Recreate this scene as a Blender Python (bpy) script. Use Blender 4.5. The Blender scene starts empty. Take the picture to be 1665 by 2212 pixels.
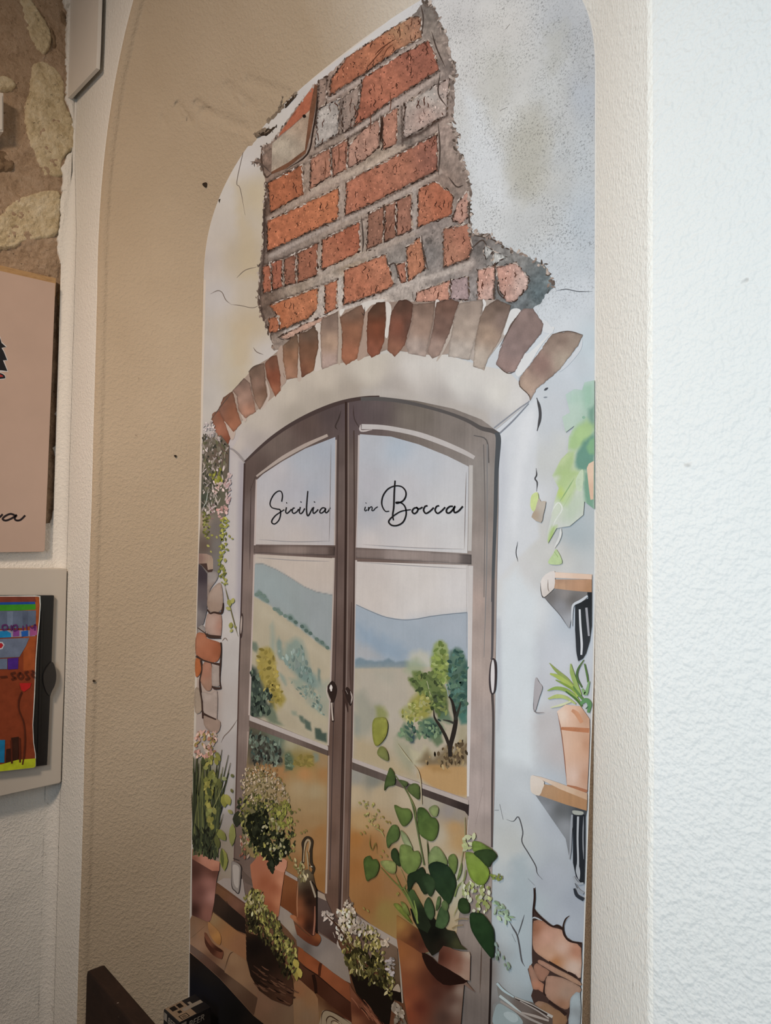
import bpy, bmesh, math, random
import numpy as np
from mathutils import Vector, Matrix
from mathutils.geometry import delaunay_2d_cdt

random.seed(7); RNG = np.random.default_rng(7)
SC = bpy.context.scene
COL = SC.collection

# ------------------------------------------------------------------ camera
IW, IH, FPX = 1665, 2212, 1600.0
CAMD, EYE = 0.95, 1.5                       # distance from mural plane, eye height
_y, _p, _r = math.radians(48.2), math.radians(2.2), math.radians(0.7)
FW = np.array([-math.sin(_y) * math.cos(_p), math.cos(_y) * math.cos(_p), math.sin(_p)])
_r0 = np.cross(FW, [0, 0, 1.0]); _r0 /= np.linalg.norm(_r0); _u0 = np.cross(_r0, FW)
RT = math.cos(_r) * _r0 + math.sin(_r) * _u0
UP = -math.sin(_r) * _r0 + math.cos(_r) * _u0
CAMP = np.array([0.0, -CAMD, EYE])
cam_d = bpy.data.cameras.new('camera'); cam = bpy.data.objects.new('camera', cam_d); COL.objects.link(cam)
cam_d.sensor_fit = 'VERTICAL'; cam_d.sensor_height = 24.0; cam_d.lens = 24.0 * FPX / IH
cam_d.clip_start = 0.02
M = Matrix.Identity(4)
for i in range(3):
    M[i][0] = RT[i]; M[i][1] = UP[i]; M[i][2] = -FW[i]; M[i][3] = CAMP[i]
cam.matrix_world = M
SC.camera = cam

# ------------------------------------------------------------------ world, light, exposure
world = bpy.data.worlds.new('world'); SC.world = world; world.use_nodes = True
bg = world.node_tree.nodes['Background']
bg.inputs['Color'].default_value = (1.0, 0.93, 0.86, 1); bg.inputs['Strength'].default_value = 0.06

def area(name, loc, target, sx, sy, power, color):
    d = bpy.data.lights.new(name, 'AREA'); d.shape = 'RECTANGLE'; d.size = sx; d.size_y = sy
    d.energy = power; d.color = color
    o = bpy.data.objects.new(name, d); COL.objects.link(o); o.location = loc
    o.rotation_euler = (Vector(target) - Vector(loc)).to_track_quat('-Z', 'Y').to_euler()
    return o
# daylight entering through the room's window, behind the camera on its right
wd = area('window_daylight', (-0.35, -1.9, 1.66), (0.0, 0, 1.60), 0.9, 0.9, 19.5, (0.77, 0.90, 1.0))
wd.data.spread = math.radians(140)           # beam narrowed so that less light reaches the lower left
# warm ceiling lamp of the room
cl = area('ceiling_lamp', (-0.95, -1.75, 2.85), (-1.75, -0.35, 1.52), 0.3, 0.3, 11.0, (1.0, 0.77, 0.58))
cl.data.spread = math.radians(105)           # a shaded downlight

SC.view_settings.view_transform = 'Standard'; SC.view_settings.look = 'None'
SC.view_settings.exposure = 0.0; SC.view_settings.gamma = 1.0; SC.view_settings.use_curve_mapping = False

# ------------------------------------------------------------------ geometry helpers
def ray(x, y):
    x = np.asarray(x, float); y = np.asarray(y, float)
    return FW + ((x - IW / 2) / FPX)[..., None] * RT - ((y - IH / 2) / FPX)[..., None] * UP
def on_y(x, y, Y=0.0):
    d = ray(x, y); return CAMP + ((Y - CAMP[1]) / d[..., 1])[..., None] * d
def on_x(x, y, X):
    d = ray(x, y); return CAMP + ((X - CAMP[0]) / d[..., 0])[..., None] * d
def to_px(p):
    d = np.asarray(p, float) - CAMP; z = d @ FW
    return np.stack([IW / 2 + FPX * (d @ RT) / z, IH / 2 - FPX * (d @ UP) / z], -1)

def lin(c):
    c = np.asarray(c, float)
    return np.where(c <= 0.04045, c / 12.92, ((c + 0.055) / 1.055) ** 2.4)
def hx(s):
    s = s.lstrip('#'); return np.array([int(s[i:i + 2], 16) / 255 for i in (0, 2, 4)])
def hl(s):
    return tuple(lin(hx(s))) + (1.0,)

def mesh_obj(name, verts, faces, mat=None, parent=None, smooth=False, cols=None):
    me = bpy.data.meshes.new(name)
    me.from_pydata([tuple(map(float, v)) for v in verts], [], [tuple(map(int, f)) for f in faces])
    if smooth:
        me.polygons.foreach_set('use_smooth', [True] * len(me.polygons))
    if cols is not None:
        at = me.color_attributes.new('Col', 'FLOAT_COLOR', 'POINT')
        c = np.ones((len(verts), 4), np.float32); c[:, :3] = cols
        at.data.foreach_set('color', c.ravel())
    me.update()
    o = bpy.data.objects.new(name, me); COL.objects.link(o)
    if mat is not None: me.materials.append(mat)
    if parent is not None: o.parent = parent
    return o
def empty(name, loc=(0, 0, 0)):
    o = bpy.data.objects.new(name, None); o.empty_display_size = 0.05; COL.objects.link(o); o.location = loc
    bpy.context.view_layer.update(); return o
def tag(o, label=None, cat=None, group=None, kind=None):
    if label: o['label'] = label
    if cat: o['category'] = cat
    if group: o['group'] = group
    if kind: o['kind'] = kind
    return o
def keep(o, parent):
    """parent an object built in world coordinates to an empty placed elsewhere"""
    o.parent = parent; o.matrix_parent_inverse = parent.matrix_world.inverted(); return o

def bm_obj(name, bm, mat, parent=None, smooth=False, bevel=0, seg=2):
    me = bpy.data.meshes.new(name)
    if bevel:
        bmesh.ops.bevel(bm, geom=bm.edges[:], offset=bevel, segments=seg, profile=0.6, affect='EDGES', clamp_overlap=True)
    bmesh.ops.recalc_face_normals(bm, faces=bm.faces[:])
    bm.to_mesh(me); bm.free()
    if smooth: me.polygons.foreach_set('use_smooth', [True] * len(me.polygons))
    me.materials.append(mat)
    o = bpy.data.objects.new(name, me); COL.objects.link(o)
    if parent is not None: keep(o, parent)
    return o
def prism(name, pts, dvec, mat, parent=None, bevel=0, smooth=False, seg=2):
    """solid: polygon pts (3D, planar) extruded by dvec"""
    bm = bmesh.new()
    a = [bm.verts.new(tuple(p)) for p in pts]; b = [bm.verts.new(tuple(np.asarray(p) + np.asarray(dvec))) for p in pts]
    bm.faces.new(a); bm.faces.new(b[::-1])
    for i in range(len(a)):
        j = (i + 1) % len(a); bm.faces.new((a[i], b[i], b[j], a[j]))
    return bm_obj(name, bm, mat, parent, smooth, bevel, seg)

def catmull(pts, closed=False, n=6):
    P = np.asarray(pts, float); m = len(P); out = []
    rng = range(m if closed else m - 1)
    for i in rng:
        p1, p2 = P[i], P[(i + 1) % m]
        p0 = P[i - 1] if (closed or i > 0) else 2 * p1 - p2
        p3 = P[(i + 2) % m] if (closed or i < m - 2) else 2 * p2 - p1
        for k in range(n):
            t = k / n
            out.append(0.5 * ((2 * p1) + (-p0 + p2) * t + (2 * p0 - 5 * p1 + 4 * p2 - p3) * t * t + (-p0 + 3 * p1 - 3 * p2 + p3) * t ** 3))
    if not closed: out.append(P[-1])
    return np.array(out)

# ------------------------------------------------------------------ material helpers
def new_mat(name):
    m = bpy.data.materials.new(name); m.use_nodes = True
    nt = m.node_tree; b = nt.nodes['Principled BSDF']
    return m, nt, b
def node(nt, t, **kw):
    n = nt.nodes.new(t)
    for k, v in kw.items():
        if k in n.inputs: n.inputs[k].default_value = v
        else: setattr(n, k, v)
    return n
def noise(nt, scale, detail=6, rough=0.6, vec=None, dist=0.0):
    n = node(nt, 'ShaderNodeTexNoise'); n.inputs['Scale'].default_value = scale
    n.inputs['Detail'].default_value = detail; n.inputs['Roughness'].default_value = rough; n.inputs['Distortion'].default_value = dist
    if vec is not None: nt.links.new(vec, n.inputs['Vector'])
    return n.outputs['Fac']
def ramp(nt, fac, stops):
    r = node(nt, 'ShaderNodeValToRGB'); e = r.color_ramp.elements
    while len(e) < len(stops): e.new(0.5)
    for el, (p, c) in zip(e, stops):
        el.position = p; el.color = c if len(c) == 4 else tuple(c) + (1,)
    nt.links.new(fac, r.inputs['Fac']); return r.outputs['Color']
def mixc(nt, fac, a, b, mode='MIX'):
    n = node(nt, 'ShaderNodeMix', data_type='RGBA', blend_type=mode)
    for s, v in ((0, fac), (6, a), (7, b)):
        if hasattr(v, 'is_output'): nt.links.new(v, n.inputs[s])
        else: n.inputs[s].default_value = v
    return n.outputs[2]
def mrange(nt, v, a, b, c=0.0, d=1.0):
    n = node(nt, 'ShaderNodeMapRange'); nt.links.new(v, n.inputs[0])
    for i, x in enumerate((a, b, c, d)): n.inputs[i + 1].default_value = x
    return n.outputs[0]
def math_n(nt, op, a, b=0.0):
    n = node(nt, 'ShaderNodeMath', operation=op)
    for i, v in enumerate((a, b)):
        if hasattr(v, 'is_output'): nt.links.new(v, n.inputs[i])
        else: n.inputs[i].default_value = v
    return n.outputs[0]
def pos(nt):
    return node(nt, 'ShaderNodeNewGeometry').outputs['Position']
def sep(nt, v):
    n = node(nt, 'ShaderNodeSeparateXYZ'); nt.links.new(v, n.inputs[0]); return n.outputs
def bump(nt, b, height, strength, dist=0.01):
    n = node(nt, 'ShaderNodeBump'); n.inputs['Strength'].default_value = strength; n.inputs['Distance'].default_value = dist
    nt.links.new(height, n.inputs['Height']); nt.links.new(n.outputs['Normal'], b.inputs['Normal'])

def plaster(name, c1, c2, grain=160, bump_s=0.35, bd=0.004, blotch=3.0, rough=0.85):
    m, nt, b = new_mat(name); p = pos(nt)
    f1 = noise(nt, blotch, 4, 0.6, p)
    c = ramp(nt, f1, [(0.3, hl(c1)), (0.7, hl(c2))])
    f2 = noise(nt, grain, 3, 0.55, p); f3 = noise(nt, grain * 0.23, 3, 0.5, p)
    hgt = math_n(nt, 'ADD', f2, math_n(nt, 'MULTIPLY', f3, 1.2))
    nt.links.new(c, b.inputs['Base Color']); b.inputs['Roughness'].default_value = rough
    b.inputs['Specular IOR Level'].default_value = 0.2
    bump(nt, b, hgt, bump_s, bd)
    return m
def plain(name, c, rough=0.5, spec=0.4, var=0.08, scale=40, bmp=0.0, metallic=0.0):
    m, nt, b = new_mat(name); p = pos(nt)
    col = lin(hx(c)); lo = tuple(np.clip(col * (1 - var), 0, 1)) + (1,); hi = tuple(np.clip(col * (1 + var), 0, 1)) + (1,)
    f = noise(nt, scale, 4, 0.6, p)
    nt.links.new(ramp(nt, f, [(0.3, lo), (0.7, hi)]), b.inputs['Base Color'])
    b.inputs['Roughness'].default_value = rough; b.inputs['Specular IOR Level'].default_value = spec; b.inputs['Metallic'].default_value = metallic
    if bmp: bump(nt, b, noise(nt, scale * 3, 4, 0.6, p), bmp, 0.003)
    return m

# ================================================================== THE SETTING
ZF, ZC = 0.0, 3.25
NX0, NXC, NHW = -1.815, -1.2085, 0.6065      # mural arch: left edge, centre, half width
NSPR, NRISE, NPOW = 2.2, 0.335, 2.5
FXC, FHW, FSPR, FRISE = -1.196, 0.785, 2.2, 0.86   # front edge of the splayed niche
YF = -0.219                                  # plane of the wall face
YB = 0.028                                   # back of the niche, behind the board
XL = -2.2                                    # left wall plane

def sup(u, p):
    return (1 - np.clip(np.abs(u), 0, 1) ** p) ** (1 / p)
def arch_outline(xc, hw, spr, rise, p, n_side=40, n_arch=120, z0=0.0):
    pts = [(xc - hw, z) for z in np.linspace(z0, spr, n_side, endpoint=False)]
    for a in np.linspace(math.pi, 0, n_arch):
        ca, sa = math.cos(a), math.sin(a)
        s = (abs(ca) ** p + abs(sa) ** p) ** (-1 / p)
        pts.append((xc + hw * ca * s, spr + rise * sa * s))
    pts += [(xc + hw, z) for z in np.linspace(spr, z0, n_side + 1)[1:]]
    return np.array(pts)
O_back = arch_outline(NXC, NHW, NSPR, NRISE, NPOW)
O_front = arch_outline(FXC, FHW, FSPR, FRISE, NPOW)
NP_ = len(O_back)

# materials of the walls: off-white outer wall, cream niche, chipped boundary between the paints
def wall_paint(name, white, cream, edge_attr=True):
    m, nt, b = new_mat(name); p = pos(nt)
    at = node(nt, 'ShaderNodeAttribute', attribute_name='cream')
    n1 = noise(nt, 9, 5, 0.7, p)
    fac = mrange(nt, math_n(nt, 'ADD', at.outputs['Fac'], math_n(nt, 'MULTIPLY', math_n(nt, 'SUBTRACT', n1, 0.5), 0.35)), 0.46, 0.54)
    bl = noise(nt, 2.2, 5, 0.6, p)
    wc = ramp(nt, bl, [(0.3, hl(white[0])), (0.7, hl(white[1]))])
    cc = ramp(nt, bl, [(0.3, hl(cream[0])), (0.7, hl(cream[1]))])
    # cream is paler at the right jamb than on the left flank and vault
    xs = math_n(nt, 'ADD', sep(nt, p)[0], math_n(nt, 'MULTIPLY', bl, 0.1))
    cc = mixc(nt, mrange(nt, xs, -1.25, -0.75), cc, hl('#f3efe6'))
    c = mixc(nt, fac, wc, cc)
    sp = mrange(nt, noise(nt, 42, 2, 0.4, p), 0.76, 0.80)           # little dark pits
    c = mixc(nt, math_n(nt, 'MULTIPLY', sp, 0.35), c, hl('#6d6052'))
    nt.links.new(c, b.inputs['Base Color']); b.inputs['Roughness'].default_value = 0.8
    b.inputs['Specular IOR Level'].default_value = 0.25
    f2 = noise(nt, 280, 1, 0.3, p); f3 = noise(nt, 120, 0, 0.3, p)
    hgt = math_n(nt, 'ADD', mrange(nt, f2, 0.35, 0.75, 0.0, 0.75), mrange(nt, f3, 0.45, 0.8, 0.0, 1.0))
    hgt = math_n(nt, 'ADD', hgt, math_n(nt, 'MULTIPLY', fac, -0.15))
    bump(nt, b, hgt, 0.34, 0.003)
    return m
M_WALL = wall_paint('wall_plaster', ('#e2e0da', '#e8e6e1'), ('#b2a18a', '#beae98'))

# dents of the damaged plaster on the vault (pixel polylines with radius, depth)
def vnoise(p, s, seed=0):
    """cheap smooth value noise for numpy points"""
    q = np.asarray(p) * s + seed * 17.3
    i = np.floor(q).astype(np.int64); f = q - i; f = f * f * (3 - 2 * f)
    def hsh(v):
        n = v[..., 0] * 374761393 + v[..., 1] * 668265263 + v[..., 2] * 2147483647 + seed * 1274126177
        n = (n ^ (n >> 13)) * 1274126177; return ((n ^ (n >> 16)) & 0xffff) / 65535.0
    r = 0
    for dx in (0, 1):
        for dy in (0, 1):
            for dz in (0, 1):
                w = np.where(dx, f[..., 0], 1 - f[..., 0]) * np.where(dy, f[..., 1], 1 - f[..., 1]) * np.where(dz, f[..., 2], 1 - f[..., 2])
                r = r + w * hsh(i + np.array([dx, dy, dz]))
    return r

def seg_dist(px, py, pts):
    d = np.full(np.shape(px), 1e9)
    for (ax, ay), (bx, by) in zip(pts[:-1], pts[1:]):
        vx, vy = bx - ax, by - ay; L2 = vx * vx + vy * vy + 1e-9
        t = np.clip(((px - ax) * vx + (py - ay) * vy) / L2, 0, 1)
        d = np.minimum(d, np.hypot(px - ax - t * vx, py - ay - t * vy))
    return d
DENTS = [([(385, 228), (398, 250), (412, 262)], 9, .008), ([(430, 228), (452, 243)], 12, .009), ([(450, 250), (480, 262), (520, 277)], 17, .009), ([(455, 262), (500, 283), (525, 287)], 8, -.007),
         ([(495, 190), (505, 205), (540, 228)], 15, .007), ([(510, 205), (525, 222)], 7, -.006), ([(540, 175), (580, 190), (620, 205)], 13, .007), ([(352, 255), (356, 268)], 8, .004), ([(390, 238), (402, 258)], 5, -.005),
         ([(545, 303), (590, 292), (622, 262), (655, 225)], 17, -.014), ([(560, 303), (600, 302)], 8, .022), ([(606, 284), (632, 250), (646, 225)], 8, .024)]

def niche():
    # finer sampling on the left flank where the camera looks at the reveal
    ob = arch_outline(NXC, NHW, NSPR, NRISE, NPOW, 110, 520); of = arch_outline(FXC, FHW, FSPR, FRISE, NPOW, 110, 520)
    n = len(ob); R = 0.022; m = 110; T0 = YB / (YF + R)
    nrm = np.gradient(of, axis=0); nrm = np.stack([-nrm[:, 1], nrm[:, 0]], 1)
    nrm /= np.linalg.norm(nrm, axis=1)[:, None] + 1e-9
    nrm[:, :] *= np.sign((nrm * (of - [FXC, 1.6])).sum(1))[:, None]       # outward in the wall plane
    V = []; cr = []
    for j in range(m):                                                     # splayed reveal and soffit, slightly hollow
        t = T0 + (1 - T0) * j / (m - 1)
        xz = ob + (of - ob) * t
        y = (YF + R) * t
        V.append(np.stack([xz[:, 0], np.full(n, y), xz[:, 1]], 1)); cr.append(np.full(n, 1.0))
    for k in range(1, 9):                                                  # rounded arris
        a = k / 8 * math.pi / 2
        xz = of + nrm * (R * (1 - math.cos(a))) ; y = YF + R - R * math.sin(a)
        V.append(np.stack([xz[:, 0], np.full(n, y), xz[:, 1]], 1)); cr.append(np.full(n, 1.0 if k < 7 else 0.3))
    V = np.array(V); cr = np.array(cr)
    V[:, :, 2] = np.maximum(V[:, :, 2], 0)
    P = V.reshape(-1, 3); px = to_px(P)
    dep = np.zeros(len(P)); nz = vnoise(P, 70, 3) * 0.6 + vnoise(P, 170, 5) * 0.4
    for pts, rad, dp in DENTS:
        d = seg_dist(px[:, 0], px[:, 1], pts) + (nz - 0.5) * rad * 0.9
        dep += dp * np.clip(1.8 * (1 - d / (rad * 1.25)), 0, 1) ** 1.3 * (0.5 + 1.0 * nz)
    dep += (vnoise(P, 6, 1) - 0.5) * 0.006                                # hand-trowelled unevenness
    dep[P[:, 0] > -0.9] *= 0.4
    ctr = np.stack([np.full(len(P), FXC), P[:, 1], np.minimum(P[:, 2], 2.1)], 1)
    out = P - ctr; out /= np.linalg.norm(out, axis=1)[:, None]
    P2 = P + out * dep[:, None]
    V = P2.reshape(V.shape); rows = V.shape[0]
    idx = np.arange(rows * n).reshape(rows, n)
    F = np.stack([idx[:-1, :-1], idx[:-1, 1:], idx[1:, 1:], idx[1:, :-1]], -1).reshape(-1, 4)
    o = mesh_obj('wall_niche', P2, F, M_WALL, None, True)
    a = o.data.attributes.new('cream', 'FLOAT', 'POINT'); a.data.foreach_set('value', cr.ravel().astype(np.float32))
    return o, V[-1], P2, px
wall_niche, edge_ring, _np3, _npx = niche()
tag(wall_niche, 'cream plastered splayed reveal and arched soffit around the mural', None, None, 'structure')

def wall_face():
    ring = edge_ring.copy(); n = len(ring)
    XR = 2.6
    outer = []
    for x, y, z in ring:
        if z < 1.8 or (x < FXC and z < 2.35 and x < -1.97): outer.append((XL if x < FXC else XR, YF, z))
        elif z < 2.21: outer.append((XL if x < FXC else XR, YF, z))
        else: outer.append(None)
    ia = [i for i, q in enumerate(outer) if q is None]
    per = []
    path = [(XL, outer[ia[0] - 1][2]), (XL, ZC), (XR, ZC), (XR, outer[ia[-1] + 1][2])]
    L = [0]
    for a, b in zip(path[:-1], path[1:]): L.append(L[-1] + math.hypot(b[0] - a[0], b[1] - a[1]))
    for k, i in enumerate(ia):
        q = ring[i]; ang = math.atan2(q[2] - 2.2, q[0] - FXC)
        dx, dz = math.cos(ang), math.sin(ang)
        ts = []
        if dz > 1e-6: ts.append((ZC - 2.2) / dz)
        if dx > 1e-6: ts.append((XR - FXC) / dx)
        if dx < -1e-6: ts.append((XL - FXC) / dx)
        t = min(ts); outer[i] = (FXC + dx * t, YF, max(2.2 + dz * t, q[2] if False else 2.2 + dz * t))
    outer = np.array(outer)
    rows = [ring + (outer - ring) * t for t in (0, 0.04, 0.12, 0.3, 0.6, 1.0)]
    P = np.array(rows); P[1:, :, 1] = YF
    cr = np.repeat([0.1, 0, 0, 0, 0, 0], n)
    idx = np.arange(6 * n).reshape(6, n)
    F = np.stack([idx[:-1, :-1], idx[:-1, 1:], idx[1:, 1:], idx[1:, :-1]], -1).reshape(-1, 4)
    o = mesh_obj('wall_back', P.reshape(-1, 3), F, M_WALL, None, True)
    a = o.data.attributes.new('cream', 'FLOAT', 'POINT'); a.data.foreach_set('value', cr.astype(np.float32))
    return tag(o, 'off-white rough plaster wall around the arched niche', None, None, 'structure')
wall_back = wall_face()

# plaster rounds the inner corner towards the left wall
def cove():
    R = 0.03; V = []; F = []; zs = np.linspace(0, 2.62, 120)
    for z in zs:
        R = 0.03 * float(np.clip((2.60 - z) / 0.22, 0.02, 1))
        for k in range(9):
            t = k / 8 * math.pi / 2; V.append((XL + R - R * math.cos(t) + .0008, YF - R + R * math.sin(t) - .0008, z))
    V = np.array(V); V[:, 0] += (vnoise(V, 30, 2) - .5) * .003
    i = np.arange(len(V)).reshape(len(zs), 9)
    F = np.stack([i[:-1, :-1], i[:-1, 1:], i[1:, 1:], i[1:, :-1]], -1).reshape(-1, 4)
    o = mesh_obj('plaster_cove', V, F, M_WALL, None, True); keep(o, wall_back)
cove()

# floor and ceiling of the room (outside the picture, they bounce its light)
def slab(name, x0, x1, y0, y1, z0, z1, mat, label):
    o = prism(name, [(x0, y0, z0), (x1, y0, z0), (x1, y1, z0), (x0, y1, z0)], (0, 0, z1 - z0), mat)
    return tag(o, label, None, None, 'structure')
M_FLOOR = plain('floor_terracotta', '#3d2b23', 0.5, 0.4, 0.2, 6)
M_CEIL = plaster('ceiling_plaster', '#c9bfb2', '#d3cabd', 120, 0.2)
slab('floor', XL - .1, 2.6, -4.2, 0.03, -0.05, 0.0, M_FLOOR, 'dark terracotta floor below the mural')
slab('ceiling', XL - .1, 2.6, -4.2, 0.03, ZC, ZC + .05, M_CEIL, 'pale plaster ceiling above the niche')

# ================================================================== THE PRINTED MURAL
# light that falls on the panel (fitted from a white panel in this scene): used to infer the ink colours from the photograph
LFIT = np.array([[-0.1319, -0.209, -0.2833], [0.3832, 0.3188, 0.2598], [-0.2841, -0.2657, -0.2455], [0.0053, 0.0605, 0.1076], [-0.2334, -0.2874, -0.3434], [0.2181, 0.3912, 0.5466], [-0.0898, -0.0835, -0.0603], [-0.1166, -0.1234, -0.1248], [-0.0749, -0.1009, -0.1517], [-0.1821, -0.1863, -0.2148], [-0.2848, -0.2572, -0.2323], [-0.0924, -0.0642, -0.0504], [-0.0031, -0.0771, -0.1442], [0.2678, 0.3708, 0.4518], [0.3703, 0.4131, 0.4505]])
def ink(px, srgb):
    P = on_y(px[:, 0], px[:, 1]); x = np.clip(P[:, 0] + 1.2, -.62, .62); z = np.clip(P[:, 2] - 1.5, -1.05, 1.05)
    B = np.stack([x ** i * z ** j for i in range(5) for j in range(5 - i)], -1)
    c = lin(np.clip(srgb, 0, 1)) / np.exp(B @ LFIT)  # shading the lamps do not give, mostly low down, stays in the inks
    c = c * 0.93 + 0.07 * (c @ [0.3, 0.55, 0.15])[:, None]        # printing inks are a little duller than pure mixing
    return np.clip(c, 0.002, 0.93)

def print_mat(name, fine=0.10, fine_s=220, blotch=0.10, blotch_s=25, specks=0.0, streak=0.0, grit_zone=False):
    m, nt, b = new_mat(name); p = pos(nt)
    c = node(nt, 'ShaderNodeAttribute', attribute_name='Col').outputs['Color']
    v = mrange(nt, noise(nt, blotch_s, 4, 0.6, p), 0.2, 0.8, 1 - blotch, 1 + blotch)
    fn = mrange(nt, noise(nt, fine_s, 3, 0.6, p), 0.2, 0.8, 1 - fine, 1 + fine)
    v = math_n(nt, 'MULTIPLY', v, fn)
    if streak:
        mp = node(nt, 'ShaderNodeMapping'); mp.inputs['Scale'].default_value = (1, 1, 0.06); nt.links.new(p, mp.inputs['Vector'])
        v = math_n(nt, 'MULTIPLY', v, mrange(nt, noise(nt, 160, 3, 0.6, mp.outputs[0]), 0.25, 0.75, 1 - streak, 1 + streak * 0.6))
    if specks:
        s1 = mrange(nt, noise(nt, 130, 4, 0.75, p, 0.6), 0.60, 0.70)
        s2 = mrange(nt, noise(nt, 38, 5, 0.7, p, 1.2), 0.60, 0.68)
        s = math_n(nt, 'MULTIPLY', math_n(nt, 'MAXIMUM', s1, math_n(nt, 'MULTIPLY', s2, 0.7)), specks)
        v = math_n(nt, 'MULTIPLY', v, math_n(nt, 'SUBTRACT', 1.0, s))
    if grit_zone:                                # printed photographic plaster in the upper corner of the artwork
        xyz = sep(nt, p)
        zone = math_n(nt, 'MULTIPLY', mrange(nt, xyz[0], -1.04, -0.93), mrange(nt, xyz[2], 1.80, 1.92))
        g1 = mrange(nt, noise(nt, 300, 5, 0.75, p, 0.5), 0.52, 0.60)
        g2 = mrange(nt, noise(nt, 14, 5, 0.65, p, 0.8), 0.38, 0.58, 0.25, 1.0)
        cr = mrange(nt, noise(nt, 55, 6, 0.8, p, 1.6), 0.63, 0.70)
        g = math_n(nt, 'MULTIPLY', math_n(nt, 'MAXIMUM', math_n(nt, 'MULTIPLY', math_n(nt, 'MULTIPLY', g1, g2), 0.55), math_n(nt, 'MULTIPLY', cr, 0.22)), zone)
        v = math_n(nt, 'MULTIPLY', v, math_n(nt, 'SUBTRACT', 1.0, g))
    cc = node(nt, 'ShaderNodeCombineXYZ')
    for i in range(3): nt.links.new(v, cc.inputs[i])
    nt.links.new(mixc(nt, 1.0, c, cc.outputs[0], 'MULTIPLY'), b.inputs['Base Color'])
    b.inputs['Roughness'].default_value = 0.6; b.inputs['Specular IOR Level'].default_value = 0.06
    return m
PM_WALL = print_mat('print_plaster', 0.03, 300, 0.03, 30, 0, 0, True)
PM_WASH = print_mat('print_watercolour', 0.03, 300, 0.07, 16, 0, 0.03)
PM_WOOD = print_mat('print_wood', 0.04, 300, 0.06, 30, 0, 0.10)
PM_BRICK = print_mat('print_brick', 0.22, 260, 0.20, 45, 0.50)
PM_ARCH = print_mat('print_arch_brick', 0.09, 500, 0.10, 35, 0.0, 0.03)
PM_MORTAR = print_mat('print_mortar', 0.32, 170, 0.25, 50, 0.65)
PM_INK = print_mat('print_ink', 0.0, 300, 0.0, 30)
PM_LEAF = print_mat('print_leaf', 0.04, 300, 0.14, 60)

CROPS = {'C1': (0, 0, 2.775), 'C2': (500, 0, 2.775), 'C3': (500, 400, 2.775), 'C4': (1000, 0, 2.504), 'C5': (0, 550, 3.16), 'C6': (0, 1200, 3.964),
         'D1': (420, 700, 4.1625), 'D2': (780, 600, 3.202), 'D3': (400, 1150, 4.382), 'D4': (720, 1180, 4.1625), 'D5': (400, 1580, 4.625),
         'D6': (720, 1600, 3.964), 'D7': (160, 1850, 2.775), 'D8': (650, 1850, 2.5615), 'E1': (1050, 800, 4.1625), 'E2': (1050, 1200, 3.6875),
         'E3': (1050, 1700, 2.707), 'E4': (560, 1000, 3.469), 'F1': (420, 820, 12.29), 'F2': (410, 940, 4.808), 'F3': (400, 1900, 5.55),
         'F4': (640, 1900, 6.404), 'F5': (860, 1900, 6.9375), 'F6': (1060, 1850, 6.1125), 'F7': (330, 2020, 9.794), 'P': (0, 0, 1.0)}
def pp(crop, s):
    ox, oy, k = CROPS[crop]; v = np.array([float(t) for t in s.replace(',', ' ').split()]).reshape(-1, 2)
    return v / k + [ox, oy]
def ps(crop, s):
    """colour samples 'x,y,hex ...' in a crop's coordinates"""
    ox, oy, k = CROPS[crop]; out = []
    for t in s.split():
        x, y, c = t.split(','); out.append((float(x) / k + ox, float(y) / k + oy, c))
    return out

def inside(pts, poly):
    x, y = pts[:, 0], pts[:, 1]; r = np.zeros(len(pts), bool); n = len(poly)
    for i in range(n):
        (x1, y1), (x2, y2) = poly[i - 1], poly[i]
        if y1 == y2: continue
        c = ((y1 > y) != (y2 > y)) & (x < (x2 - x1) * (y - y1) / (y2 - y1) + x1); r ^= c
    return r
def poly_dist(pts, poly):
    return seg_dist(pts[:, 0], pts[:, 1], np.vstack([poly, poly[:1]]))
def resample(poly, step):
    out = []
    for a, b in zip(poly, np.roll(poly, -1, 0)):
        n = max(1, int(math.hypot(*(b - a)) / step))
        for k in range(n): out.append(a + (b - a) * k / n)
    return np.array(out)
def n2(pts, s, seed=0):
    return vnoise(np.column_stack([pts, np.full(len(pts), 0.37)]), 1.0 / s, seed)

LAY = [0]
MURAL = empty('wall_mural', (NXC, 0.014, 0.0))
tag(MURAL, 'tall arched panel printed with a rustic painted window, exposed bricks and potted plants', 'mural')
def layer():
    LAY[0] += 1; return -0.0002 - LAY[0] * 0.000006

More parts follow.
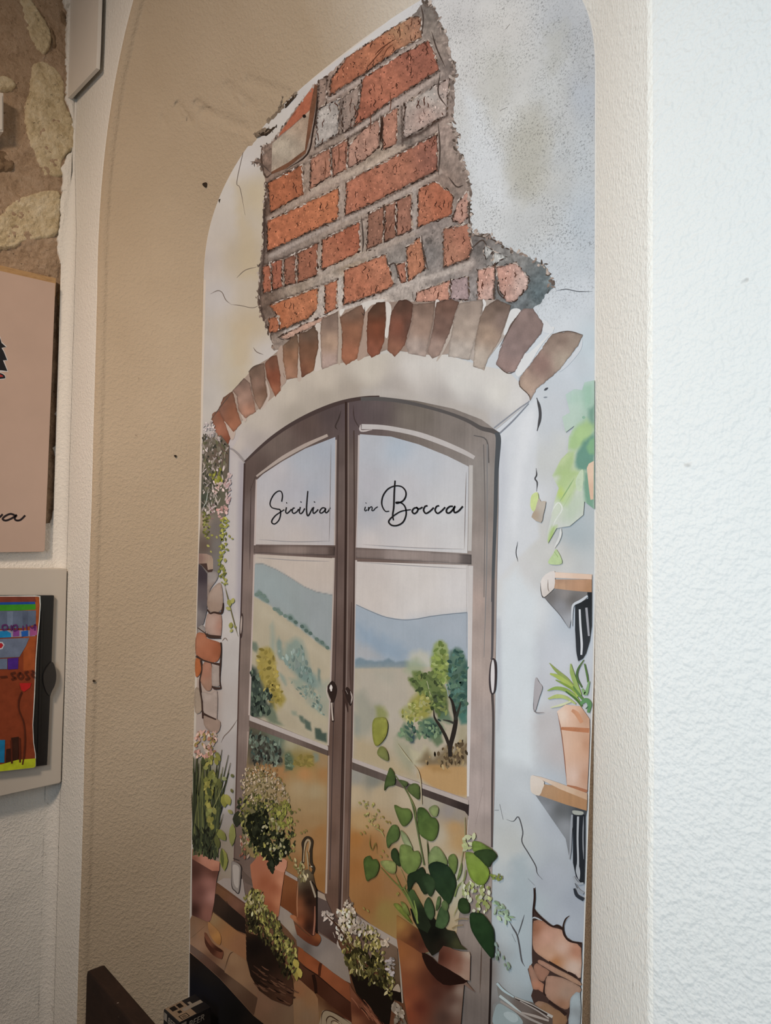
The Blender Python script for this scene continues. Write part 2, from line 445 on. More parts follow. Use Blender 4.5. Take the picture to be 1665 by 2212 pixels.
class Patch:
    def __init__(s, poly, step=6, smooth=0, jag=0.0, seed=1):
        poly = np.asarray(poly, float)
        if smooth: poly = catmull(poly, True, smooth)
        b = resample(poly, step if not jag else min(step, 4))
        keepi = [0]
        for i in range(1, len(b)):
            if np.hypot(*(b[i] - b[keepi[-1]])) > 0.25: keepi.append(i)
        b = b[keepi]
        if jag:
            r = np.random.default_rng(seed + len(b)); b = b + r.normal(0, jag, b.shape)
        s.poly = b
        lo, hi = b.min(0), b.max(0)
        gx, gy = np.meshgrid(np.arange(lo[0] + step / 2, hi[0], step), np.arange(lo[1] + step / 2, hi[1], step))
        g = np.column_stack([gx.ravel(), gy.ravel()])
        if len(g):
            g[:, 0] += ((np.round((g[:, 1] - lo[1]) / step - .5) % 2) - .5) * step * .45
            g = g[inside(g, b)]
        if len(g): g = g[poly_dist(g, b) > step * 0.45]
        v = np.vstack([b, g]) if len(g) else b
        nb = len(b)
        ctr = v.mean(0)
        res = delaunay_2d_cdt([Vector((float(p[0] - ctr[0]), float(p[1] - ctr[1]))) for p in v], [], [list(range(nb))], 1, 1e-4)
        s.px = np.array([[p[0], p[1]] for p in res[0]]) + ctr
        s.tri = [tuple(f) for f in res[2]]
        s.c = np.tile(hx('#808080'), (len(s.px), 1))
    def flat(s, h):
        s.c[:] = hx(h); return s
    def fill(s, samples, p=2.5, soft=8):
        w = []; cs = []
        for x, y, c in samples:
            d2 = (s.px[:, 0] - x) ** 2 + (s.px[:, 1] - y) ** 2 + soft * soft
            w.append(d2 ** (-p / 2)); cs.append(hx(c))
        w = np.array(w); s.c = (w.T @ np.array(cs)) / w.sum(0)[:, None]; return s
    def grad(s, p0, c0, p1, c1):
        a, b = np.array(p0, float), np.array(p1, float); d = b - a
        t = np.clip(((s.px - a) @ d) / (d @ d), 0, 1)[:, None]
        s.c = hx(c0) * (1 - t) + hx(c1) * t; return s
    def blob(s, poly, h, feather=6, op=1.0, wob=0.0, seed=3):
        poly = np.asarray(poly, float)
        m = inside(s.px, poly); d = poly_dist(s.px, poly); sd = np.where(m, d, -d)
        if wob: sd = sd + (n2(s.px, 9, seed) - .5) * 2 * wob
        a = np.clip(sd / (2 * feather) + .5, 0, 1)[:, None] * op
        s.c = s.c * (1 - a) + hx(h) * a; return s
    def line(s, pts, w, h, feather=2, op=1.0):
        d = seg_dist(s.px[:, 0], s.px[:, 1], pts)
        a = np.clip((w / 2 - d) / feather + .5, 0, 1)[:, None] * op
        s.c = s.c * (1 - a) + hx(h) * a; return s
    def edge(s, w, k):
        d = poly_dist(s.px, s.poly); t = np.clip(d / w, 0, 1)[:, None]
        s.c = s.c * (k + (1 - k) * t); return s
    def mottle(s, amp, size, seed=1):
        s.c = s.c * (1 + (n2(s.px, size, seed)[:, None] - .5) * 2 * amp); return s
    def build(s, name, parent, mat, label=None):
        Y = layer(); P = on_y(s.px[:, 0], s.px[:, 1]); P[:, 1] = Y
        P[:, 0] = np.clip(P[:, 0], NX0 + 0.001, None)
        o = mesh_obj(name, P, s.tri, mat, None, False, ink(s.px, s.c))
        # faces must look at the room (-Y)
        if len(o.data.polygons) and o.data.polygons[0].normal.y > 0: o.data.flip_normals()
        keep(o, parent)
        if label: o['label'] = label
        return o

def shape(name, parent, poly, col, mat=None, smooth=0, step=8, mottle=0.0, edge=None, label=None):
    p = Patch(poly, step, smooth)
    p.flat(col) if isinstance(col, str) else p.fill(col)
    if mottle: p.mottle(mottle, 14, len(p.px))
    if edge: p.edge(*edge)
    return p.build(name, parent, mat or PM_WASH, label)

class Strokes:
    """many brush strokes and small leaves joined in one flat print mesh"""
    def __init__(s): s.v = []; s.f = []; s.c = []; s.y = []; s.k = 0; s.b = 0
    def _y(s):
        s.k += 1; return (s.b * 48 + s.k % 48) * 0.0000008
    def line(s, pts, w, col, smooth=4, taper=True):
        pts = np.asarray(pts, float)
        if smooth and len(pts) > 2: pts = catmull(pts, False, smooth)
        n = len(pts); t = np.gradient(pts, axis=0); nr = np.column_stack([-t[:, 1], t[:, 0]]); nr /= np.linalg.norm(nr, axis=1)[:, None] + 1e-9
        ws = np.asarray(w, float)
        if ws.ndim: ws = np.interp(np.linspace(0, 1, n), np.linspace(0, 1, len(ws)), ws)
        else: ws = np.full(n, ws) * (np.clip(np.minimum(np.arange(n), np.arange(n)[::-1]) / (0.2 * n + 1e-9), 0.25, 1) if taper else 1)
        i0 = len(s.v); y = s._y(); c = hx(col)
        for p, q, ww in zip(pts, nr, ws):
            for sg in (-1, 1): s.v.append(p + q * ww / 2 * sg); s.c.append(c); s.y.append(y)
        for i in range(n - 1):
            a = i0 + 2 * i; s.f.append((a, a + 1, a + 3, a + 2))
        return s
    def leaf(s, x, y, L, W, ang, col, tip=0.0):
        i0 = len(s.v); yy = s._y(); c = hx(col) if isinstance(col, str) else col
        ca, sa = math.cos(ang), math.sin(ang)
        for k, (u, v) in enumerate(((-.5, 0), (-.28, .38), (.05, .5), (.32, .3), (.5, 0), (.32, -.3), (.05, -.5), (-.28, -.38))):
            s.v.append(np.array([x + ca * u * L - sa * v * W, y + sa * u * L + ca * v * W])); s.c.append(np.clip(c * (1 + tip * u), 0, 1)); s.y.append(yy)
        s.f.append(tuple(range(i0, i0 + 8))); return s
    def blob(s, poly, col):
        i0 = len(s.v); yy = s._y()
        for p in catmull(poly, True, 4): s.v.append(p); s.c.append(hx(col)); s.y.append(yy)
        s.f.append(tuple(range(i0, len(s.v)))); return s
    def build(s, name, parent, mat, stuff=False, label=None):
        Y = layer(); LAY[0] += int((s.b + 1) * 48 * 0.0000008 / 0.000006) + 1
        px = np.array(s.v); P = on_y(px[:, 0], px[:, 1]); P[:, 1] = Y - np.array(s.y)
        P[:, 0] = np.clip(P[:, 0], NX0 + 0.001, None)
        o = mesh_obj(name, P, s.f, mat, None, False, ink(px, np.array(s.c))); keep(o, parent)
        if stuff: o['kind'] = 'stuff'
        if label: o['label'] = label
        return o

def scatter(st, poly, n, L, W, cols, ang=(-2.2, -0.9), rng=None, weight=None):
    st.b += 1; rng = rng or np.random.default_rng(n); poly = np.asarray(poly, float); lo, hi = poly.min(0), poly.max(0); k = 0
    cs = [hx(c) for c in cols]
    while k < n:
        q = lo + rng.random((4 * n, 2)) * (hi - lo); q = q[inside(q, poly)]
        for x, y in q:
            if k >= n: break
            if weight is not None and rng.random() > weight(x, y): continue
            c = cs[rng.integers(len(cs))] * (0.85 + 0.3 * rng.random())
            st.leaf(x, y, rng.uniform(*L), rng.uniform(*W), rng.uniform(*ang), np.clip(c, 0, 1)); k += 1
    return st

# ---- the board itself: solid panel with a sawn brown edge on the side where the plaster stands back
def board_outline(n=120):
    o = [(NX0, 0.02)] + [(NX0, z) for z in np.linspace(0.1, NSPR, 20)]
    for a in np.linspace(math.pi, 0, n)[1:-1]:
        ca, sa = math.cos(a), math.sin(a); s_ = (abs(ca) ** NPOW + abs(sa) ** NPOW) ** (-1 / NPOW)
        o.append((NXC + NHW * ca * s_, NSPR + NRISE * sa * s_))
    o += [(-0.602, NSPR), (-0.602, 1.46), (-0.6045, 1.30), (-0.611, 1.15), (-0.622, 0.85), (-0.636, 0.4), (-0.645, 0.02)]
    return o
BO = board_outline()
M_MDF, nt, b = new_mat('fibreboard'); p_ = pos(nt)
nt.links.new(ramp(nt, noise(nt, 420, 4, 0.7, p_), [(0.3, hl('#6b5443')), (0.5, hl('#94795f')), (0.72, hl('#b49a80'))]), b.inputs['Base Color']); b.inputs['Roughness'].default_value = 0.9
M_BWHITE = plain('print_margin_white', '#dcd8d2', 0.55, 0.3, 0.01, 20)
def make_board():
    v = [(x, 0.0, z) for x, z in BO] + [(x, YB, z) for x, z in BO]; n = len(BO)
    f = [tuple(range(n))[::-1], tuple(range(n, 2 * n))] + [(i, (i + 1) % n, n + (i + 1) % n, n + i) for i in range(n)]
    o = mesh_obj('board', v, f, M_MDF); o.data.materials.append(M_BWHITE); o.data.polygons[0].material_index = 1
    bm = bmesh.new(); bm.from_mesh(o.data); bmesh.ops.recalc_face_normals(bm, faces=bm.faces[:]); bm.to_mesh(o.data); bm.free()
    keep(o, MURAL); return tag(o, 'sawn brown fibreboard edge and white margin of the panel')
make_board()

# ---- printed ground: plaster washes over the whole panel
class Canvas(Patch):
    def __init__(s, nx=300, z0=0.05, nz=560):
        bx = np.array([q[1] for q in BO[1:]]); rows = []
        ztop = NSPR + NRISE - 0.004
        for z in np.linspace(z0, ztop, nz):
            if z <= NSPR: xl = NX0 + 0.012
            else: xl = NXC - NHW * (1 - ((z - NSPR) / NRISE) ** NPOW) ** (1 / NPOW) + 0.002
            rt = [(0.02, -0.645), (0.4, -0.636), (0.85, -0.622), (1.15, -0.611), (1.30, -0.6045), (1.46, -0.602), (2.2, -0.602)]
            if z <= NSPR: xr = np.interp(z, [a for a, _ in rt], [c for _, c in rt]) - 0.002
            else: xr = NXC + NHW * (1 - ((z - NSPR) / NRISE) ** NPOW) ** (1 / NPOW) - 0.002
            if xr < xl: xr = xl = (xl + xr) / 2
            t = np.linspace(0, 1, nx); t = t ** 0.72 if False else 1 - (1 - t) ** 1.35
            rows.append(np.column_stack([xl + (xr - xl) * t, np.zeros(nx), np.full(nx, z)]))
        s.P = np.array(rows).reshape(-1, 3); s.px = to_px(s.P); s.nx = nx
        i = np.arange(nz * nx).reshape(nz, nx)
        s.tri = np.stack([i[:-1, :-1], i[:-1, 1:], i[1:, 1:], i[1:, :-1]], -1).reshape(-1, 4)
        s.c = np.zeros((len(s.P), 3)); s.poly = None
    def build(s, name, parent, mat, label=None):
        Y = layer(); P = s.P.copy(); P[:, 1] = Y
        o = mesh_obj(name, P, s.tri, mat, None, False, ink(s.px, s.c)); keep(o, parent)
        if label: o['label'] = label
        return o
bgp = Canvas()
S = ps('P', '445,560,#b3a59a 470,480,#b8aa9d 500,420,#bcb0a5 530,350,#b9aea6 545,420,#b4a184 520,560,#b29f86 540,700,#b7a286 548,640,#b5a48f 470,640,#b8ada6 460,760,#b5a9a0 500,760,#b9a88e 525,830,#b6a58c 580,770,#bcb1a9 450,850,#b3a89e '
       '640,170,#b5aba3 720,150,#bcb3ad 800,85,#c0b9b3 880,20,#c2bdb9 1000,50,#c2beba 1000,150,#c9c6c2 1070,60,#c8c4be 1100,150,#c8c6c1 1140,300,#c0bdb4 1135,380,#bebbb2 1110,250,#cbcac6 1060,450,#cccdcd 1040,350,#cacbcb 1160,480,#c2c3c2 1200,200,#c2c3c1 1230,60,#b6b8ba 1262,200,#b0b4ba 1230,330,#c0c3c4 1262,480,#bcc3c9 1210,560,#c3c8cc 1250,640,#c8cdd2 1220,720,#cfd3d7 1270,740,#bcc7cd 1215,800,#c3c9cf '
       '1190,900,#c2c6ca 1170,1000,#c2c3c0 1170,1150,#c4c2bd 1240,1150,#a7b1b5 1200,1200,#c3c1bc 1110,960,#cfd1d5 1100,1060,#c3c5ca 1130,1060,#cfd0d4 1110,1250,#cccac8 1140,1330,#cdcfd0 1110,1450,#bfc6c9 1150,1500,#c4cacd 1110,1620,#bcc2c4 1140,1700,#b8bdc0 1100,1830,#b3b5b1 1130,1880,#a7afb2 1150,1960,#9ca6aa 1110,2000,#a4adb0 1160,2080,#949ea3 1110,2100,#939c9f 1180,1900,#9ba0a8 '
       '1230,1350,#b4bbc3 1200,1420,#bfc2c8 1180,1560,#b8b3b2 1215,1620,#b3acab 1180,1480,#b9babf 1210,1780,#a5abb2 1180,1700,#aab2ba 1240,1950,#9197a0 1200,1990,#9da3ab 1240,2040,#969ca4 1160,2180,#7d888c '
       '505,1010,#b0a3a0 515,1090,#a3989b 500,1150,#b1a5a0 500,1250,#b4aaa3 516,1280,#9b9396 495,1360,#b5aba4 500,1440,#ada39d 495,1560,#a29890 500,1650,#948a84 490,1750,#867b74 500,1850,#7a6c5c 470,1560,#9c8a80 440,1500,#a08a7c '
       '450,1700,#5d5a3a 430,1850,#6b5545 450,1990,#5f4836 520,2100,#5f4630 600,2150,#4a3624 720,2150,#52402e 800,2180,#4a2c1c 900,2150,#6e3c22 1040,2100,#675a52 1040,2200,#5d5550')
bgp.fill(S, 3.2, 22).mottle(0.02, 30, 4)
# soft yellowed drips and grey washes in the plaster
bgp.blob(pp('C1', '1400,1090 1450,1100 1480,1290 1540,1420 1560,1665 1440,1665 1430,1400'), '#b5a080', 10, .55, 4)
bgp.blob(pp('D1', '350,0 500,0 490,150 500,330 430,420 350,380'), '#b7a080', 9, .5, 4)
bgp.blob(pp('C4', '300,600 420,560 470,760 400,1050 330,1100 250,900'), '#b3b0a4', 18, .6, 10, 5)
bgp.blob(pp('C4', '100,300 230,260 260,520 180,640 100,520'), '#bcb9b0', 18, .6, 10, 6)
bgp.blob(pp('C4', '440,160 560,120 560,320 460,420'), '#b5b4ac', 16, .6, 10, 7)
bgp.blob(pp('C4', '600,250 700,200 700,500 620,420'), '#b3b5b5', 16, .5, 10, 8)
bgp.blob(pp('C4', '610,500 720,430 720,1500 600,1500'), '#bac2c9', 14, .4, 4, 9)
bgp.blob(pp('C4', '0,480 90,560 200,820 240,1100 120,1120 40,900'), '#d3d5d7', 14, .7, 6, 10)
bgp.blob(pp('E1', '800,40 985,0 985,330 900,200'), '#b9c6cc', 14, .5)
bgp.blob(pp('E1', '600,560 760,560 720,900 640,900'), '#c7c8c2', 12, .5)
# painted reveal on the right of the window: bright wall edge, bluish shade
bgp.blob(pp('E1', '130,560 450,270 470,300 455,700 440,1100 480,1500 270,1700 100,1900 90,900'), '#cbcdd0', 5, .85)
bgp.blob(pp('E1', '300,420 440,290 450,500 330,900 250,1500 230,1200'), '#d7d8da', 10, .8, 4)
bgp.blob(pp('E1', '105,700 180,620 190,1000 130,1700 100,1700'), '#bbbdc3', 8, .7)
bgp.blob(pp('E2', '130,200 240,100 400,330 390,900 370,1700 130,1600 100,900'), '#cdd3d6', 12, .75, 3)
bgp.blob(pp('E2', '85,500 110,500 120,1200 95,1400'), '#a9abb3', 5, .7)
bgp.blob(pp('F6', '280,0 470,0 560,500 540,1300 480,1700 300,1500 260,700'), '#94a0a5', 12, .6, 6)
# printed wall on the left below the arch
bgp.blob(pp('F2', '420,180 560,280 545,700 530,1400 520,1900 330,1500 350,700 430,480'), '#b3a8a2', 5, .85)
bgp.blob(pp('F2', '520,280 565,280 545,1200 525,1900 490,1700 500,800'), '#8f868c', 6, .75)
bgp.blob(pp('D3', '340,1050 500,1000 500,1900 330,2000'), '#a9a09a', 8, .6)
bgp.blob(pp('D5', '350,60 520,0 510,500 470,800 350,800 350,300'), '#9d938e', 8, .8)
bgp.build('printed_plaster', MURAL, PM_WALL)

# ---- exposed brickwork at the top of the print
BW = np.vstack([pp('C2', '1165,5 1195,15 1225,60 1245,120 1280,180 1300,260 1320,330 1350,410 1335,480 1335,620 1325,760 1360,800 1345,870 1380,940 1390,985 1418,1040 1435,1130 1430,1250 1440,1388'),
                pp('P', '1020,503 1040,505 1060,511 1092,535 1132,553 1176,571 1190,600 1197,620 1183,631 1167,656 1110,690 1000,700 800,720 700,745 640,760 592,757'),
                pp('C3', '230,900 180,790 155,690 165,560 165,480 190,380 185,250 195,100 200,0'), pp('C2', '205,1100 180,1000 118,972 186,945 180,880 235,860 300,770 430,590 510,500 575,445 690,345 1080,95')])
bw = Patch(BW, 4, 0, 1.2)
bw.fill(ps('C2', '600,520,#8d7466 700,640,#85756b 1190,60,#6f655d 1200,180,#82756b 1260,280,#8d7d72 1300,420,#7c6e66 1290,800,#9b877c 1330,960,#8f7d72 1000,620,#a39085 830,880,#94806f 560,1100,#9b8576 400,1180,#8f7867 200,1000,#7d6557 200,1250,#5f4a3e 900,980,#a5917f 1030,820,#7d6f66 1280,1080,#8b776b')
        + ps('C3', '195,300,#5c4a40 330,380,#8b7a6f 600,270,#9a877a 900,130,#9b887b 1100,200,#a08f85 1220,240,#8a7d76 1180,420,#77706c 1000,480,#807770 700,480,#97836f 400,600,#93806f 200,700,#6d584b 540,700,#b0a093 650,620,#b3a498 850,680,#b6a79c 1100,600,#aea096 1400,470,#9b8c83 1480,380,#6b6460 1620,440,#8a8682 1440,600,#8d8480 1640,600,#747472')
        + ps('D2', '1230,110,#5b6669 1100,190,#6d7274 1300,60,#6c7678'), 2.5, 6)
bw.mottle(.14, 7, 3)
for q, w_, c in [('C2:585,590 760,490 940,380 1140,240', 10, '#a8968b'), ('C2:690,810 960,640 1260,440', 9, '#b09d92'), ('C2:480,1150 660,1065 830,990 1030,880', 12, '#b5a08f'),
                 ('C2:215,1315 430,1190 650,1085', 9, '#a58f80'), ('C2:690,1310 880,1220 1100,1110 1250,1030', 10, '#ae9b8e'), ('C3:235,425 420,330 640,220 900,110 1110,20', 9, '#a7968b'),
                 ('C3:330,600 540,520 800,420 1090,290', 11, '#a9978a'), ('C3:680,735 900,650 1060,590 1300,520 1430,470', 11, '#b8aaa0'), ('C3:320,880 520,800 700,730', 8, '#bcaea4'),
                 ('C3:1095,20 1105,150 1095,270', 9, '#a2958c'), ('C2:655,1080 665,1200 655,1320', 8, '#a08c7f'), ('C3:650,560 650,740', 8, '#bdb0a6'), ('C3:540,620 530,790', 10, '#b3a398')]:
    cr, t = q.split(':'); bw.line(pp(cr, t), w_, c, 3, .8)
for q, w_ in [('C2:585,580 800,445 1010,295 1140,232', 4), ('C2:690,790 800,720 960,610 1250,425', 4), ('C2:500,890 640,810 740,765', 4), ('C2:470,945 700,830 1000,640', 5), ('C2:1030,840 1130,800 1290,690', 8),
              ('C2:215,1100 330,1030 440,980', 5), ('C2:690,1095 1000,920 1240,790', 4), ('C2:680,1300 870,1215 1240,1025', 5), ('C3:215,405 400,315 650,200', 5), ('C3:185,480 300,440 520,345', 6), ('C3:540,325 770,215 1080,50', 4),
              ('C3:190,655 310,610 520,535', 4), ('C3:220,715 520,605 640,560', 4), ('C3:230,895 290,875 460,805', 5), ('C3:670,725 900,645 980,595', 4), ('C3:200,100 195,420 165,700 240,960', 7), ('C2:200,1100 190,1388', 6),
              ('C3:1270,500 1420,445 1440,380', 5), ('C3:1580,490 1575,690', 6), ('C2:890,700 905,760 890,860', 6), ('C2:1020,640 1025,870', 5), ('C2:650,595 645,790', 4)]:
    cr, t = q.split(':') if False else (q.split(':')[0], q.split(':')[1]); bw.line(pp(cr, t), w_ * .8, '#3b2d27', 2.5, .75)
BRK = bw.build('exposed_brickwork', MURAL, PM_MORTAR, 'patch of bare orange brickwork printed above the window')
bst = Strokes(); rgb = np.random.default_rng(21)
BR = [('C2', '600,470 690,345 900,205 1075,100 1135,105 1140,225 1010,290 800,440 660,525 585,575', '#a9623f', '1000,170,#a9764f 700,450,#a05637 1100,150,#96654a 900,280,#a65c3a'),
      ('C2', '785,470 1000,335 1180,240 1225,330 1245,420 960,600 745,755 700,770 765,640', '#a55a40', '900,520,#ab5f42 1150,320,#94523d 800,700,#9a5239'),
      ('C2', '515,655 645,592 640,800 500,885', '#a0938a', '560,700,#a89b90 620,620,#95877d'), ('C2', '660,590 770,505 760,620 740,750 665,800', '#8a7264', ''),
      ('C2', '1040,620 1310,462 1300,560 1290,690 1030,835', '#a89b92', '1100,600,#a39488 1270,520,#a98d80 1150,680,#a68577 1200,560,#aca298'),
      ('C2', '700,870 790,775 890,710 885,880 800,960 700,1010', '#a57560', ''), ('C2', '905,700 1000,640 990,860 905,905', '#ab6f56', ''), ('C2', '475,950 590,885 600,1050 470,1140', '#a5694f', ''), ('C2', '600,885 700,830 690,1015 605,1060', '#9c6048', ''),
      ('C2', '525,480 575,460 570,630 515,660', '#8f7160', ''),
      ('C2', '215,1100 425,985 430,1165 235,1275', '#a2532f', '300,1150,#a85732 410,1010,#97502f'), ('C2', '690,1090 1000,925 1235,800 1235,1020 860,1210 680,1295', '#a86044', '1200,950,#8d5442 800,1150,#a95f42 1000,1000,#a96448'),
      ('C3', '215,215 645,15 640,200 400,310 215,400', '#b35f38', '300,300,#b05d37 600,80,#b6643b 250,380,#ab5a36'), ('C3', '1120,20 1225,-25 1330,60 1320,180 1220,215 1115,255', '#ae6242', '1250,120,#a8593a 1150,150,#b06545'),
      ('C3', '1350,120 1425,10 1420,190 1375,235 1320,215', '#ad7d6a', ''), ('C3', '820,170 915,125 910,345 810,390', '#8f5c46', ''), ('C3', '920,122 985,95 985,310 915,343', '#8a5843', ''), ('C3', '990,92 1080,50 1080,270 988,308', '#97604a', ''),
      ('C3', '545,330 690,258 770,215 770,400 540,510', '#a65a3b', '580,420,#ab5f3f 740,320,#9d5236'), ('C3', '395,408 520,345 515,535 395,588', '#94543a', ''), ('C3', '315,447 385,412 385,590 318,602', '#87503a', ''), ('C3', '190,490 235,470 240,635 190,650', '#a4573a', ''), ('C3', '240,467 303,440 306,608 245,633', '#9a5138', ''),
      ('C3', '225,720 400,655 520,612 515,740 460,800 290,868 285,790', '#b1603a', '400,720,#b3653d 260,750,#a8572f'), ('C3', '222,802 285,780 288,875 222,890', '#a85a36', ''), ('C3', '560,600 635,565 632,740 560,775', '#ad6241', ''),
      ('C3', '675,510 925,415 975,590 900,640 670,720', '#ae6345', '750,600,#ad6040 900,500,#b06848'), ('C3', '1048,375 1130,310 1150,380 1165,500 1060,580', '#b16c4a', ''), ('C3', '985,480 1045,455 1050,580 1015,590', '#a8664c', ''),
      ('C3', '1270,262 1425,232 1440,380 1420,440 1270,495', '#aa6b51', '1400,300,#a16249 1300,420,#ae7054'), ('C3', '1110,640 1310,572 1305,690 1100,710', '#bb7e66', ''), ('C3', '1315,570 1420,545 1425,690 1310,685', '#a08583', ''),
      ('C3', '1475,510 1580,480 1570,690 1475,690', '#c29280', '1500,560,#bd8672 1560,650,#c89f90'), ('P', '1072,577 1116,567 1142,600 1139,625 1111,651 1095,653 1077,625', '#c09483', '1090,600,#bb8471 1130,610,#c5a497'),
      ('C3', '1520,360 1575,395 1530,450 1515,420', '#aca8a2', ''), ('C3', '1580,400 1655,430 1570,480 1557,460', '#b2afa9', ''), ('C3', '285,910 460,820 640,760 520,830 330,930', '#b88a73', '')]
for cr, t, c, smp in BR:
    q = pp(cr, t); p = Patch(q, 3.5, 0, 0.9, len(t))
    p.fill(ps(cr, smp), 2.2, 10) if smp else p.flat(c)
    p.c = p.c * .84 + .16 * (p.c @ [.35, .5, .15])[:, None] + .02
    p.mottle(.10, 11, len(t)).mottle(.12, 4, 5).edge(3.0, .66)
    p.build('brick', BRK, PM_BRICK)
    # pits, vertical splits, crumbs along the lower edge and chips along the upper one
    lo, hi = q.min(0), q.max(0); ar = (hi - lo).prod(); base = p.c.mean(0)
    for _ in range(int(ar / 95)):
        w0 = lo + rgb.random(2) * (hi - lo)
        if not inside(w0[None], q)[0]: continue
        k = rgb.random()
        if k < .55: bst.leaf(w0[0], w0[1], rgb.uniform(2, 5), rgb.uniform(1, 2.2), rgb.uniform(0, 3), np.clip(base * rgb.uniform(.35, .75), 0, 1))
        elif k < .8: bst.leaf(w0[0], w0[1], rgb.uniform(2, 7), rgb.uniform(1, 3), rgb.uniform(-1.9, -1.2), np.clip(base * rgb.uniform(1.12, 1.4) + .03, 0, 1))
        elif k < .92:
            h0 = rgb.uniform(6, 22); pt = np.array([w0 + [rgb.normal(0, 1.5), h0 * u] for u in np.linspace(0, 1, 5)]); pt = pt[inside(pt, q)]
            if len(pt) > 2: bst.line(pt, rgb.uniform(1, 2.4), '#4d2c20')
    for a_, b_ in zip(q, np.roll(q, -1, 0)):
        L0 = np.hypot(*(b_ - a_)); dn = (a_ + b_) / 2 - q.mean(0); low = dn[1] > abs(dn[0]) * .2; up = dn[1] < -abs(dn[0]) * .2
        for _ in range(int(L0 / 5)):
            e0 = a_ + (b_ - a_) * rgb.random() + rgb.normal(0, 1.2, 2); an = math.atan2(b_[1] - a_[1], b_[0] - a_[0]) + rgb.normal(0, .25)
            bst.leaf(e0[0], e0[1], rgb.uniform(4, 12), rgb.uniform(1.2, 3.2), an, ['#2b1e18', '#3d2c24', '#4a372d'][rgb.integers(3)] if (low or rgb.random() < .4) else (['#b9a699', '#a8927f', '#c2b2a6'][rgb.integers(3)] if up else '#5d4a3e'))
bst.build('brick_grain', BRK, PM_INK, True)
# loose plank-like slab leaning at the edge of the bricks
shape('loose_slab', BRK, pp('C2', '290,800 400,640 500,500 470,660 360,760 275,825'), '#a05a40', PM_BRICK, 0, 5)
shape('loose_slab', BRK, pp('C2', '245,860 360,765 470,662 440,900 340,975 240,1030'), ps('C2', '300,900,#a69683 420,720,#a08772 260,1000,#9b8876'), PM_BRICK, 0, 4, .08)
shape('loose_slab', BRK, pp('C2', '470,662 500,505 518,515 505,640 480,780 445,920 330,1010 240,1045 240,1030 340,975 440,900'), '#6b4632', PM_BRICK, 0, 4, .08)
st = Strokes()
st.line(pp('C2', '515,520 512,640 490,780 455,925 330,1015'), 3.5, '#2e211b').line(pp('C2', '185,880 180,960 205,1060 240,1040'), 4, '#4b392f').line(pp('C2', '115,970 180,985 235,1035'), 3, '#4f4038')
st.line(pp('C2', '860,330 900,290 980,235'), 2.5, '#5d3524').line(pp('C2', '800,420 860,350 920,280'), 2.0, '#5d3524').line(pp('C2', '890,390 930,300 970,265'), 2.0, '#6a3d29')
st.line(pp('C2', '740,910 755,980'), 5, '#3a261d').line(pp('C2', '685,880 685,960'), 5, '#3a261d').line(pp('C2', '905,705 900,780 890,850'), 6, '#35231b').line(pp('C2', '620,960 610,1040'), 3, '#4a3024')
for x0 in (560, 640, 830, 950): st.line(pp('C2', f'{x0},{1500 - x0} {x0 + 6},{1570 - x0} {x0 - 3},{1630 - x0}'), 2.0, '#66402f')
st.leaf(*pp('C2', '437,697')[0], 9, 8, 0.5, '#1c1512')
for t in ('C2:1135,30 1150,110 1140,210', 'C2:1200,190 1230,290 1280,400', 'C2:1250,440 1240,560 1290,640', 'C2:1240,740 1250,900 1240,1050', 'C2:1300,1060 1350,1120 1390,1110', 'C3:1430,60 1425,200 1435,300', 'C3:1440,300 1550,320 1640,370', 'C3:1440,380 1500,330 1530,360', 'C3:1590,560 1600,640 1640,690', 'C3:780,190 790,330 785,400', 'C3:1140,300 1150,400 1180,510', 'C3:930,420 940,480 980,470 1000,560'):
    st.line(pp(*t.split(':')), 3, '#4a3d36')
st.build('brick_cracks', BRK, PM_INK, True)
# ragged broken plaster rim
rim = Strokes(); rg = np.random.default_rng(4)
for a, b2 in zip(BW[:26], BW[1:27]):
    for k in range(7):
        q = a + (b2 - a) * rg.random() + rg.normal(0, 3.2, 2) - [3, 0]
        rim.leaf(q[0], q[1], rg.uniform(5, 15), rg.uniform(3, 8), rg.uniform(0, 3.1), ['#a08e82', '#8b7a6f', '#6b5d54', '#b3a397', '#54483f'][rg.integers(5)])
for a, b2 in zip(BW[34:52], BW[35:53]):
    for k in range(4):
        q = a + (b2 - a) * rg.random() + rg.normal(0, 2.0, 2)
        rim.leaf(q[0], q[1], rg.uniform(4, 11), rg.uniform(2, 5), rg.uniform(1.0, 2.2), ['#6b584c', '#51443b', '#8b7465', '#a89588'][rg.integers(4)])
rim.build('broken_rim', BRK, PM_MORTAR, True)
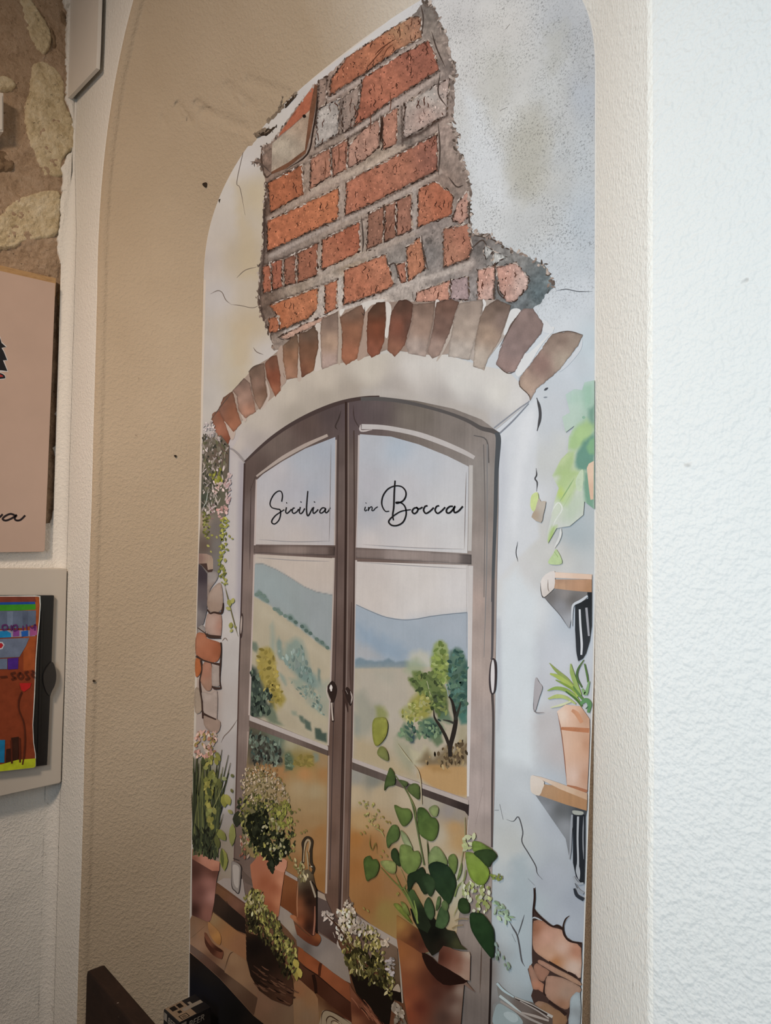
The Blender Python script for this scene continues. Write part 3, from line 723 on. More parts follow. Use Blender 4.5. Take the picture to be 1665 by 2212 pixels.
# hairline cracks of the printed plaster
ck = Strokes()
for t, w_ in (('P:455,635 470,628 480,632 488,648 500,658', 1.5), ('P:500,658 520,660 545,665 560,660', 1.2), ('D1:530,210 560,250 620,275', 1.6), ('C1:1440,940 1460,900 1420,1090 1440,1130 1470,1290', 1.3), ('C1:1420,1665 1470,1620 1540,1600', 1.2),
              ('E1:285,1540 270,1640 288,1720', 1.8), ('E3:80,100 100,190', 2.2), ('E3:50,135 75,135', 3), ('E3:120,190 160,200 190,175 215,260 210,320 250,390 290,460 300,505 330,540', 2.2), ('E3:245,535 285,575', 1.5), ('E3:290,585 285,700', 3.2),
              ('F6:230,830 300,950 350,1040 380,1180 410,1370 450,1450', 3.2), ('F6:445,770 400,920 360,1040', 2.2), ('F6:280,1020 330,1130', 1.6), ('D3:495,1770 450,1840 410,1890 370,1930 340,1990', 1.8), ('D3:350,1030 380,1000 405,1030', 1.8), ('C4:230,160 255,130', 2.2), ('C4:200,600 240,580', 2), ('D2:1350,90 1420,80 1500,95 1600,95', 1.5),
              ('D2:1215,830 1235,900 1238,970 1218,1060', 6), ('E1:450,880 455,940 440,975 460,1010 455,1090', 3.0)):
    cr, q = t.split(':'); ck.line(pp(cr, q), w_, '#4b4a4c' if cr in ('E3', 'F6', 'D2', 'E1') else '#6d5c50')
ck.leaf(*pp('D2', '1280,770')[0], 11, 5, -.6, '#4b4d52').leaf(*pp('D2', '1275,827')[0], 9, 3, -.1, '#80858c')
ck.build('plaster_cracks', MURAL, PM_INK, True)

# ---- painted white lintel and the fan of upright bricks over the window
LINT = empty('brick_arch', (NXC, 0, 1.8)); keep(LINT, MURAL)
lp = Patch(pp('P', '500,972 540,905 570,868 640,812 720,780 800,768 870,760 960,765 1040,790 1095,800 1128,832 1146,862 1130,880 1072,928 1040,907 980,884 900,867 830,859 755,866 700,883 640,913 590,948 545,984 527,1001'), 5)
lp.fill(ps('P', '510,960,#b5a79c 560,905,#b6a89a 620,850,#b9ab9b 700,815,#bcae9e 800,800,#c1b6a8 900,800,#c8c0b8 1000,820,#cec9c2 1080,850,#d3cec6 1120,860,#d2cec9 1140,862,#c6c2c0 560,960,#a3968e 640,895,#a39688 700,868,#a5988a 760,850,#a39689 850,842,#a89e96 950,865,#aea6a0 1030,890,#b6b0ab 1075,915,#b8b4b2 535,985,#a59a96'), 3, 5)
lp.blob(pp('D2', '320,600 560,520 900,620 1000,760 700,700 450,640'), '#cdc7c0', 12, .5).blob(pp('D2', '0,765 200,770 420,820 600,850 750,880 870,930 910,1040 700,950 450,850 250,820 0,820'), '#b0a79f', 6, .7)
lp.build('lintel', LINT, PM_WASH)
AB = [('D1', '165,800 235,770 290,930 325,1030 300,1092 215,1032 155,870', '230,820,#8a533d 220,950,#a0664e 290,1060,#7a4430 180,840,#7e5643'),
      ('D1', '215,772 260,660 345,600 395,800 425,890 355,970 270,870', '300,650,#6f4c3b 330,800,#8a573f 370,930,#9a6248 250,780,#7b5444'),
      ('D1', '345,598 450,485 500,535 540,700 555,790 460,848 400,780 380,650', '430,520,#745c50 450,650,#9a7867 500,780,#a1735d 380,600,#8b6d5e'),
      ('D1', '490,430 540,382 632,350 640,520 657,650 592,775 540,690 505,510', '560,420,#6d5648 580,550,#806354 600,700,#97745f 640,600,#6f5140'),
      ('D1', '635,350 690,292 742,280 775,460 775,595 730,657 690,570 650,480', '700,340,#714a39 720,480,#7b4531 740,620,#9a5f45'),
      ('D1', '795,195 925,82 940,200 928,482 830,500 800,330', '860,150,#6b5342 870,300,#8d644b 870,450,#9b7058'),
      ('D1', '940,90 1020,60 1082,18 1112,80 1118,200 1088,340 1072,420 965,484 945,300', '1020,80,#5f4a3d 1010,250,#6f4d3a 1050,400,#8b5c43 980,440,#6b4433'),
      ('C3', '540,805 640,755 642,950 635,1068 545,1106 533,900', '590,800,#7f695c 590,950,#a1846f 590,1060,#b0968a'),
      ('C3', '650,790 780,715 802,760 780,900 755,1040 688,1080 660,1040 665,880', '720,760,#6f5546 730,880,#8d5f47 700,1020,#9a6349'),
      ('C3', '820,762 870,705 922,700 926,800 915,940 890,1010 840,1037 815,1000 812,850', '870,740,#533a2d 880,860,#74422e 850,1000,#86503c'),
      ('C3', '960,762 1000,695 1050,685 1092,712 1075,830 1040,960 980,1030 935,990 945,860', '1020,720,#573e33 1010,850,#7e4d3c 1060,850,#5d4238 970,990,#8d5f4b'),
      ('C3', '1090,716 1222,700 1210,820 1165,1030 1060,1008 1045,950 1080,830', '1150,720,#7d6558 1140,850,#9a7f6f 1110,980,#a8958a'),
      ('C3', '1230,702 1320,682 1366,702 1310,880 1250,1020 1205,1040 1175,1000 1210,850', '1290,710,#6f5347 1250,850,#765b50 1220,980,#9a8276'),
      ('D2', '680,178 840,150 846,190 820,330 750,570 605,545 620,420 650,250', '760,190,#948377 700,350,#a69486 680,520,#b5a89d'),
      ('D2', '860,200 940,150 1037,190 1025,250 960,430 880,560 852,642 775,612 790,430 825,270', '950,180,#66554b 870,260,#7d695c 880,380,#a38b78 820,560,#b5a698 980,300,#857167'),
      ('D2', '1095,242 1130,210 1190,215 1225,265 1262,320 1250,380 1130,530 1065,650 1010,660 935,600 960,500 1030,330', '1150,300,#87736d 1050,500,#8b7772 1010,630,#957d76'),
      ('D2', '1320,392 1430,370 1535,395 1500,470 1370,640 1210,775 1172,852 1160,810 1095,752 1100,690 1200,560', '1400,420,#8a766a 1250,600,#8d7269 1150,760,#a8907f 1400,580,#b0a08f 1480,430,#9b8a7c 1180,830,#b59f90')]
ul = Patch(np.vstack([pp('D1', '170,860 215,772 345,600 450,490 540,385 690,295 800,200 940,90 1090,20'), pp('C3', '640,760 780,720 870,708 1000,698 1220,700 1365,704'), pp('D2', '840,155 940,152 1035,192 1000,400 880,560 850,625 750,560 600,530'), pp('C3', '1200,1020 1050,1000 935,985 840,1020 690,1060 550,1090'), pp('D1', '1070,410 965,470 830,490 730,640 590,760 460,835 355,955 300,1085')]), 5)
ul.fill(ps('D1', '250,900,#a28a7b 450,700,#9d8676 620,560,#9a8373 780,350,#96806f 930,300,#9b8778') + ps('C3', '640,900,#a08c7d 800,880,#8f7767 930,880,#9a8577 1070,850,#8d7669 1200,850,#8d7a6e 1380,800,#a39387') + ps('D2', '840,350,#a3948a 980,300,#b3a89f 900,560,#bcb1a8'), 2.5, 8).mottle(.06, 10)
ul.build('mortar_bed', LINT, PM_WASH)
mo = Strokes()                                   # pale mortar wedges between the upright bricks
for t, c in (('D1:240,780 330,1040 370,960 300,850', '#b39c8d'), ('D1:380,650 405,780 450,880 470,850 420,790 395,680', '#b49f90'), ('D1:640,500 680,620 650,720 600,770 660,640', '#b5a193'), ('D1:745,270 790,190 805,330 830,500 790,560 775,590 775,440', '#a58c7c'), ('D1:930,90 945,300 965,490 925,500 935,300', '#b09d8e'),
             ('D1:1085,20 1140,10 1140,260 1140,400 1080,420 1090,330 1115,200', '#c1b2a6'), ('C3:640,760 655,800 665,900 655,1060 640,1060 645,900', '#a99686'), ('C3:780,720 820,760 812,900 820,1000 770,1050 755,1030 790,880', '#a38a7a'), ('C3:925,705 950,710 960,760 940,905 920,900 930,800', '#ccc3ba'), ('C3:1365,705 1385,720 1330,880 1260,1020 1230,1050 1300,890', '#b3a498'),
             ('D2:1040,220 1105,225 1060,310 1005,390 985,385 1010,300', '#d4d3d1'), ('D2:1120,520 1160,520 1300,390 1320,340 1335,360 1240,480 1180,580 1110,670 1082,682 1070,640', '#d6d6d5'), ('D2:845,148 866,180 845,235 838,190', '#d3cfcb'), ('D2:1265,290 1310,330 1330,380 1270,380 1250,330', '#d2d4d6'), ('C3:1225,690 1245,690 1248,720 1225,738', '#cbc2bb'), ('C3:648,750 680,745 655,785', '#cfc6bd'), ('C3:775,715 840,690 920,685 900,705 840,720 800,760', '#c8bfb6'),
             ('D2:1370,645 1500,480 1530,420 1520,500 1430,610', '#c9cdd2')):
    mo.blob(pp(*t.split(':')), c)
mo.build('mortar_joints', LINT, PM_WASH, True)
for cr, t, smp in AB:
    p = Patch(pp(cr, t), 4, 0, .45, len(t)); p.poly = p.poly; p.fill(ps(cr, smp), 2.5, 6).mottle(.09, 12, len(t)).edge(2.2, .84)
    p.build('arch_brick', LINT, PM_ARCH)
sk = Strokes()
for t in ('C3:780,760 795,780 800,730', 'D1:385,660 395,720', 'D1:505,470 515,600', 'D1:800,440 815,480', 'D1:1135,250 1145,390', 'D2:1300,80 1290,110', 'D2:775,612 800,620', 'D2:840,625 858,625', 'C3:1085,640 1090,690', 'C3:660,860 668,980'): sk.line(pp(*t.split(':')), 2.2, '#4a382f')
for t in ('D1:150,860 240,740 350,600', 'D1:345,600 450,487', 'D1:487,430 540,380 630,352', 'D2:935,600 1010,660 1065,650', 'D2:1095,690 1100,750 1160,810 1172,852', 'D2:1100,240 1040,330 960,480', 'D2:1320,392 1430,370 1535,395'): sk.line(pp(*t.split(':')), 1.8, '#54443b')
sk.build('brick_outlines', LINT, PM_INK, True)

# ---- the painted window
WIN = empty('painted_window', (NXC, 0, 0.6)); keep(WIN, MURAL)
# recess: thin diagonal corners of the reveal
rc = Strokes()
rc.line(pp('D1', '305,1115 350,1130 400,1175 455,1240'), [3, 4, 5, 5], '#8b807c').line(pp('D1', '310,1125 400,1190'), 2, '#c4b8b0')
rc.line(pp('D2', '920,1040 1010,970 1100,900 1165,855'), [3, 3, 3, 2], '#8b8d94').line(pp('D2', '960,1075 1050,990 1160,870'), [3, 3, 2], '#85878f')
rc.line(pp('D1', '310,1130 312,1400 345,1600'), 1.5, '#c8bdb6')
rc.build('recess_corners', WIN, PM_INK, True)
FO = np.vstack([pp('P', '504,1905 508,1800 511,1690 515,1550 519,1400 524,1200 527,1060 528,1001 545,984 590,948 640,913 700,883 755,866 830,858 900,866 980,883 1040,906 1070,928 1078,940'), pp('P', '1077,1100 1073,1300 1070,1500 1069,1700 1064,1850 1062,2000 1058,2212 640,2212')])
fr = Patch(FO, 6)
fr.fill(ps('P', '535,1020,#574741 600,950,#6a5a52 660,915,#5b4a44 720,890,#4f4240 760,895,#57494a 800,880,#5d5150 900,890,#72685f 980,905,#7d736c 1040,930,#857b74 1062,960,#8d837d 540,1120,#6a5a55 538,1250,#77655d 533,1400,#75645b 528,1550,#7a685f 520,1700,#6d5b52 512,1850,#5a483e 735,1000,#5a4b46 733,1200,#5d4b45 728,1400,#59463f 722,1600,#5b463c 715,1800,#5d463a 728,1950,#543c30 760,1000,#6b5c55 760,1200,#6b5850 757,1400,#604d45 750,1600,#654f45 745,1800,#6b5347 742,1950,#5f4738 1045,1020,#8d857f 1045,1200,#938780 1040,1300,#a8948a 1040,1450,#a8978e 1038,1600,#a3938c 1037,1720,#a1928c 1035,1850,#988a82 1040,2000,#80736a 1035,2100,#6b5f57 1030,2200,#5d534d 1060,1300,#8f847e 1060,1600,#9d928d'), 3, 6)
fr.mottle(.05, 30, 3).build('window_frame', WIN, PM_WOOD, 'brown painted frame with arched top')
fs = Strokes()
# dark contour of the frame head and sides
fs.line(pp('D1', '455,1240 560,1140 700,1020 870,905 1050,810 1230,735 1380,690 1540,665 1665,660'), [4, 6, 7, 8, 9, 9, 8, 8, 8], '#453734')
fs.line(pp('D2', '0,840 130,838 280,855 420,885 600,935 740,990 830,1040 910,1060 955,1085'), [8, 9, 8, 7, 7, 8, 9, 10, 8], '#55504e')
fs.line(pp('P', '529,1001 526,1120 522,1300 517,1450'), [4, 4, 3, 3], '#3f302d').line(pp('P', '517,1450 512,1650 506,1880'), [3, 3, 3], '#4d3a33')
fs.line(pp('E1', '100,560 112,640 95,900 85,1300 70,1700 60,2081'), [10, 11, 9, 8, 7, 6], '#4e5154')
fs.line(pp('P', '1066,1250 1064,1400 1062,1425'), [6, 5, 4], '#565254').line(pp('P', '1064,1498 1066,1560 1064,1700 1063,1830'), [6, 5, 5, 4], '#4f4644')
fs.line(pp('P', '1062,2050 1060,2130 1057,2212'), [3, 4, 4], '#1f1815')
fs.line(pp('P', '543,1050 541,1150 540,1230'), 2, '#433532').line(pp('P', '541,1060 552,1030'), 3, '#3d2f2b')
fs.line(pp('P', '1045,960 1048,1100 1046,1290'), [2.5, 2, 1.5], '#6d6764').line(pp('D2', '780,1090 870,1125 885,1281'), [2, 3, 3], '#5f5a58').line(pp('P', '1053,960 1052,1200 1046,1420'), [3, 3, 1], '#7f7b79')
fs.line(pp('P', '1044,1700 1028,1780'), 1.5, '#6d5f58').line(pp('P', '1046,1640 1046,1800'), 1.5, '#7d6f69').line(pp('F5', '1255,1000 1245,1300 1230,1700'), 3, '#4f4138').line(pp('F5', '1390,1180 1385,1600 1370,2164'), [3, 4, 4], '#1d1512')
# central meeting stiles
fs.line(pp('P', '748,868 748,1100 745,1400 740,1700 733,1995'), [5, 5, 5, 6, 6], '#33241f').line(pp('P', '753,870 753,1100 750,1400 745,1700 738,1995'), 2, '#7d6c63', 4, False)
fs.line(pp('P', '731,940 729,1180 726,1400 720,1600 713,1900'), 2, '#41332f', 4, False).line(pp('P', '765,930 766,1180 763,1400 759,1640 754,1940'), 2.5, '#44352f', 4, False)
fs.line(pp('D1', '1320,780 1300,850 1270,920 1290,950'), 3, '#3b302d').line(pp('D1', '1430,730 1440,850 1490,940'), 2.5, '#433634').line(pp('P', '760,1300 757,1420 759,1500'), 4, '#4a3832')
for x0 in (742, 757, 762): fs.line(pp('P', f'{x0},1650 {x0 - 6},1850 {x0 - 10},1960'), 1.5, '#4d392f')
fs.build('frame_lines', WIN, PM_INK, True)
# mouldings: lit edge inside the right casement and glazing bars
mo = Strokes()
mo.line(pp('P', '1018,1005 1017,1100 1015,1190'), [8, 8, 8], '#b9b3ae', 4, False).line(pp('P', '1017,1222 1015,1400 1012,1600 1010,1720'), [11, 10, 9, 7], '#c3bcb8', 4, False).line(pp('P', '1010,1770 1006,1850 1000,1900'), [5, 4, 3], '#b5aaa3', 4, False)
mo.line(pp('D2', '5,1030 150,1035 300,1060 420,1090 560,1140 700,1200 785,1245'), [11, 10, 10, 11, 11, 10, 8], '#b7afab')
mo.line(pp('D1', '1495,905 1500,960 1600,950'), 4, '#b8aca8').line(pp('D1', '560,1370 640,1310 800,1200 1000,1090 1200,1000'), [4, 5, 8, 8, 6], '#a59489')
mo.line(pp('P', '555,1036 553,1100 551,1178'), 4, '#b09f97', 4, False).line(pp('P', '551,1198 547,1350 542,1480 540,1545'), 6, '#ad9b91', 4, False).line(pp('P', '538,1580 537,1640 536,1690'), 7, '#957f73', 4, False)
mo.line(pp('P', '726,950 724,1080 723,1178'), 4, '#a8988f', 4, False).line(pp('P', '721,1205 717,1350 713,1480 708,1610'), 6, '#ab9a90', 4, False).line(pp('P', '709,1632 708,1750 704,1930'), 6, '#9a8575', 4, False)
mo.line(pp('P', '776,940 774,1080 771,1183'), 4, '#b3a7a2', 4, False).line(pp('P', '770,1210 768,1400 764,1638'), 4, '#b3a69f', 4, False)
mo.build('glazing_beads', WIN, PM_WASH, True)

# panes of the painted window
G = Patch(pp('P', '556,1036 569,1024 610,997 660,969 725,944 724,1080 722,1178 553,1176'), 5)
G.fill(ps('P', '600,1020,#b0a9a9 660,1000,#a2a4aa 700,970,#9da0a8 640,1060,#a8a4a8 700,1100,#aca5a6 600,1120,#b2a8a4 680,1060,#a0a2a9 640,1165,#b5a9a2 570,1160,#b3a79f'), 2.5, 14).build('pane', WIN, PM_WASH)
G = Patch(pp('P', '778,938 845,943 905,960 967,985 1013,1008 1012,1100 1010,1195 772,1183'), 6)
G.fill(ps('P', '800,960,#adaeb3 860,970,#a7b0ba 920,1000,#b4b6bb 990,1030,#bdbcbe 800,1040,#adaaae 880,1050,#bab7b9 800,1110,#a3a2a6 850,1140,#b9b3b2 960,1100,#c2c0c0 1000,1180,#c6c2c0 800,1175,#bfb5b0 900,1180,#c5beba'), 2.5, 14).build('pane', WIN, PM_WASH)
# centre-left pane with hills
G = Patch(pp('P', '552,1197 722,1206 719,1285 714,1450 708,1612 541,1544 545,1420'), 2.8)
G.fill(ps('P', '560,1205,#b3a496 640,1215,#b7a79a 700,1240,#b5a69a 700,1275,#b7a99e'), 2.5, 14)
G.blob(pp('D3', '640,300 740,298 860,350 1000,430 1130,515 1250,565 1400,592 1400,1130 1250,1040 1090,910 920,790 800,690 640,600'), '#8c9290', 1.5)
G.blob(pp('D3', '640,310 900,400 1000,700 640,560'), '#8d9796', 14, .5).blob(pp('D3', '1100,560 1400,600 1400,1050 1200,950'), '#8f9293', 12, .5)
G.blob(pp('D3', '640,600 800,690 920,790 1090,910 1250,1040 1380,1115 1380,2050 600,1800'), '#a59880', 2)
G.blob(pp('D3', '660,640 800,720 1000,900 1200,1060 1360,1150 1340,1250 1100,1050 900,900 700,800'), '#b0a38c', 10, .6)
for t, c, f_, o_ in (('660,590 700,545 760,590 800,660 790,680 720,640', '#66776f', 2, .9), ('840,710 890,720 920,780 900,790 850,740', '#5d6e67', 2, .9), ('940,780 1000,770 1070,850 1060,890 980,830', '#66776e', 2.5, .85), ('1090,860 1140,870 1200,950 1180,980 1110,920', '#67786f', 2.5, .85), ('1190,950 1240,990 1330,1060 1360,1110 1240,1030', '#5f7068', 2, .85),
                     ('810,900 830,840 850,900 860,1100 850,1180 810,1100', '#8a9183', 5, .8), ('870,1050 890,980 915,1050 930,1200 900,1200 870,1150', '#6f8078', 3, .85), ('930,1180 960,1050 1050,1000 1110,1030 1150,1150 1180,1290 1280,1400 1270,1500 1100,1400 1000,1290', '#78877d', 7, .85), ('1040,1290 1150,1260 1250,1400 1290,1450 1200,1480 1100,1390', '#667a74', 5, .7), ('1255,1400 1265,1290 1280,1300 1285,1440', '#5f7069', 2, .8),
                     ('900,1330 940,1360 965,1440 950,1450 910,1390', '#78867a', 3, .8), ('990,1380 1100,1400 1200,1500 1230,1570 1150,1550 1050,1470', '#7f8b7c', 4, .75), ('1150,1500 1350,1600 1360,1750 1250,1720 1150,1620', '#868b7c', 8, .75), ('1240,1420 1370,1400 1360,1600 1260,1560', '#8b9082', 8, .7),
                     ('620,1030 680,1040 700,1100 680,1140 630,1100', '#5f6a5b', 3, .9), ('700,1110 780,1085 840,1140 860,1240 840,1290 880,1400 910,1480 930,1560 870,1700 800,1620 740,1500 700,1350 680,1200', '#93803b', 5, .95), ('740,1120 800,1110 840,1180 830,1260 760,1280', '#9a8640', 6, .8), ('820,1500 920,1540 960,1580 900,1690 850,1650', '#8d7b34', 4, .8),
                     ('610,1250 680,1290 700,1370 740,1440 760,1500 830,1540 830,1650 760,1740 600,1780', '#39423a', 5, .95), ('640,1400 700,1450 700,1560 640,1600', '#2f3a33', 5, .8), ('740,1700 830,1640 900,1780 940,1830 800,1800', '#56624f', 4, .8), ('660,1600 690,1540 700,1640', '#5f6b5c', 2, .8),
                     ('850,1600 960,1690 1100,1830 1230,1960 1100,1900 950,1840 880,1780', '#a1937a', 3, .7), ('1010,1690 1060,1690 1070,1740 1020,1730', '#7f8674', 2.5, .8), ('1080,1730 1120,1740 1130,1810 1090,1790', '#4f5d50', 2, .9), ('1130,1760 1190,1800 1200,1880 1140,1850', '#435248', 2, .9), ('1230,1850 1280,1860 1300,1900 1340,1900 1345,1990 1240,1950', '#3c4a40', 2, .95),
                     ('940,1490 1100,1580 1300,1720 1350,1760 1350,1830 1200,1760 1000,1600', '#a79a7f', 4, .6), ('760,1480 790,1470 830,1560 800,1640 770,1600', '#a99b7c', 2.5, .8)):
    G.blob(pp('D3', t), c, f_, o_, 1.5)
G.line(pp('D3', '665,300 740,298 860,350 1000,430 1130,515 1250,565 1390,592'), 1.6, '#6f7373', 1.2, .7)
G.build('pane', WIN, PM_WASH)
# centre-right pane: valley and tree
G = Patch(pp('P', '772,1213 1011,1221 1011,1400 1010,1500 1009,1725 763,1640 767,1420 769,1307'), 3)
G.fill(ps('P', '790,1230,#bdb2ab 900,1250,#c6beb8 990,1280,#c9c3c0 800,1290,#c0b5ad 900,1320,#c6bfba'), 2.5, 14)
G.blob(pp('D4', '190,520 330,580 470,635 620,660 740,655 880,630 1040,610 1220,592 1220,1100 190,1090'), '#98a1aa', 1.5)
G.blob(pp('D4', '190,680 350,760 600,880 680,960 600,1020 400,1000 250,900'), '#7f92a4', 14, .6, 5).blob(pp('D4', '700,640 1210,600 1210,900 900,760'), '#a4a9b1', 16, .5).blob(pp('D4', '200,860 330,900 450,1010 300,1030 190,1000'), '#a6a09c', 10, .6)
G.blob(pp('D4', '180,1080 700,1080 1220,1080 1220,2300 170,2000'), '#a79b87', 3)
G.blob(pp('D4', '195,1020 240,1000 300,1020 380,1035 450,1030 500,1005 560,1040 680,1030 690,1090 195,1095'), '#6c7d86', 2, .9, 1)
G.blob(pp('D4', '200,1100 700,1090 700,1500 550,1700 200,1300'), '#a9a093', 14, .6, 4).blob(pp('D4', '380,1120 560,1110 540,1250 400,1200'), '#9b9788', 10, .5)
for t, c, f_, o_ in (('190,1330 270,1290 350,1420 430,1420 400,1560 330,1680 250,1720 190,1680', '#8d8b7d', 10, .75), ('380,1440 460,1440 490,1520 480,1600 390,1560', '#7d8046', 5, .8), ('190,1500 240,1560 230,1740 190,1700', '#7c8078', 6, .6),
                     ('700,960 780,930 860,960 900,1050 860,1100 760,1060 680,1020', '#b4b0a0', 8, .9), ('670,1040 750,1010 830,1080 800,1150 700,1150 650,1120', '#90997a', 8, .8),
                     ('900,930 930,860 980,845 1020,890 1035,960 1030,1050 1100,1100 1050,1220 960,1250 890,1130 880,1020', '#7c8a46', 4, .95), ('910,880 960,850 1010,880 1020,940 940,960', '#8e9a62', 5, .8), ('1045,960 1100,910 1150,920 1190,1010 1215,1030 1215,1500 1150,1560 1080,1500 1040,1300 1030,1150', '#4a6356', 4, .95), ('1100,920 1160,950 1180,1050 1110,1100 1070,1000', '#5e7a64', 6, .7), ('1170,1080 1215,1040 1215,1400 1180,1300', '#32514c', 5, .8),
                     ('680,1185 720,1180 720,1130 780,1120 840,1150 900,1120 960,1200 1030,1300 1040,1500 960,1560 880,1400 800,1330 740,1300 700,1250', '#5d6b3a', 3, .95), ('720,1140 790,1130 850,1200 840,1300 760,1280', '#6d7c45', 5, .7), ('690,1400 760,1310 860,1330 900,1450 850,1560 780,1560 700,1480', '#8a8637', 7, .9), ('880,1350 960,1310 1020,1400 1000,1540 920,1500', '#3f4a36', 6, .85), ('600,1490 650,1440 700,1440 740,1520 690,1590 640,1560', '#8f9150', 6, .85),
                     ('580,1700 640,1580 690,1640 740,1700 800,1580 870,1540 960,1580 1000,1650 960,1720 880,1720 800,1700 700,1760 640,1730', '#5e7257', 4, .9), ('800,1560 900,1540 960,1640 880,1740 820,1680', '#44604e', 5, .85), ('870,1620 930,1600 960,1680 920,1700', '#27352f', 3, .9), ('680,1720 710,1660 740,1700 730,1770 700,1770', '#31434a', 2.5, .9), ('1030,1480 1090,1590 1050,1600 940,1550 950,1500', '#536a52', 4, .85), ('1130,1500 1215,1450 1215,1600 1150,1600', '#3f6b60', 4, .9),
                     ('880,1700 970,1680 990,1760 940,1800 900,1760', '#4d6244', 3, .8), ('560,1720 700,1800 740,1950 700,2040 620,2000 560,1850', '#8a8a6f', 8, .6), ('690,1820 800,1860 820,1780 900,1860 900,1900 770,1960 720,1960', '#aea586', 4, .8), ('760,1930 850,1830 900,1900 1020,1800 1080,1850 1215,1700 1215,1960 1100,1990 960,2010 850,1990', '#6f5d42', 7, .85), ('1130,1620 1200,1610 1210,1760 1120,1780', '#9a9074', 5, .8), ('1100,1800 1150,1760 1170,1900 1120,1930', '#4b3a2b', 4, .8),
                     ('760,1990 900,1960 1215,1980 1215,2250 1000,2250 770,2080', '#ac8655', 5, .9), ('850,1960 1000,1990 1050,2030 900,2020', '#94703f', 6, .6), ('180,1720 400,1760 560,1900 740,2080 600,2080 170,1920', '#a38f6d', 12, .7)):
    G.blob(pp('D4', t), c, f_, o_, 2.0)
G.build('pane', WIN, PM_WASH)
tf = Strokes(); rt_ = np.random.default_rng(5)       # dabs of foliage in the landscape
scatter(tf, pp('D4', '900,900 960,850 1020,890 1035,1050 1060,1200 960,1250 890,1130'), 60, (7, 16), (5, 10), ['#7f8c44', '#6d7d3c', '#8f9a5c', '#5f7038'], (0, 3.1), rt_)
scatter(tf, pp('D4', '690,1200 730,1130 830,1140 900,1130 1000,1300 1030,1500 930,1540 860,1400 760,1300'), 90, (7, 15), (4, 9), ['#5a683a', '#48562f', '#6d7a42', '#3a4529', '#7a8248'], (0, 3.1), rt_)
scatter(tf, pp('D4', '1050,960 1110,915 1170,940 1210,1040 1210,1480 1100,1500 1040,1300'), 100, (7, 17), (5, 10), ['#47614f', '#39544a', '#56725c', '#2f4a43', '#4a6a60'], (0, 3.1), rt_)
scatter(tf, pp('D4', '600,1500 700,1400 860,1340 880,1480 760,1580 650,1600'), 60, (6, 13), (4, 8), ['#878440', '#9a944e', '#767a3a', '#a3a068'], (0, 3.1), rt_)
scatter(tf, pp('D4', '580,1690 680,1580 800,1580 960,1560 1000,1660 900,1740 760,1740 640,1760'), 70, (6, 15), (4, 8), ['#4d6450', '#3c5246', '#5f7658', '#2d3d38', '#6d8060'], (.4, 2.2), rt_)
scatter(tf, pp('D4', '780,1960 900,1870 1010,1800 1200,1720 1200,1950 1000,2000'), 70, (6, 15), (3, 7), ['#6b5940', '#54442f', '#86714f', '#3d3122', '#97825c'], (1.0, 2.1), rt_)
scatter(tf, pp('D3', '700,1110 790,1090 860,1200 880,1400 930,1560 850,1680 760,1500 690,1300'), 70, (6, 14), (4, 9), ['#8f7c38', '#7a6a2e', '#a08c46', '#857338'], (0, 3.1), rt_)
scatter(tf, pp('D3', '620,1280 720,1400 830,1540 800,1720 640,1740'), 90, (7, 18), (3, 8), ['#2f3830', '#3d473c', '#222a25', '#4f5a4a', '#5f6b58'], (1.0, 2.1), rt_)
scatter(tf, pp('D3', '860,1060 930,1200 1100,1060 1180,1290 1270,1450 1100,1380 960,1240'), 60, (7, 18), (3, 7), ['#76867d', '#66786f', '#87938a'], (1.2, 1.9), rt_)
scatter(tf, pp('D3', '1000,1400 1230,1480 1350,1640 1340,1740 1180,1640 1050,1490'), 50, (5, 12), (3, 6), ['#77857a', '#858c7c', '#66766c'], (.4, 2.2), rt_)
for t in ('680,590', '715,575', '750,600', '780,645', '850,725', '890,745', '912,765', '950,790', '1000,810', '1050,850', '1110,890', '1150,930', '1190,955', '1250,1010', '1300,1040', '1350,1090'): tf.leaf(*pp('D3', t)[0], 10, 8, .5, ['#5a6b62', '#67776d', '#4f6058'][len(t) % 3])
tf.build('landscape_foliage', WIN, PM_WASH, True)
tr = Strokes()                                   # tree in the valley: trunk and boughs
tr.line(pp('D4', '1055,1890 1055,1800 1085,1680 1105,1560 1090,1470 1070,1390 1035,1340'), [8, 9, 10, 9, 7, 5, 2], '#2a2420').line(pp('D4', '1050,1800 1010,1700 960,1610 915,1540 905,1470'), [7, 7, 6, 4, 1.5], '#2d2621').line(pp('D4', '1100,1560 1130,1470 1150,1400'), [7, 5, 2], '#33312b').line(pp('D4', '1090,1590 1040,1570 990,1560'), [5, 4, 2], '#383630')
tr.line(pp('D4', '845,1210 865,1285'), 3.5, '#c3bd9d').line(pp('D4', '868,1300 878,1340'), 3, '#c3bd9d').line(pp('D4', '1015,1235 1040,1350'), 6, '#8fa0a0').line(pp('D4', '1040,1230 1055,1280'), 4, '#8fa0a0')
tr.line(pp('D4', '210,525 330,580 470,635 620,660 740,655 880,630 1040,610 1205,595'), 1.6, '#757d85', 4, False)
tr.build('valley_tree', WIN, PM_INK, True)
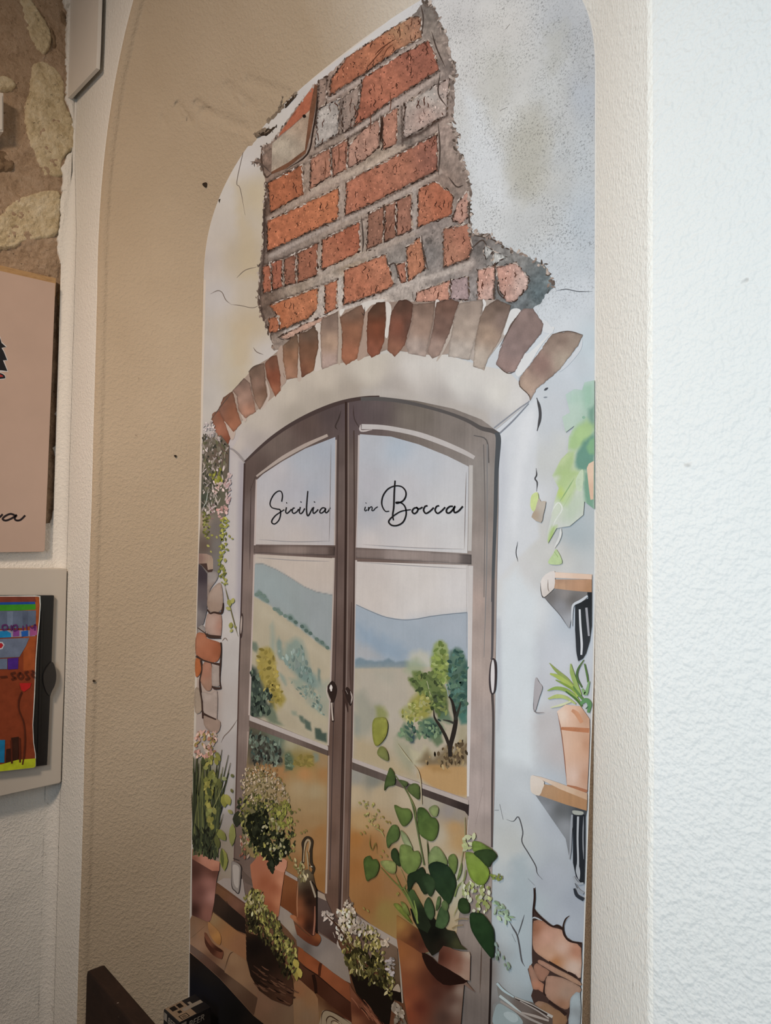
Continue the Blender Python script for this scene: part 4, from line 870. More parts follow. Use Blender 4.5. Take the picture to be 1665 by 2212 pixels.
# lower panes: warm fields
G = Patch(pp('P', '540,1569 709,1632 707,1780 703,1930 618,1880 522,1842 530,1700'), 4)
G.fill(ps('D5', '700,60,#4f4b3c 760,200,#453c30 900,120,#5a6454 960,60,#5b6655 1050,100,#978c70 1250,120,#9a8e74 1380,300,#8f7350 1100,290,#7a6b3a 1230,290,#7f6b2f 960,390,#946a40 1200,420,#a17345 1390,420,#936a3e 1150,560,#97805e 1300,600,#95805f 1300,750,#8f7450 1300,900,#8a6c47 1350,1000,#8a6136 1300,1150,#8c6238 1350,1300,#845a30 1350,1500,#7f5429 1100,1350,#7c5530 1150,1100,#8a6943 700,380,#7d6547 800,500,#8a7758 700,900,#5a5436'), 3, 6)
G.blob(pp('D5', '1000,210 1050,200 1090,260 1070,380 1000,400'), '#4f5a44', 3, .8).blob(pp('D5', '1280,210 1340,220 1340,290 1300,310'), '#6f786c', 3, .8).blob(pp('D5', '860,110 920,120 980,200 970,340 880,340 840,240'), '#46534a', 5, .8, 3).blob(pp('D5', '650,0 820,40 830,300 660,320'), '#3d3a33', 6, .8, 4)
G.build('pane', WIN, PM_WASH)
G = Patch(pp('P', '761,1661 860,1698 915,1718 1012,1752 1008,1830 1000,1930 985,2030 900,2070 820,2010 770,1970 755,1935 758,1800'), 4)
G.fill(ps('D6', '200,300,#8b867c 350,340,#77756a 200,450,#a99577 400,450,#a89476 650,500,#ab9a80 850,520,#9d9383 1000,600,#8b827c 1080,640,#8d8276 1050,740,#a58357 1100,850,#a68558 900,800,#a79a84 250,700,#a08157 200,850,#94622f 300,900,#8c6034 200,1100,#8a5a2c 350,1250,#865a30 300,1400,#80562d 500,1250,#876039 450,1450,#7d6534 700,900,#a29478 1000,1100,#a89e8b 1100,1200,#a8a38d'), 3, 6)
G.build('pane', WIN, PM_WASH)
tf = Strokes()
scatter(tf, pp('D5', '655,0 830,50 960,120 970,330 860,340 700,310 650,250'), 150, (6, 17), (3, 8), ['#35332c', '#292823', '#47483c', '#566052', '#6b7464', '#3d4a42'], (1.0, 2.1), rt_)
scatter(tf, pp('D5', '650,300 900,330 1000,480 860,470 640,420'), 60, (5, 12), (3, 6), ['#8a6238', '#a07a4c', '#6b4b2c', '#7d6a50'], (.9, 2.2), rt_)
scatter(tf, pp('D5', '1010,220 1080,250 1070,380 1010,390'), 20, (8, 16), (5, 10), ['#556048', '#47523e', '#66705a'], (0, 3.1), rt_)
scatter(tf, pp('D5', '1090,250 1260,240 1280,330 1100,340'), 30, (8, 16), (5, 10), ['#7f6e34', '#8b783c', '#6d5e2c'], (0, 3.1), rt_)
tf.build('landscape_foliage', WIN, PM_WASH, True)
# glazing bars: level bars above, slanting bars below, each with a lit upper edge
for nm, top, bot in (('glazing_bar', '550,1178 724,1181', '723,1199 549,1194'), ('glazing_bar', '769,1184 900,1190 1019,1198', '1019,1219 900,1211 769,1205')):
    P_ = Patch(pp('P', top + ' ' + bot), 4); P_.fill(ps('P', '555,1185,#65544d 640,1188,#85736a 700,1190,#6f5e57 720,1190,#4f403a 775,1195,#7a6a63 880,1198,#94857e 980,1203,#8f827c 1012,1208,#5d5451'), 3, 3).edge(2, .85).build(nm, WIN, PM_WOOD)
for lit, dark, smp in (('540,1545 710,1612 710,1621 540,1556', '539,1556 709,1620 709,1632 539,1569', '545,1560,#5d4d44 620,1590,#6a5a52 700,1622,#54453d'), ('762,1637 900,1688 1013,1728 1013,1738 915,1703 762,1646', '762,1646 915,1703 1014,1737 1013,1762 1005,1752 915,1718 762,1662', '780,1655,#544740 860,1685,#5e514a 960,1725,#433733 1008,1745,#2f2624')):
    shape('glazing_bar', WIN, pp('P', dark), ps('P', smp), PM_WOOD, 0, 4)
    shape('glazing_bar', WIN, pp('P', lit), '#a89b93', PM_WASH, 0, 4)
# ironmongery: hinges and handles
hd = Strokes()
hd.blob(pp('D4', '1440,1005 1470,1040 1475,1160 1465,1290 1440,1330 1415,1310 1403,1200 1415,1060'), '#3a3234').blob(pp('D4', '1438,1018 1452,1060 1455,1180 1447,1300 1432,1310 1420,1200 1424,1080'), '#cfc9c8')
hd.build('hinge', WIN, PM_INK); hd = Strokes()
hd.blob(pp('D3', '540,765 552,800 548,900 540,990 520,980 522,850'), '#3d2e2a').blob(pp('D3', '540,790 546,830 540,920 530,960 527,870'), '#a59388')
hd.build('hinge', WIN, PM_INK)
hd = Strokes()
hd.blob(pp('D3', '1400,1405 1435,1450 1438,1520 1405,1610 1365,1540 1350,1470 1370,1430'), '#2b1f1b').line(pp('D3', '1352,1450 1348,1520 1375,1600'), 2, '#b5a59b').blob(pp('D3', '1385,1440 1400,1465 1390,1495 1372,1475'), '#cfc4bb').leaf(*pp('D3', '1388,1497')[0], 4, 3, 0, '#d8cec6')
hd.line(pp('D3', '1390,1600 1395,1700 1405,1790'), [4.5, 5, 5], '#33251f', 4, False).line(pp('D3', '1392,1610 1396,1700 1404,1780'), [3, 3, 3], '#b3a396', 4, False).line(pp('D3', '1400,1620 1408,1700 1410,1770'), 1.5, '#2f221d')
hd.line(pp('D3', '1500,1490 1530,1600 1545,1700'), [3, 6, 1], '#3c2b25').blob(pp('D3', '1530,1465 1560,1480 1590,1550 1570,1640 1545,1600 1520,1530'), '#2e211d').line(pp('D3', '1525,1490 1545,1530'), 3, '#a5968c').line(pp('D3', '1570,1500 1585,1560 1575,1620'), 3, '#a09086').line(pp('D3', '1495,1490 1500,1540'), 3, '#2e211d')
hd.build('window_handle', WIN, PM_INK)
# lettering across the upper panes, in thin flowing script
def script(name, strokes):
    s_ = Strokes()
    for t, w_ in strokes: s_.line(pp('E4', t), w_, '#1d1b1c', 8, False)
    return s_.build(name, WIN, PM_INK)
script('lettering', [('172,290 178,245 168,215 145,212 115,235 92,275 85,310 100,335 135,345 160,352 163,390 150,430 122,456 100,450 100,428 125,395 160,370 192,350', [2.6, 2.4, 2.4, 2.6, 2.4, 2.4, 2.8, 2.6, 2.4, 2.8, 2.8, 2.4, 2.2]),
                     ('208,332 202,365 212,378 232,362 246,345', 2.6), ('206,300 212,298', 3.0), ('270,338 258,340 250,362 262,378 285,366 300,345', 2.6), ('312,330 304,365 314,380 330,368 345,340', 2.6), ('315,296 318,290', 3.0),
                     ('368,210 362,280 358,350 364,392 376,390 392,360 405,335', [2.4, 2.8, 3.0, 2.8, 2.4]), ('412,330 406,360 412,378 430,366 446,348', 2.6), ('416,296 420,290', 3.0), ('500,340 480,336 462,352 458,370 470,376 490,362 502,342 498,362 506,374 524,358 536,334', 2.6)])
script('lettering', [('800,328 794,350 800,360 812,350', 2.0), ('802,302 805,298', 2.4), ('824,330 820,360', 2.0), ('820,358 832,336 846,328 850,340 848,356 860,356 874,340 892,328', 2.0)])
script('lettering', [('1022,132 1016,220 1012,330 1004,390 1010,430', [3.0, 3.4, 3.4, 3.2, 2.6]), ('978,362 950,362 928,330 922,290 935,240 970,195 1020,173 1070,178 1100,210 1102,250 1080,285 1040,302 1030,296 1060,296 1090,318 1104,355 1102,400 1080,445 1040,468 1000,468 975,445 985,420 1020,390 1070,362 1140,350', [2.2, 2.6, 3, 3, 2.8, 3.0, 3.4, 3.4, 3.2, 3.0, 3.2, 3.4, 3.4, 3.2, 3.0, 2.4]),
                     ('1190,335 1165,340 1150,362 1165,380 1185,368 1194,345 1180,332 1200,345 1228,332', 3.4), ('1265,320 1245,328 1236,355 1252,378 1280,365 1312,335', 3.4), ('1352,320 1332,328 1322,355 1340,378 1368,362 1398,332', 3.4), ('1455,325 1430,328 1408,350 1410,372 1430,374 1455,350 1470,325 1462,350 1470,372 1498,360 1530,325', 3.6)])
# faint inner lines of the upper panes
fl = Strokes()
for t in ('P:560,1165 640,1170 715,1168', 'P:716,960 714,1080 712,1170', 'P:785,1176 900,1183 1005,1186', 'P:1008,1020 1006,1100 1004,1185', 'P:780,1214 900,1222 1008,1228', 'P:556,1204 640,1210 712,1212', 'P:1009,1222 1009,1400'): fl.line(pp(*t.split(':')), 1.0, '#9a8f8b')
fl.build('pane_lines', WIN, PM_INK, True)

# ---- sill, worktop and what stands on them
CNT = empty('painted_counter', (NXC, 0, 0.5)); keep(CNT, MURAL)
ct = Patch(np.vstack([pp('P', '412,2212 412,1985 440,1930'), pp('F3', '390,30 720,270 1280,440 1640,720'), pp('P', '760,2030 790,2080 900,2130 900,2212')]), 5)
ct.fill(ps('F3', '100,640,#5e4532 150,780,#6b4d38 300,950,#4d3222 200,640,#6b4a33 450,560,#70482a 560,640,#6f4526 700,750,#6b452c 400,800,#6f4c32 560,900,#6d4f36 650,1050,#6a4d34 500,1100,#5b4230 700,1250,#5a412d 900,1400,#604330 1000,1560,#584231 1200,1600,#5b4532 1450,1500,#6d5238 1600,1300,#70472a 1500,1650,#6b523a 420,320,#2b1d15 560,400,#1f1510 650,520,#1d130e 500,200,#55351f 620,300,#57372a 1450,1150,#3f2416 1550,1200,#39200f 1600,1400,#4a2c18') + ps('F4', '120,1300,#3d2113 300,1500,#34190d 500,1650,#35190d 700,1800,#3a1d10 60,1500,#70532f 200,1650,#6a4f35 120,1850,#6a523c 300,1900,#66492d 800,1900,#431f12'), 3, 5)
ct.build('counter_top', CNT, PM_WASH)
cs = Strokes()
for t in ('F3:640,740 660,650', 'F3:590,860 540,900 480,1080', 'F3:870,1400 840,1600', 'F3:75,700 240,560', 'F4:270,1560 330,1998', 'F3:590,860 620,760'): cs.line(pp(*t.split(':')), 2.2, '#3f2a1b')
cs.build('tile_joints', CNT, PM_INK, True)
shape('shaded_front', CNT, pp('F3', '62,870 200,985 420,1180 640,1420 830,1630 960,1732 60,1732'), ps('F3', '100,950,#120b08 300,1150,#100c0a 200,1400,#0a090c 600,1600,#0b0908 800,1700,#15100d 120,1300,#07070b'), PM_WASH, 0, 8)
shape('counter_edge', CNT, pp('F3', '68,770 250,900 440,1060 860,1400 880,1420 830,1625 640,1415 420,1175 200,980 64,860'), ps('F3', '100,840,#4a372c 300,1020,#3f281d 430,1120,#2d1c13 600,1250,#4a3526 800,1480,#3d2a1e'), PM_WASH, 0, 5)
# window sill: pale top, brick front
shape('sill', CNT, pp('F3', '390,30 470,-20 700,-10 730,200 760,290 720,272'), '#7c6d63', PM_WASH, 0, 6)
shape('sill', CNT, np.vstack([pp('F3', '1150,305 1285,405'), pp('F4', '20,760 180,860 330,740 580,900 660,1000 720,1180 765,1430 680,1390 520,1280 330,1130 120,980 20,910'), pp('F3', '1340,720 1240,600 1120,480')]), ps('F4', '60,850,#5b5048 300,900,#6b5f57 450,1100,#75665b 650,1300,#6f6054 150,930,#4a4039') + ps('F3', '1200,400,#7b6b5f 1280,560,#80705f'), PM_WASH, 0, 5)
shape('sill_brick', CNT, np.vstack([pp('F3', '1370,800 1420,830'), pp('F4', '120,990 270,1090 350,1150 310,1310 180,1230 60,1150 30,1080')]), ps('F4', '100,1080,#6d371a 250,1200,#733a1d 300,1130,#5f2d15'), PM_WASH, 0, 5, .06)
shape('sill_brick', CNT, pp('F4', '355,1150 520,1285 680,1390 745,1440 765,1690 560,1530 330,1330'), ps('F4', '400,1250,#713a1e 600,1450,#6b371c 720,1560,#5f3019'), PM_WASH, 0, 5, .06)
shape('sill_brick', CNT, pp('F3', '395,50 720,290 735,470 600,360 520,280 400,170 370,160'), ps('F3', '450,160,#573722 620,300,#5b3a2a 700,420,#4a2d20'), PM_WASH, 0, 5, .06)
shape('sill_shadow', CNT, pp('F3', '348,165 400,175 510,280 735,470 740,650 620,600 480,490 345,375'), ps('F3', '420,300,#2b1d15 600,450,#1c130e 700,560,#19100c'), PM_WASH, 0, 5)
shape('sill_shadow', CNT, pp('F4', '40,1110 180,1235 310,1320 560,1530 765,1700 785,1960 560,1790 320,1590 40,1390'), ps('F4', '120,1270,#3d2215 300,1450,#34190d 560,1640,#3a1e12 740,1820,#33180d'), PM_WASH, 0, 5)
cs = Strokes(); cs.line(pp('F4', '245,1310 270,1420 285,1570'), [7, 8, 6], '#1c0d07').line(pp('F4', '350,1150 335,1230 330,1330'), [6, 7, 5], '#3a1a0c').line(pp('F4', '60,1160 180,1240 310,1325 560,1535 765,1700'), 2, '#1c0d07').line(pp('F3', '380,55 720,285'), 1.8, '#2b1a12').line(pp('F3', '505,255 520,285'), 4, '#2b1a12'); cs.build('sill_lines', CNT, PM_INK, True)
shape('counter_tile', CNT, pp('F3', '300,520 345,390 480,500 640,620 735,670 740,960 600,870 470,800'), ps('F3', '360,480,#6f5436 500,620,#734a29 650,760,#6d472d 430,560,#6b4a2c'), PM_WASH, 0, 5)
shape('counter_tile', CNT, pp('F3', '590,870 740,970 750,1040 880,1330 870,1390 480,1105'), ps('F3', '600,960,#6f5137 700,1150,#6a4d35 820,1330,#5f4532 560,1080,#63462f'), PM_WASH, 0, 5)
shape('counter_tile', CNT, pp('F3', '890,1340 1050,1440 1260,1515 1305,1500 1315,1732 960,1732 845,1620'), ps('F3', '1000,1500,#604432 1100,1620,#57402f 1250,1650,#5c4633'), PM_WASH, 0, 5)
shape('counter_tile', CNT, np.vstack([pp('F3', '1310,1250 1350,1180 1400,1210'), pp('F4', '270,1570 310,1640 330,1998 -20,1998 -30,1700')]), ps('F4', '60,1560,#70482c 40,1700,#6d5239 200,1650,#6f4d30 150,1880,#68503a'), PM_WASH, 0, 5)
shape('sill_riser', CNT, np.vstack([pp('D5', '570,1380 670,1480 690,1540 600,1500'), pp('D5', '560,1400')]), '#4f3f36', PM_WASH, 0, 6)
shape('sill_riser', CNT, np.vstack([pp('D5', '1005,1390 1130,1470 1140,1860 960,1740')]), ps('D5', '1050,1500,#6b3d1f 1100,1750,#5b2f16'), PM_WASH, 0, 6)
shape('bottom_rail', CNT, pp('D5', '1325,1600 1410,1660 1470,1800 1560,1942 1310,1942'), '#4c3d37', PM_WASH, 0, 6)
shape('bottom_rail', CNT, pp('F4', '300,220 420,270 490,450 600,560 580,900 450,800 330,720 295,680'), ps('F4', '350,350,#4d3e38 400,600,#44342d 550,830,#3a2720'), PM_WASH, 0, 6)
shape('bottom_bead', CNT, pp('D5', '1010,1390 1130,1460 1130,1495 1005,1425'), '#85766b', PM_WASH, 0, 6)
shape('bottom_bead', CNT, pp('D5', '1325,1590 1400,1625 1420,1690 1330,1650'), '#8a7766', PM_WASH, 0, 6)
# the white casement rail and terracotta trough behind the heart-leaved plant
shape('white_tray', CNT, np.vstack([pp('F4', '790,470 860,500 1020,600 1140,670 1400,820 1430,920 1460,1200 1490,1700 1470,1700 1420,950 1380,930 1180,800 1000,690 850,620')]), ps('F4', '900,560,#85766b 1300,780,#8b7c70 1440,1200,#857768'), PM_WASH, 0, 4)
shape('tray_side', CNT, pp('F4', '1180,800 1405,930 1440,1250 1470,1690 1300,1650 1250,1400 1200,1100'), ps('F4', '1300,950,#5f4a3a 1380,1300,#4f3b29 1420,1600,#2b1d12'), PM_WASH, 0, 6)

def group(name, px, parent=MURAL):
    P = on_y(np.array(px[0], float), np.array(px[1], float)); e = empty(name, tuple(P)); keep(e, parent); return e
rg = np.random.default_rng(11); LAY_BASE = LAY[0]

# ---- left edge of the print: stone pier, flowering creeper, little shelf
PIER = group('stone_pier', (450, 1560))
shape('pier_shade', PIER, pp('F2', '140,60 330,0 415,110 400,800 330,900 330,1300 300,1480 190,1440 185,1830 130,1960 80,2070 100,1240 120,800'), ps('F2', '200,150,#6b5f52 300,200,#5f4d40 180,400,#5e5648 170,650,#3f4438 300,650,#5b5644 260,950,#6b625c 280,1150,#6f6862 170,1150,#5b4a40 150,900,#a08870 300,1300,#716a66'), PM_WASH, 0, 5)
for t, smp in (('F2:190,1440 250,1410 300,1440 290,1500 220,1600 190,1700', '240,1470,#8d827c 210,1600,#8a776c'), ('F2:225,1610 290,1545 325,1535 345,1600 355,1740 340,1810 260,1855 195,1800 190,1700', '280,1650,#9b8475 250,1780,#8f7767'), ('F2:185,1865 250,1850 335,1870 335,2060 310,2100 220,2070 168,2030', '240,1950,#a58a7c 320,1980,#9b7160 200,2040,#9b8174'),
               ('F2:100,1980 125,1960 165,2000 160,2060 90,2060', '130,2010,#8d827b'), ('D3:115,960 200,960 215,1000 330,1040 345,1080 335,1180 290,1230 200,1210 110,1160', '200,1100,#9a5c40 320,1100,#8d4f33 150,1050,#a1664a'), ('D3:105,1195 155,1210 160,1290 140,1350 105,1360', '130,1270,#a35a30'), ('D3:185,1230 250,1230 265,1400 250,1490 200,1490 150,1400 160,1320', '200,1320,#9a6a55 230,1450,#95705c'),
               ('D3:265,1240 335,1265 335,1440 290,1455 260,1440', '300,1340,#98877c'), ('D3:165,1510 250,1525 310,1500 310,1740 290,1770 190,1720 175,1600', '240,1620,#9a877b 200,1560,#9f8d82'), ('D3:180,1740 230,1740 340,1790 310,1900 200,1850', '260,1800,#8d7566'), ('D3:100,1480 150,1500 165,1680 100,1700', '130,1600,#96826f')):
    cr, q = t.split(':'); P_ = Patch(pp(cr, q), 5, 3); P_.fill(ps(cr, smp), 2.5, 6).mottle(.05, 12).edge(2, .9).build('stone', PIER, PM_WASH)
jn = Strokes()
for t, w_ in (('D3:110,1170 180,1210 260,1235 335,1250', [5, 3, 3, 6]), ('D3:155,1210 165,1300 145,1400 150,1490 165,1600 175,1760', [4, 3, 3, 4, 3, 4]), ('D3:205,960 240,990 345,1000', [5, 6, 3]), ('F2:190,1810 220,1850 260,1840 330,1850 350,1800 355,1740', [3, 4, 4, 5, 4, 2]), ('D3:345,1040 350,1120 340,1250 335,1400 345,1480', [3, 2, 4, 2, 3]), ('D3:260,1455 290,1475 345,1475', [3, 6, 4]), ('D3:170,1710 230,1740 300,1770', [5, 4, 3]), ('D3:110,1000 105,1200', 2), ('F2:90,2000 160,2050 200,2080 330,2090', [2, 2, 5, 3])):
    jn.line(pp(*t.split(':')), w_, '#3b2a24')
jn.build('stone_joints', PIER, PM_INK, True)
shape('shelf_shade', PIER, pp('F2', '98,1340 130,1355 190,1440 188,1700 185,1830 150,1960 80,2000'), ps('F2', '140,1450,#3a3136 130,1650,#54494a 110,1850,#7d7470 160,1800,#4f484a'), PM_WASH, 0, 5)
SHL = group('wall_shelf', (445, 1225))
shape('shelf_board', SHL, pp('F2', '100,1228 180,1232 235,1255 250,1290 250,1390 195,1400 185,1330 100,1335'), ps('F2', '130,1280,#7d6056 220,1320,#a08974 200,1250,#9b8070'), PM_WOOD, 0, 4)
shape('shelf_underside', SHL, pp('F2', '100,1335 185,1330 195,1400 250,1392 240,1420 200,1425 130,1350'), '#43312c', PM_WOOD, 0, 4)
CRP = group('flowering_creeper', (455, 1000))
cp = Strokes()
scatter(cp, pp('F2', '140,0 290,0 400,110 380,350 330,600 240,880 130,820 140,300'), 330, (5, 15), (2, 5), ['#6b6152', '#4a4639', '#a08f86', '#8b7d70', '#39382e', '#5e5a40', '#b3a29a'], (-2.3, -.8), rg)
scatter(cp, pp('F1', '250,1150 480,1080 560,1200 560,1400 400,1500 260,1350'), 40, (4, 8), (2, 4), ['#b3a39c', '#a5958e', '#c0b0aa'], (0, 3.1), rg)
scatter(cp, pp('F2', '250,480 360,470 380,580 250,620'), 24, (5, 9), (3, 5), ['#b59a90', '#c2a9a0', '#a58478'], (0, 3.1), rg)
scatter(cp, pp('F2', '370,380 460,380 440,560 430,700 380,720 370,600'), 36, (5, 11), (3, 6), ['#b39a93', '#b08b86', '#c0aaa4', '#a88c86'], (-1.6, -.6), rg)
scatter(cp, pp('F2', '290,760 390,720 410,800 340,870 290,850'), 22, (5, 10), (4, 6), ['#b58d83', '#a97a70', '#c2a097'], (0, 3.1), rg)
scatter(cp, pp('F2', '215,720 265,720 260,890 230,890'), 14, (4, 8), (3, 5), ['#b39d98', '#8b6d68'], (0, 3.1), rg)
scatter(cp, pp('F2', '215,400 330,340 340,480 240,510'), 20, (6, 11), (3, 6), ['#7d7a2a', '#8b8534', '#6b6a2b'], (-2, -1), rg)
scatter(cp, pp('F2', '135,770 215,780 215,1090 150,1090'), 40, (4, 9), (3, 6), ['#77743a', '#5c5a2d', '#8b8546', '#4f4c2b'], (0, 3.1), rg)
scatter(cp, pp('F2', '320,880 400,840 400,1060 370,1250 330,1300 320,1120'), 60, (4, 10), (3, 6), ['#7a7830', '#8f8a3c', '#5f5f2c', '#9b954a'], (0, 3.1), rg)
scatter(cp, pp('F2', '310,1290 380,1250 380,1480 400,1540 350,1560 310,1420'), 26, (5, 10), (3, 7), ['#85823a', '#6c6c30', '#98914e'], (0, 3.1), rg)
for x, y, L_, a in ((240, 1040, 7, .2), (290, 1060, 7, 1.2), (200, 1150, 8, .6), (230, 1210, 6, 1), (420, 1050, 7, 1.4), (450, 1075, 6, .2), (400, 1190, 8, .7), (420, 1740, 16, 1.3), (455, 1720, 13, 1.8), (410, 1800, 12, .4), (435, 1975, 14, 1.7), (480, 1990, 8, 1.2), (440, 2030, 9, 2.2), (405, 890, 7, .5)):
    cp.leaf(*pp('F2', f'{x},{y}')[0], L_, L_ * .65, a, ['#8a8640', '#6f7034', '#9a9350'][int(x) % 3])
cp.line(pp('F2', '370,1555 400,1680 430,1800 470,1950 510,2090'), 2, '#6a6340').line(pp('F2', '260,610 300,700 330,650'), 2.5, '#b3a396').line(pp('F2', '200,560 180,690 140,760'), 2, '#9a9a8d')
cp.build('creeper_leaves', CRP, PM_LEAF, True)

# ---- tall grassy plant in the terracotta pot at the left edge
PLA = group('grass_pot', (440, 1990))
shape('pot', PLA, pp('D5', '78,1270 200,1340 345,1390 320,1500 300,1700 265,1880 240,1900 75,1830'), ps('D5', '100,1400,#3a211a 150,1600,#54322a 250,1500,#7f5246 280,1650,#8a5d50 230,1800,#6b4235 100,1780,#2b1611 300,1420,#4a2a20'), PM_WASH, 0, 5)
shape('pot_rim', PLA, pp('D5', '80,1170 170,1220 260,1270 355,1300 350,1390 280,1390 180,1330 78,1270'), ps('D5', '110,1220,#8a5c48 200,1270,#9a6550 320,1320,#a06a52 330,1370,#7f4c39 100,1260,#5a3426'), PM_WASH, 0, 4)
gs = Strokes()
for k in range(95):
    x0 = rg.uniform(85, 330); y0 = rg.uniform(1080, 1260) - abs(x0 - 160) * .15
    h_ = rg.uniform(350, 950); lean = rg.uniform(-60, 130) * (x0 / 240)
    c = ['#2a2d1e', '#353a24', '#1e2017', '#45472c', '#54552f'][rg.integers(5)] if y0 - h_ * .5 > 600 or rg.random() < .5 else ['#6a6a35', '#7a743c', '#5d6033'][rg.integers(3)]
    gs.line(pp('D5', f'{x0},{y0} {x0 + lean * .3},{y0 - h_ * .5} {x0 + lean},{y0 - h_}'), [3.5, 3, 1], c)
scatter(gs, pp('D5', '85,950 260,900 330,1150 330,1260 90,1170'), 90, (10, 26), (3, 7), ['#191a12', '#23261a', '#2f3320', '#3a3d26'], (-2.0, -1.1), rg)
scatter(gs, pp('D5', '220,130 350,220 350,420 260,700 300,1000 230,900 200,420'), 60, (8, 20), (5, 11), ['#736d30', '#837a3a', '#5d5c2b', '#6b6b38'], (-2.0, -.9), rg)
scatter(gs, pp('D5', '95,0 320,0 320,180 220,260 110,250'), 70, (6, 14), (4, 8), ['#a5796a', '#b58d7d', '#94644f', '#b09a88', '#7d6a3a'], (-2.2, -.6), rg)
for t, L_, W_, a, c in (('400,690', 30, 16, 1.5, '#75702f'), ('435,680', 26, 14, 1.2, '#837c38'), ('400,470', 12, 9, .4, '#7d7d52'), ('480,440', 9, 7, 1, '#5b5a35'), ('475,590', 10, 6, 1.2, '#5a5530'), ('370,1030', 32, 17, .9, '#66642f'), ('330,1100', 30, 12, 1.3, '#4a4a25'), ('395,1280', 48, 18, 1.5, '#6b682f'), ('380,1260', 44, 8, 1.5, '#454723'), ('480,1030', 50, 15, 1.6, '#6d6a38'), ('530,870', 36, 20, 1.7, '#27281c'), ('575,880', 18, 14, 1.2, '#2e2f20'), ('350,520', 24, 12, 1.4, '#4f5029'), ('250,600', 22, 10, 1.2, '#3c4124'), ('340,260', 18, 9, 1, '#746f33'), ('190,300', 22, 9, 1.5, '#3c4225'), ('460,800', 14, 8, .7, '#7b7440'), ('300,790', 18, 10, 1.3, '#77723a')):
    gs.leaf(*pp('D5', t)[0], L_, W_, a, c, -.15)
gs.line(pp('D5', '230,1200 300,1060 350,950 390,820'), 2, '#3a3a20').line(pp('D5', '250,860 320,700 390,540'), 1.8, '#6d6a40')
gs.build('grass_leaves', PLA, PM_LEAF, True)

# ---- small glass on the sill
GLS = group('small_glass', (512, 1925))
gl = Strokes()
gl.blob(pp('D5', '475,1295 560,1330 565,1420 550,1600 520,1600 475,1540 470,1400'), '#6f635a').blob(pp('D5', '490,1330 545,1350 548,1450 538,1560 500,1520 488,1420'), '#8a7d72').line(pp('D5', '475,1290 560,1330 568,1420 548,1605 510,1590 475,1530 478,1300'), 2, '#2e2622').line(pp('D5', '490,1265 550,1285'), 5, '#241d18')
gl.build('glass_body', GLS, PM_WASH)

# ---- bush in a terracotta pot on the sill
BSH = group('sill_bush', (585, 1960))
shape('pot', BSH, pp('D5', '660,1330 760,1220 880,1300 1020,1290 1000,1420 975,1600 945,1840 880,1870 780,1700 690,1560 670,1440'), ps('D5', '700,1450,#8a5238 800,1500,#7a4127 900,1550,#7d4228 970,1500,#a56c4e 950,1700,#9a6041 850,1750,#743c22 780,1300,#8a5138 960,1330,#a0694e'), PM_WASH, 0, 5)
shape('pot_shine', BSH, pp('D5', '890,1310 960,1265 1030,1290 1005,1400 950,1390 900,1360'), '#a56d53', PM_WASH, 2, 4)
bs = Strokes()
scatter(bs, pp('D5', '600,370 800,340 1000,480 1060,700 1000,800 800,760 600,700 560,520'), 300, (4, 9), (2.5, 5), ['#97826a', '#ab967e', '#82724c', '#6a5c34', '#9f8b6e', '#5b4f30'], (-2.4, -.6), rg)
scatter(bs, pp('D5', '540,650 700,620 900,680 1060,700 1120,1000 1100,1240 900,1290 700,1250 590,1000 540,800'), 400, (5, 13), (2.5, 6), ['#4a4824', '#67612a', '#2c2f1b', '#7d7539', '#3a3b20', '#8a8148', '#22251a'], (-2.3, -.7), rg)
scatter(bs, pp('D5', '610,850 830,780 840,1000 1000,1000 1060,1180 900,1340 760,1200 650,1050'), 230, (8, 18), (4, 9), ['#14160d', '#1b1d12', '#252718', '#101208'], (-2.3, -.7), rg)
scatter(bs, pp('D5', '850,800 1060,700 1080,900 920,1000'), 60, (6, 13), (3, 6), ['#77732f', '#8a843c', '#646329'], (-1.9, -1.0), rg)
scatter(bs, pp('D5', '760,950 900,850 1000,1050 1040,1260 900,1280'), 40, (5, 12), (3, 6), ['#857c55', '#9a9070', '#6b6738'], (-2.3, -.7), rg)
scatter(bs, pp('D5', '1050,1250 1180,1290 1240,1400 1200,1480 1100,1350'), 22, (5, 12), (3, 6), ['#7d6f45', '#5f5a30', '#8c7d55'], (.2, 1.6), rg)
scatter(bs, pp('D5', '830,1290 900,1290 890,1400 830,1370'), 14, (8, 14), (5, 9), ['#1b1d12', '#26281a'], (1, 2), rg)
scatter(bs, pp('D5', '540,1000 660,1050 640,1260 560,1250'), 26, (6, 13), (3, 6), ['#7d6a55', '#8f7866', '#5d5036', '#7a4a38'], (-2, -1), rg)
for t in ('1110,800', '1150,775', '1060,870', '1130,890', '1200,1000', '1170,1010', '1220,985'): bs.leaf(*pp('D5', t)[0], 7, 4, .8, '#6f6435')
bs.build('bush_leaves', BSH, PM_LEAF, True)

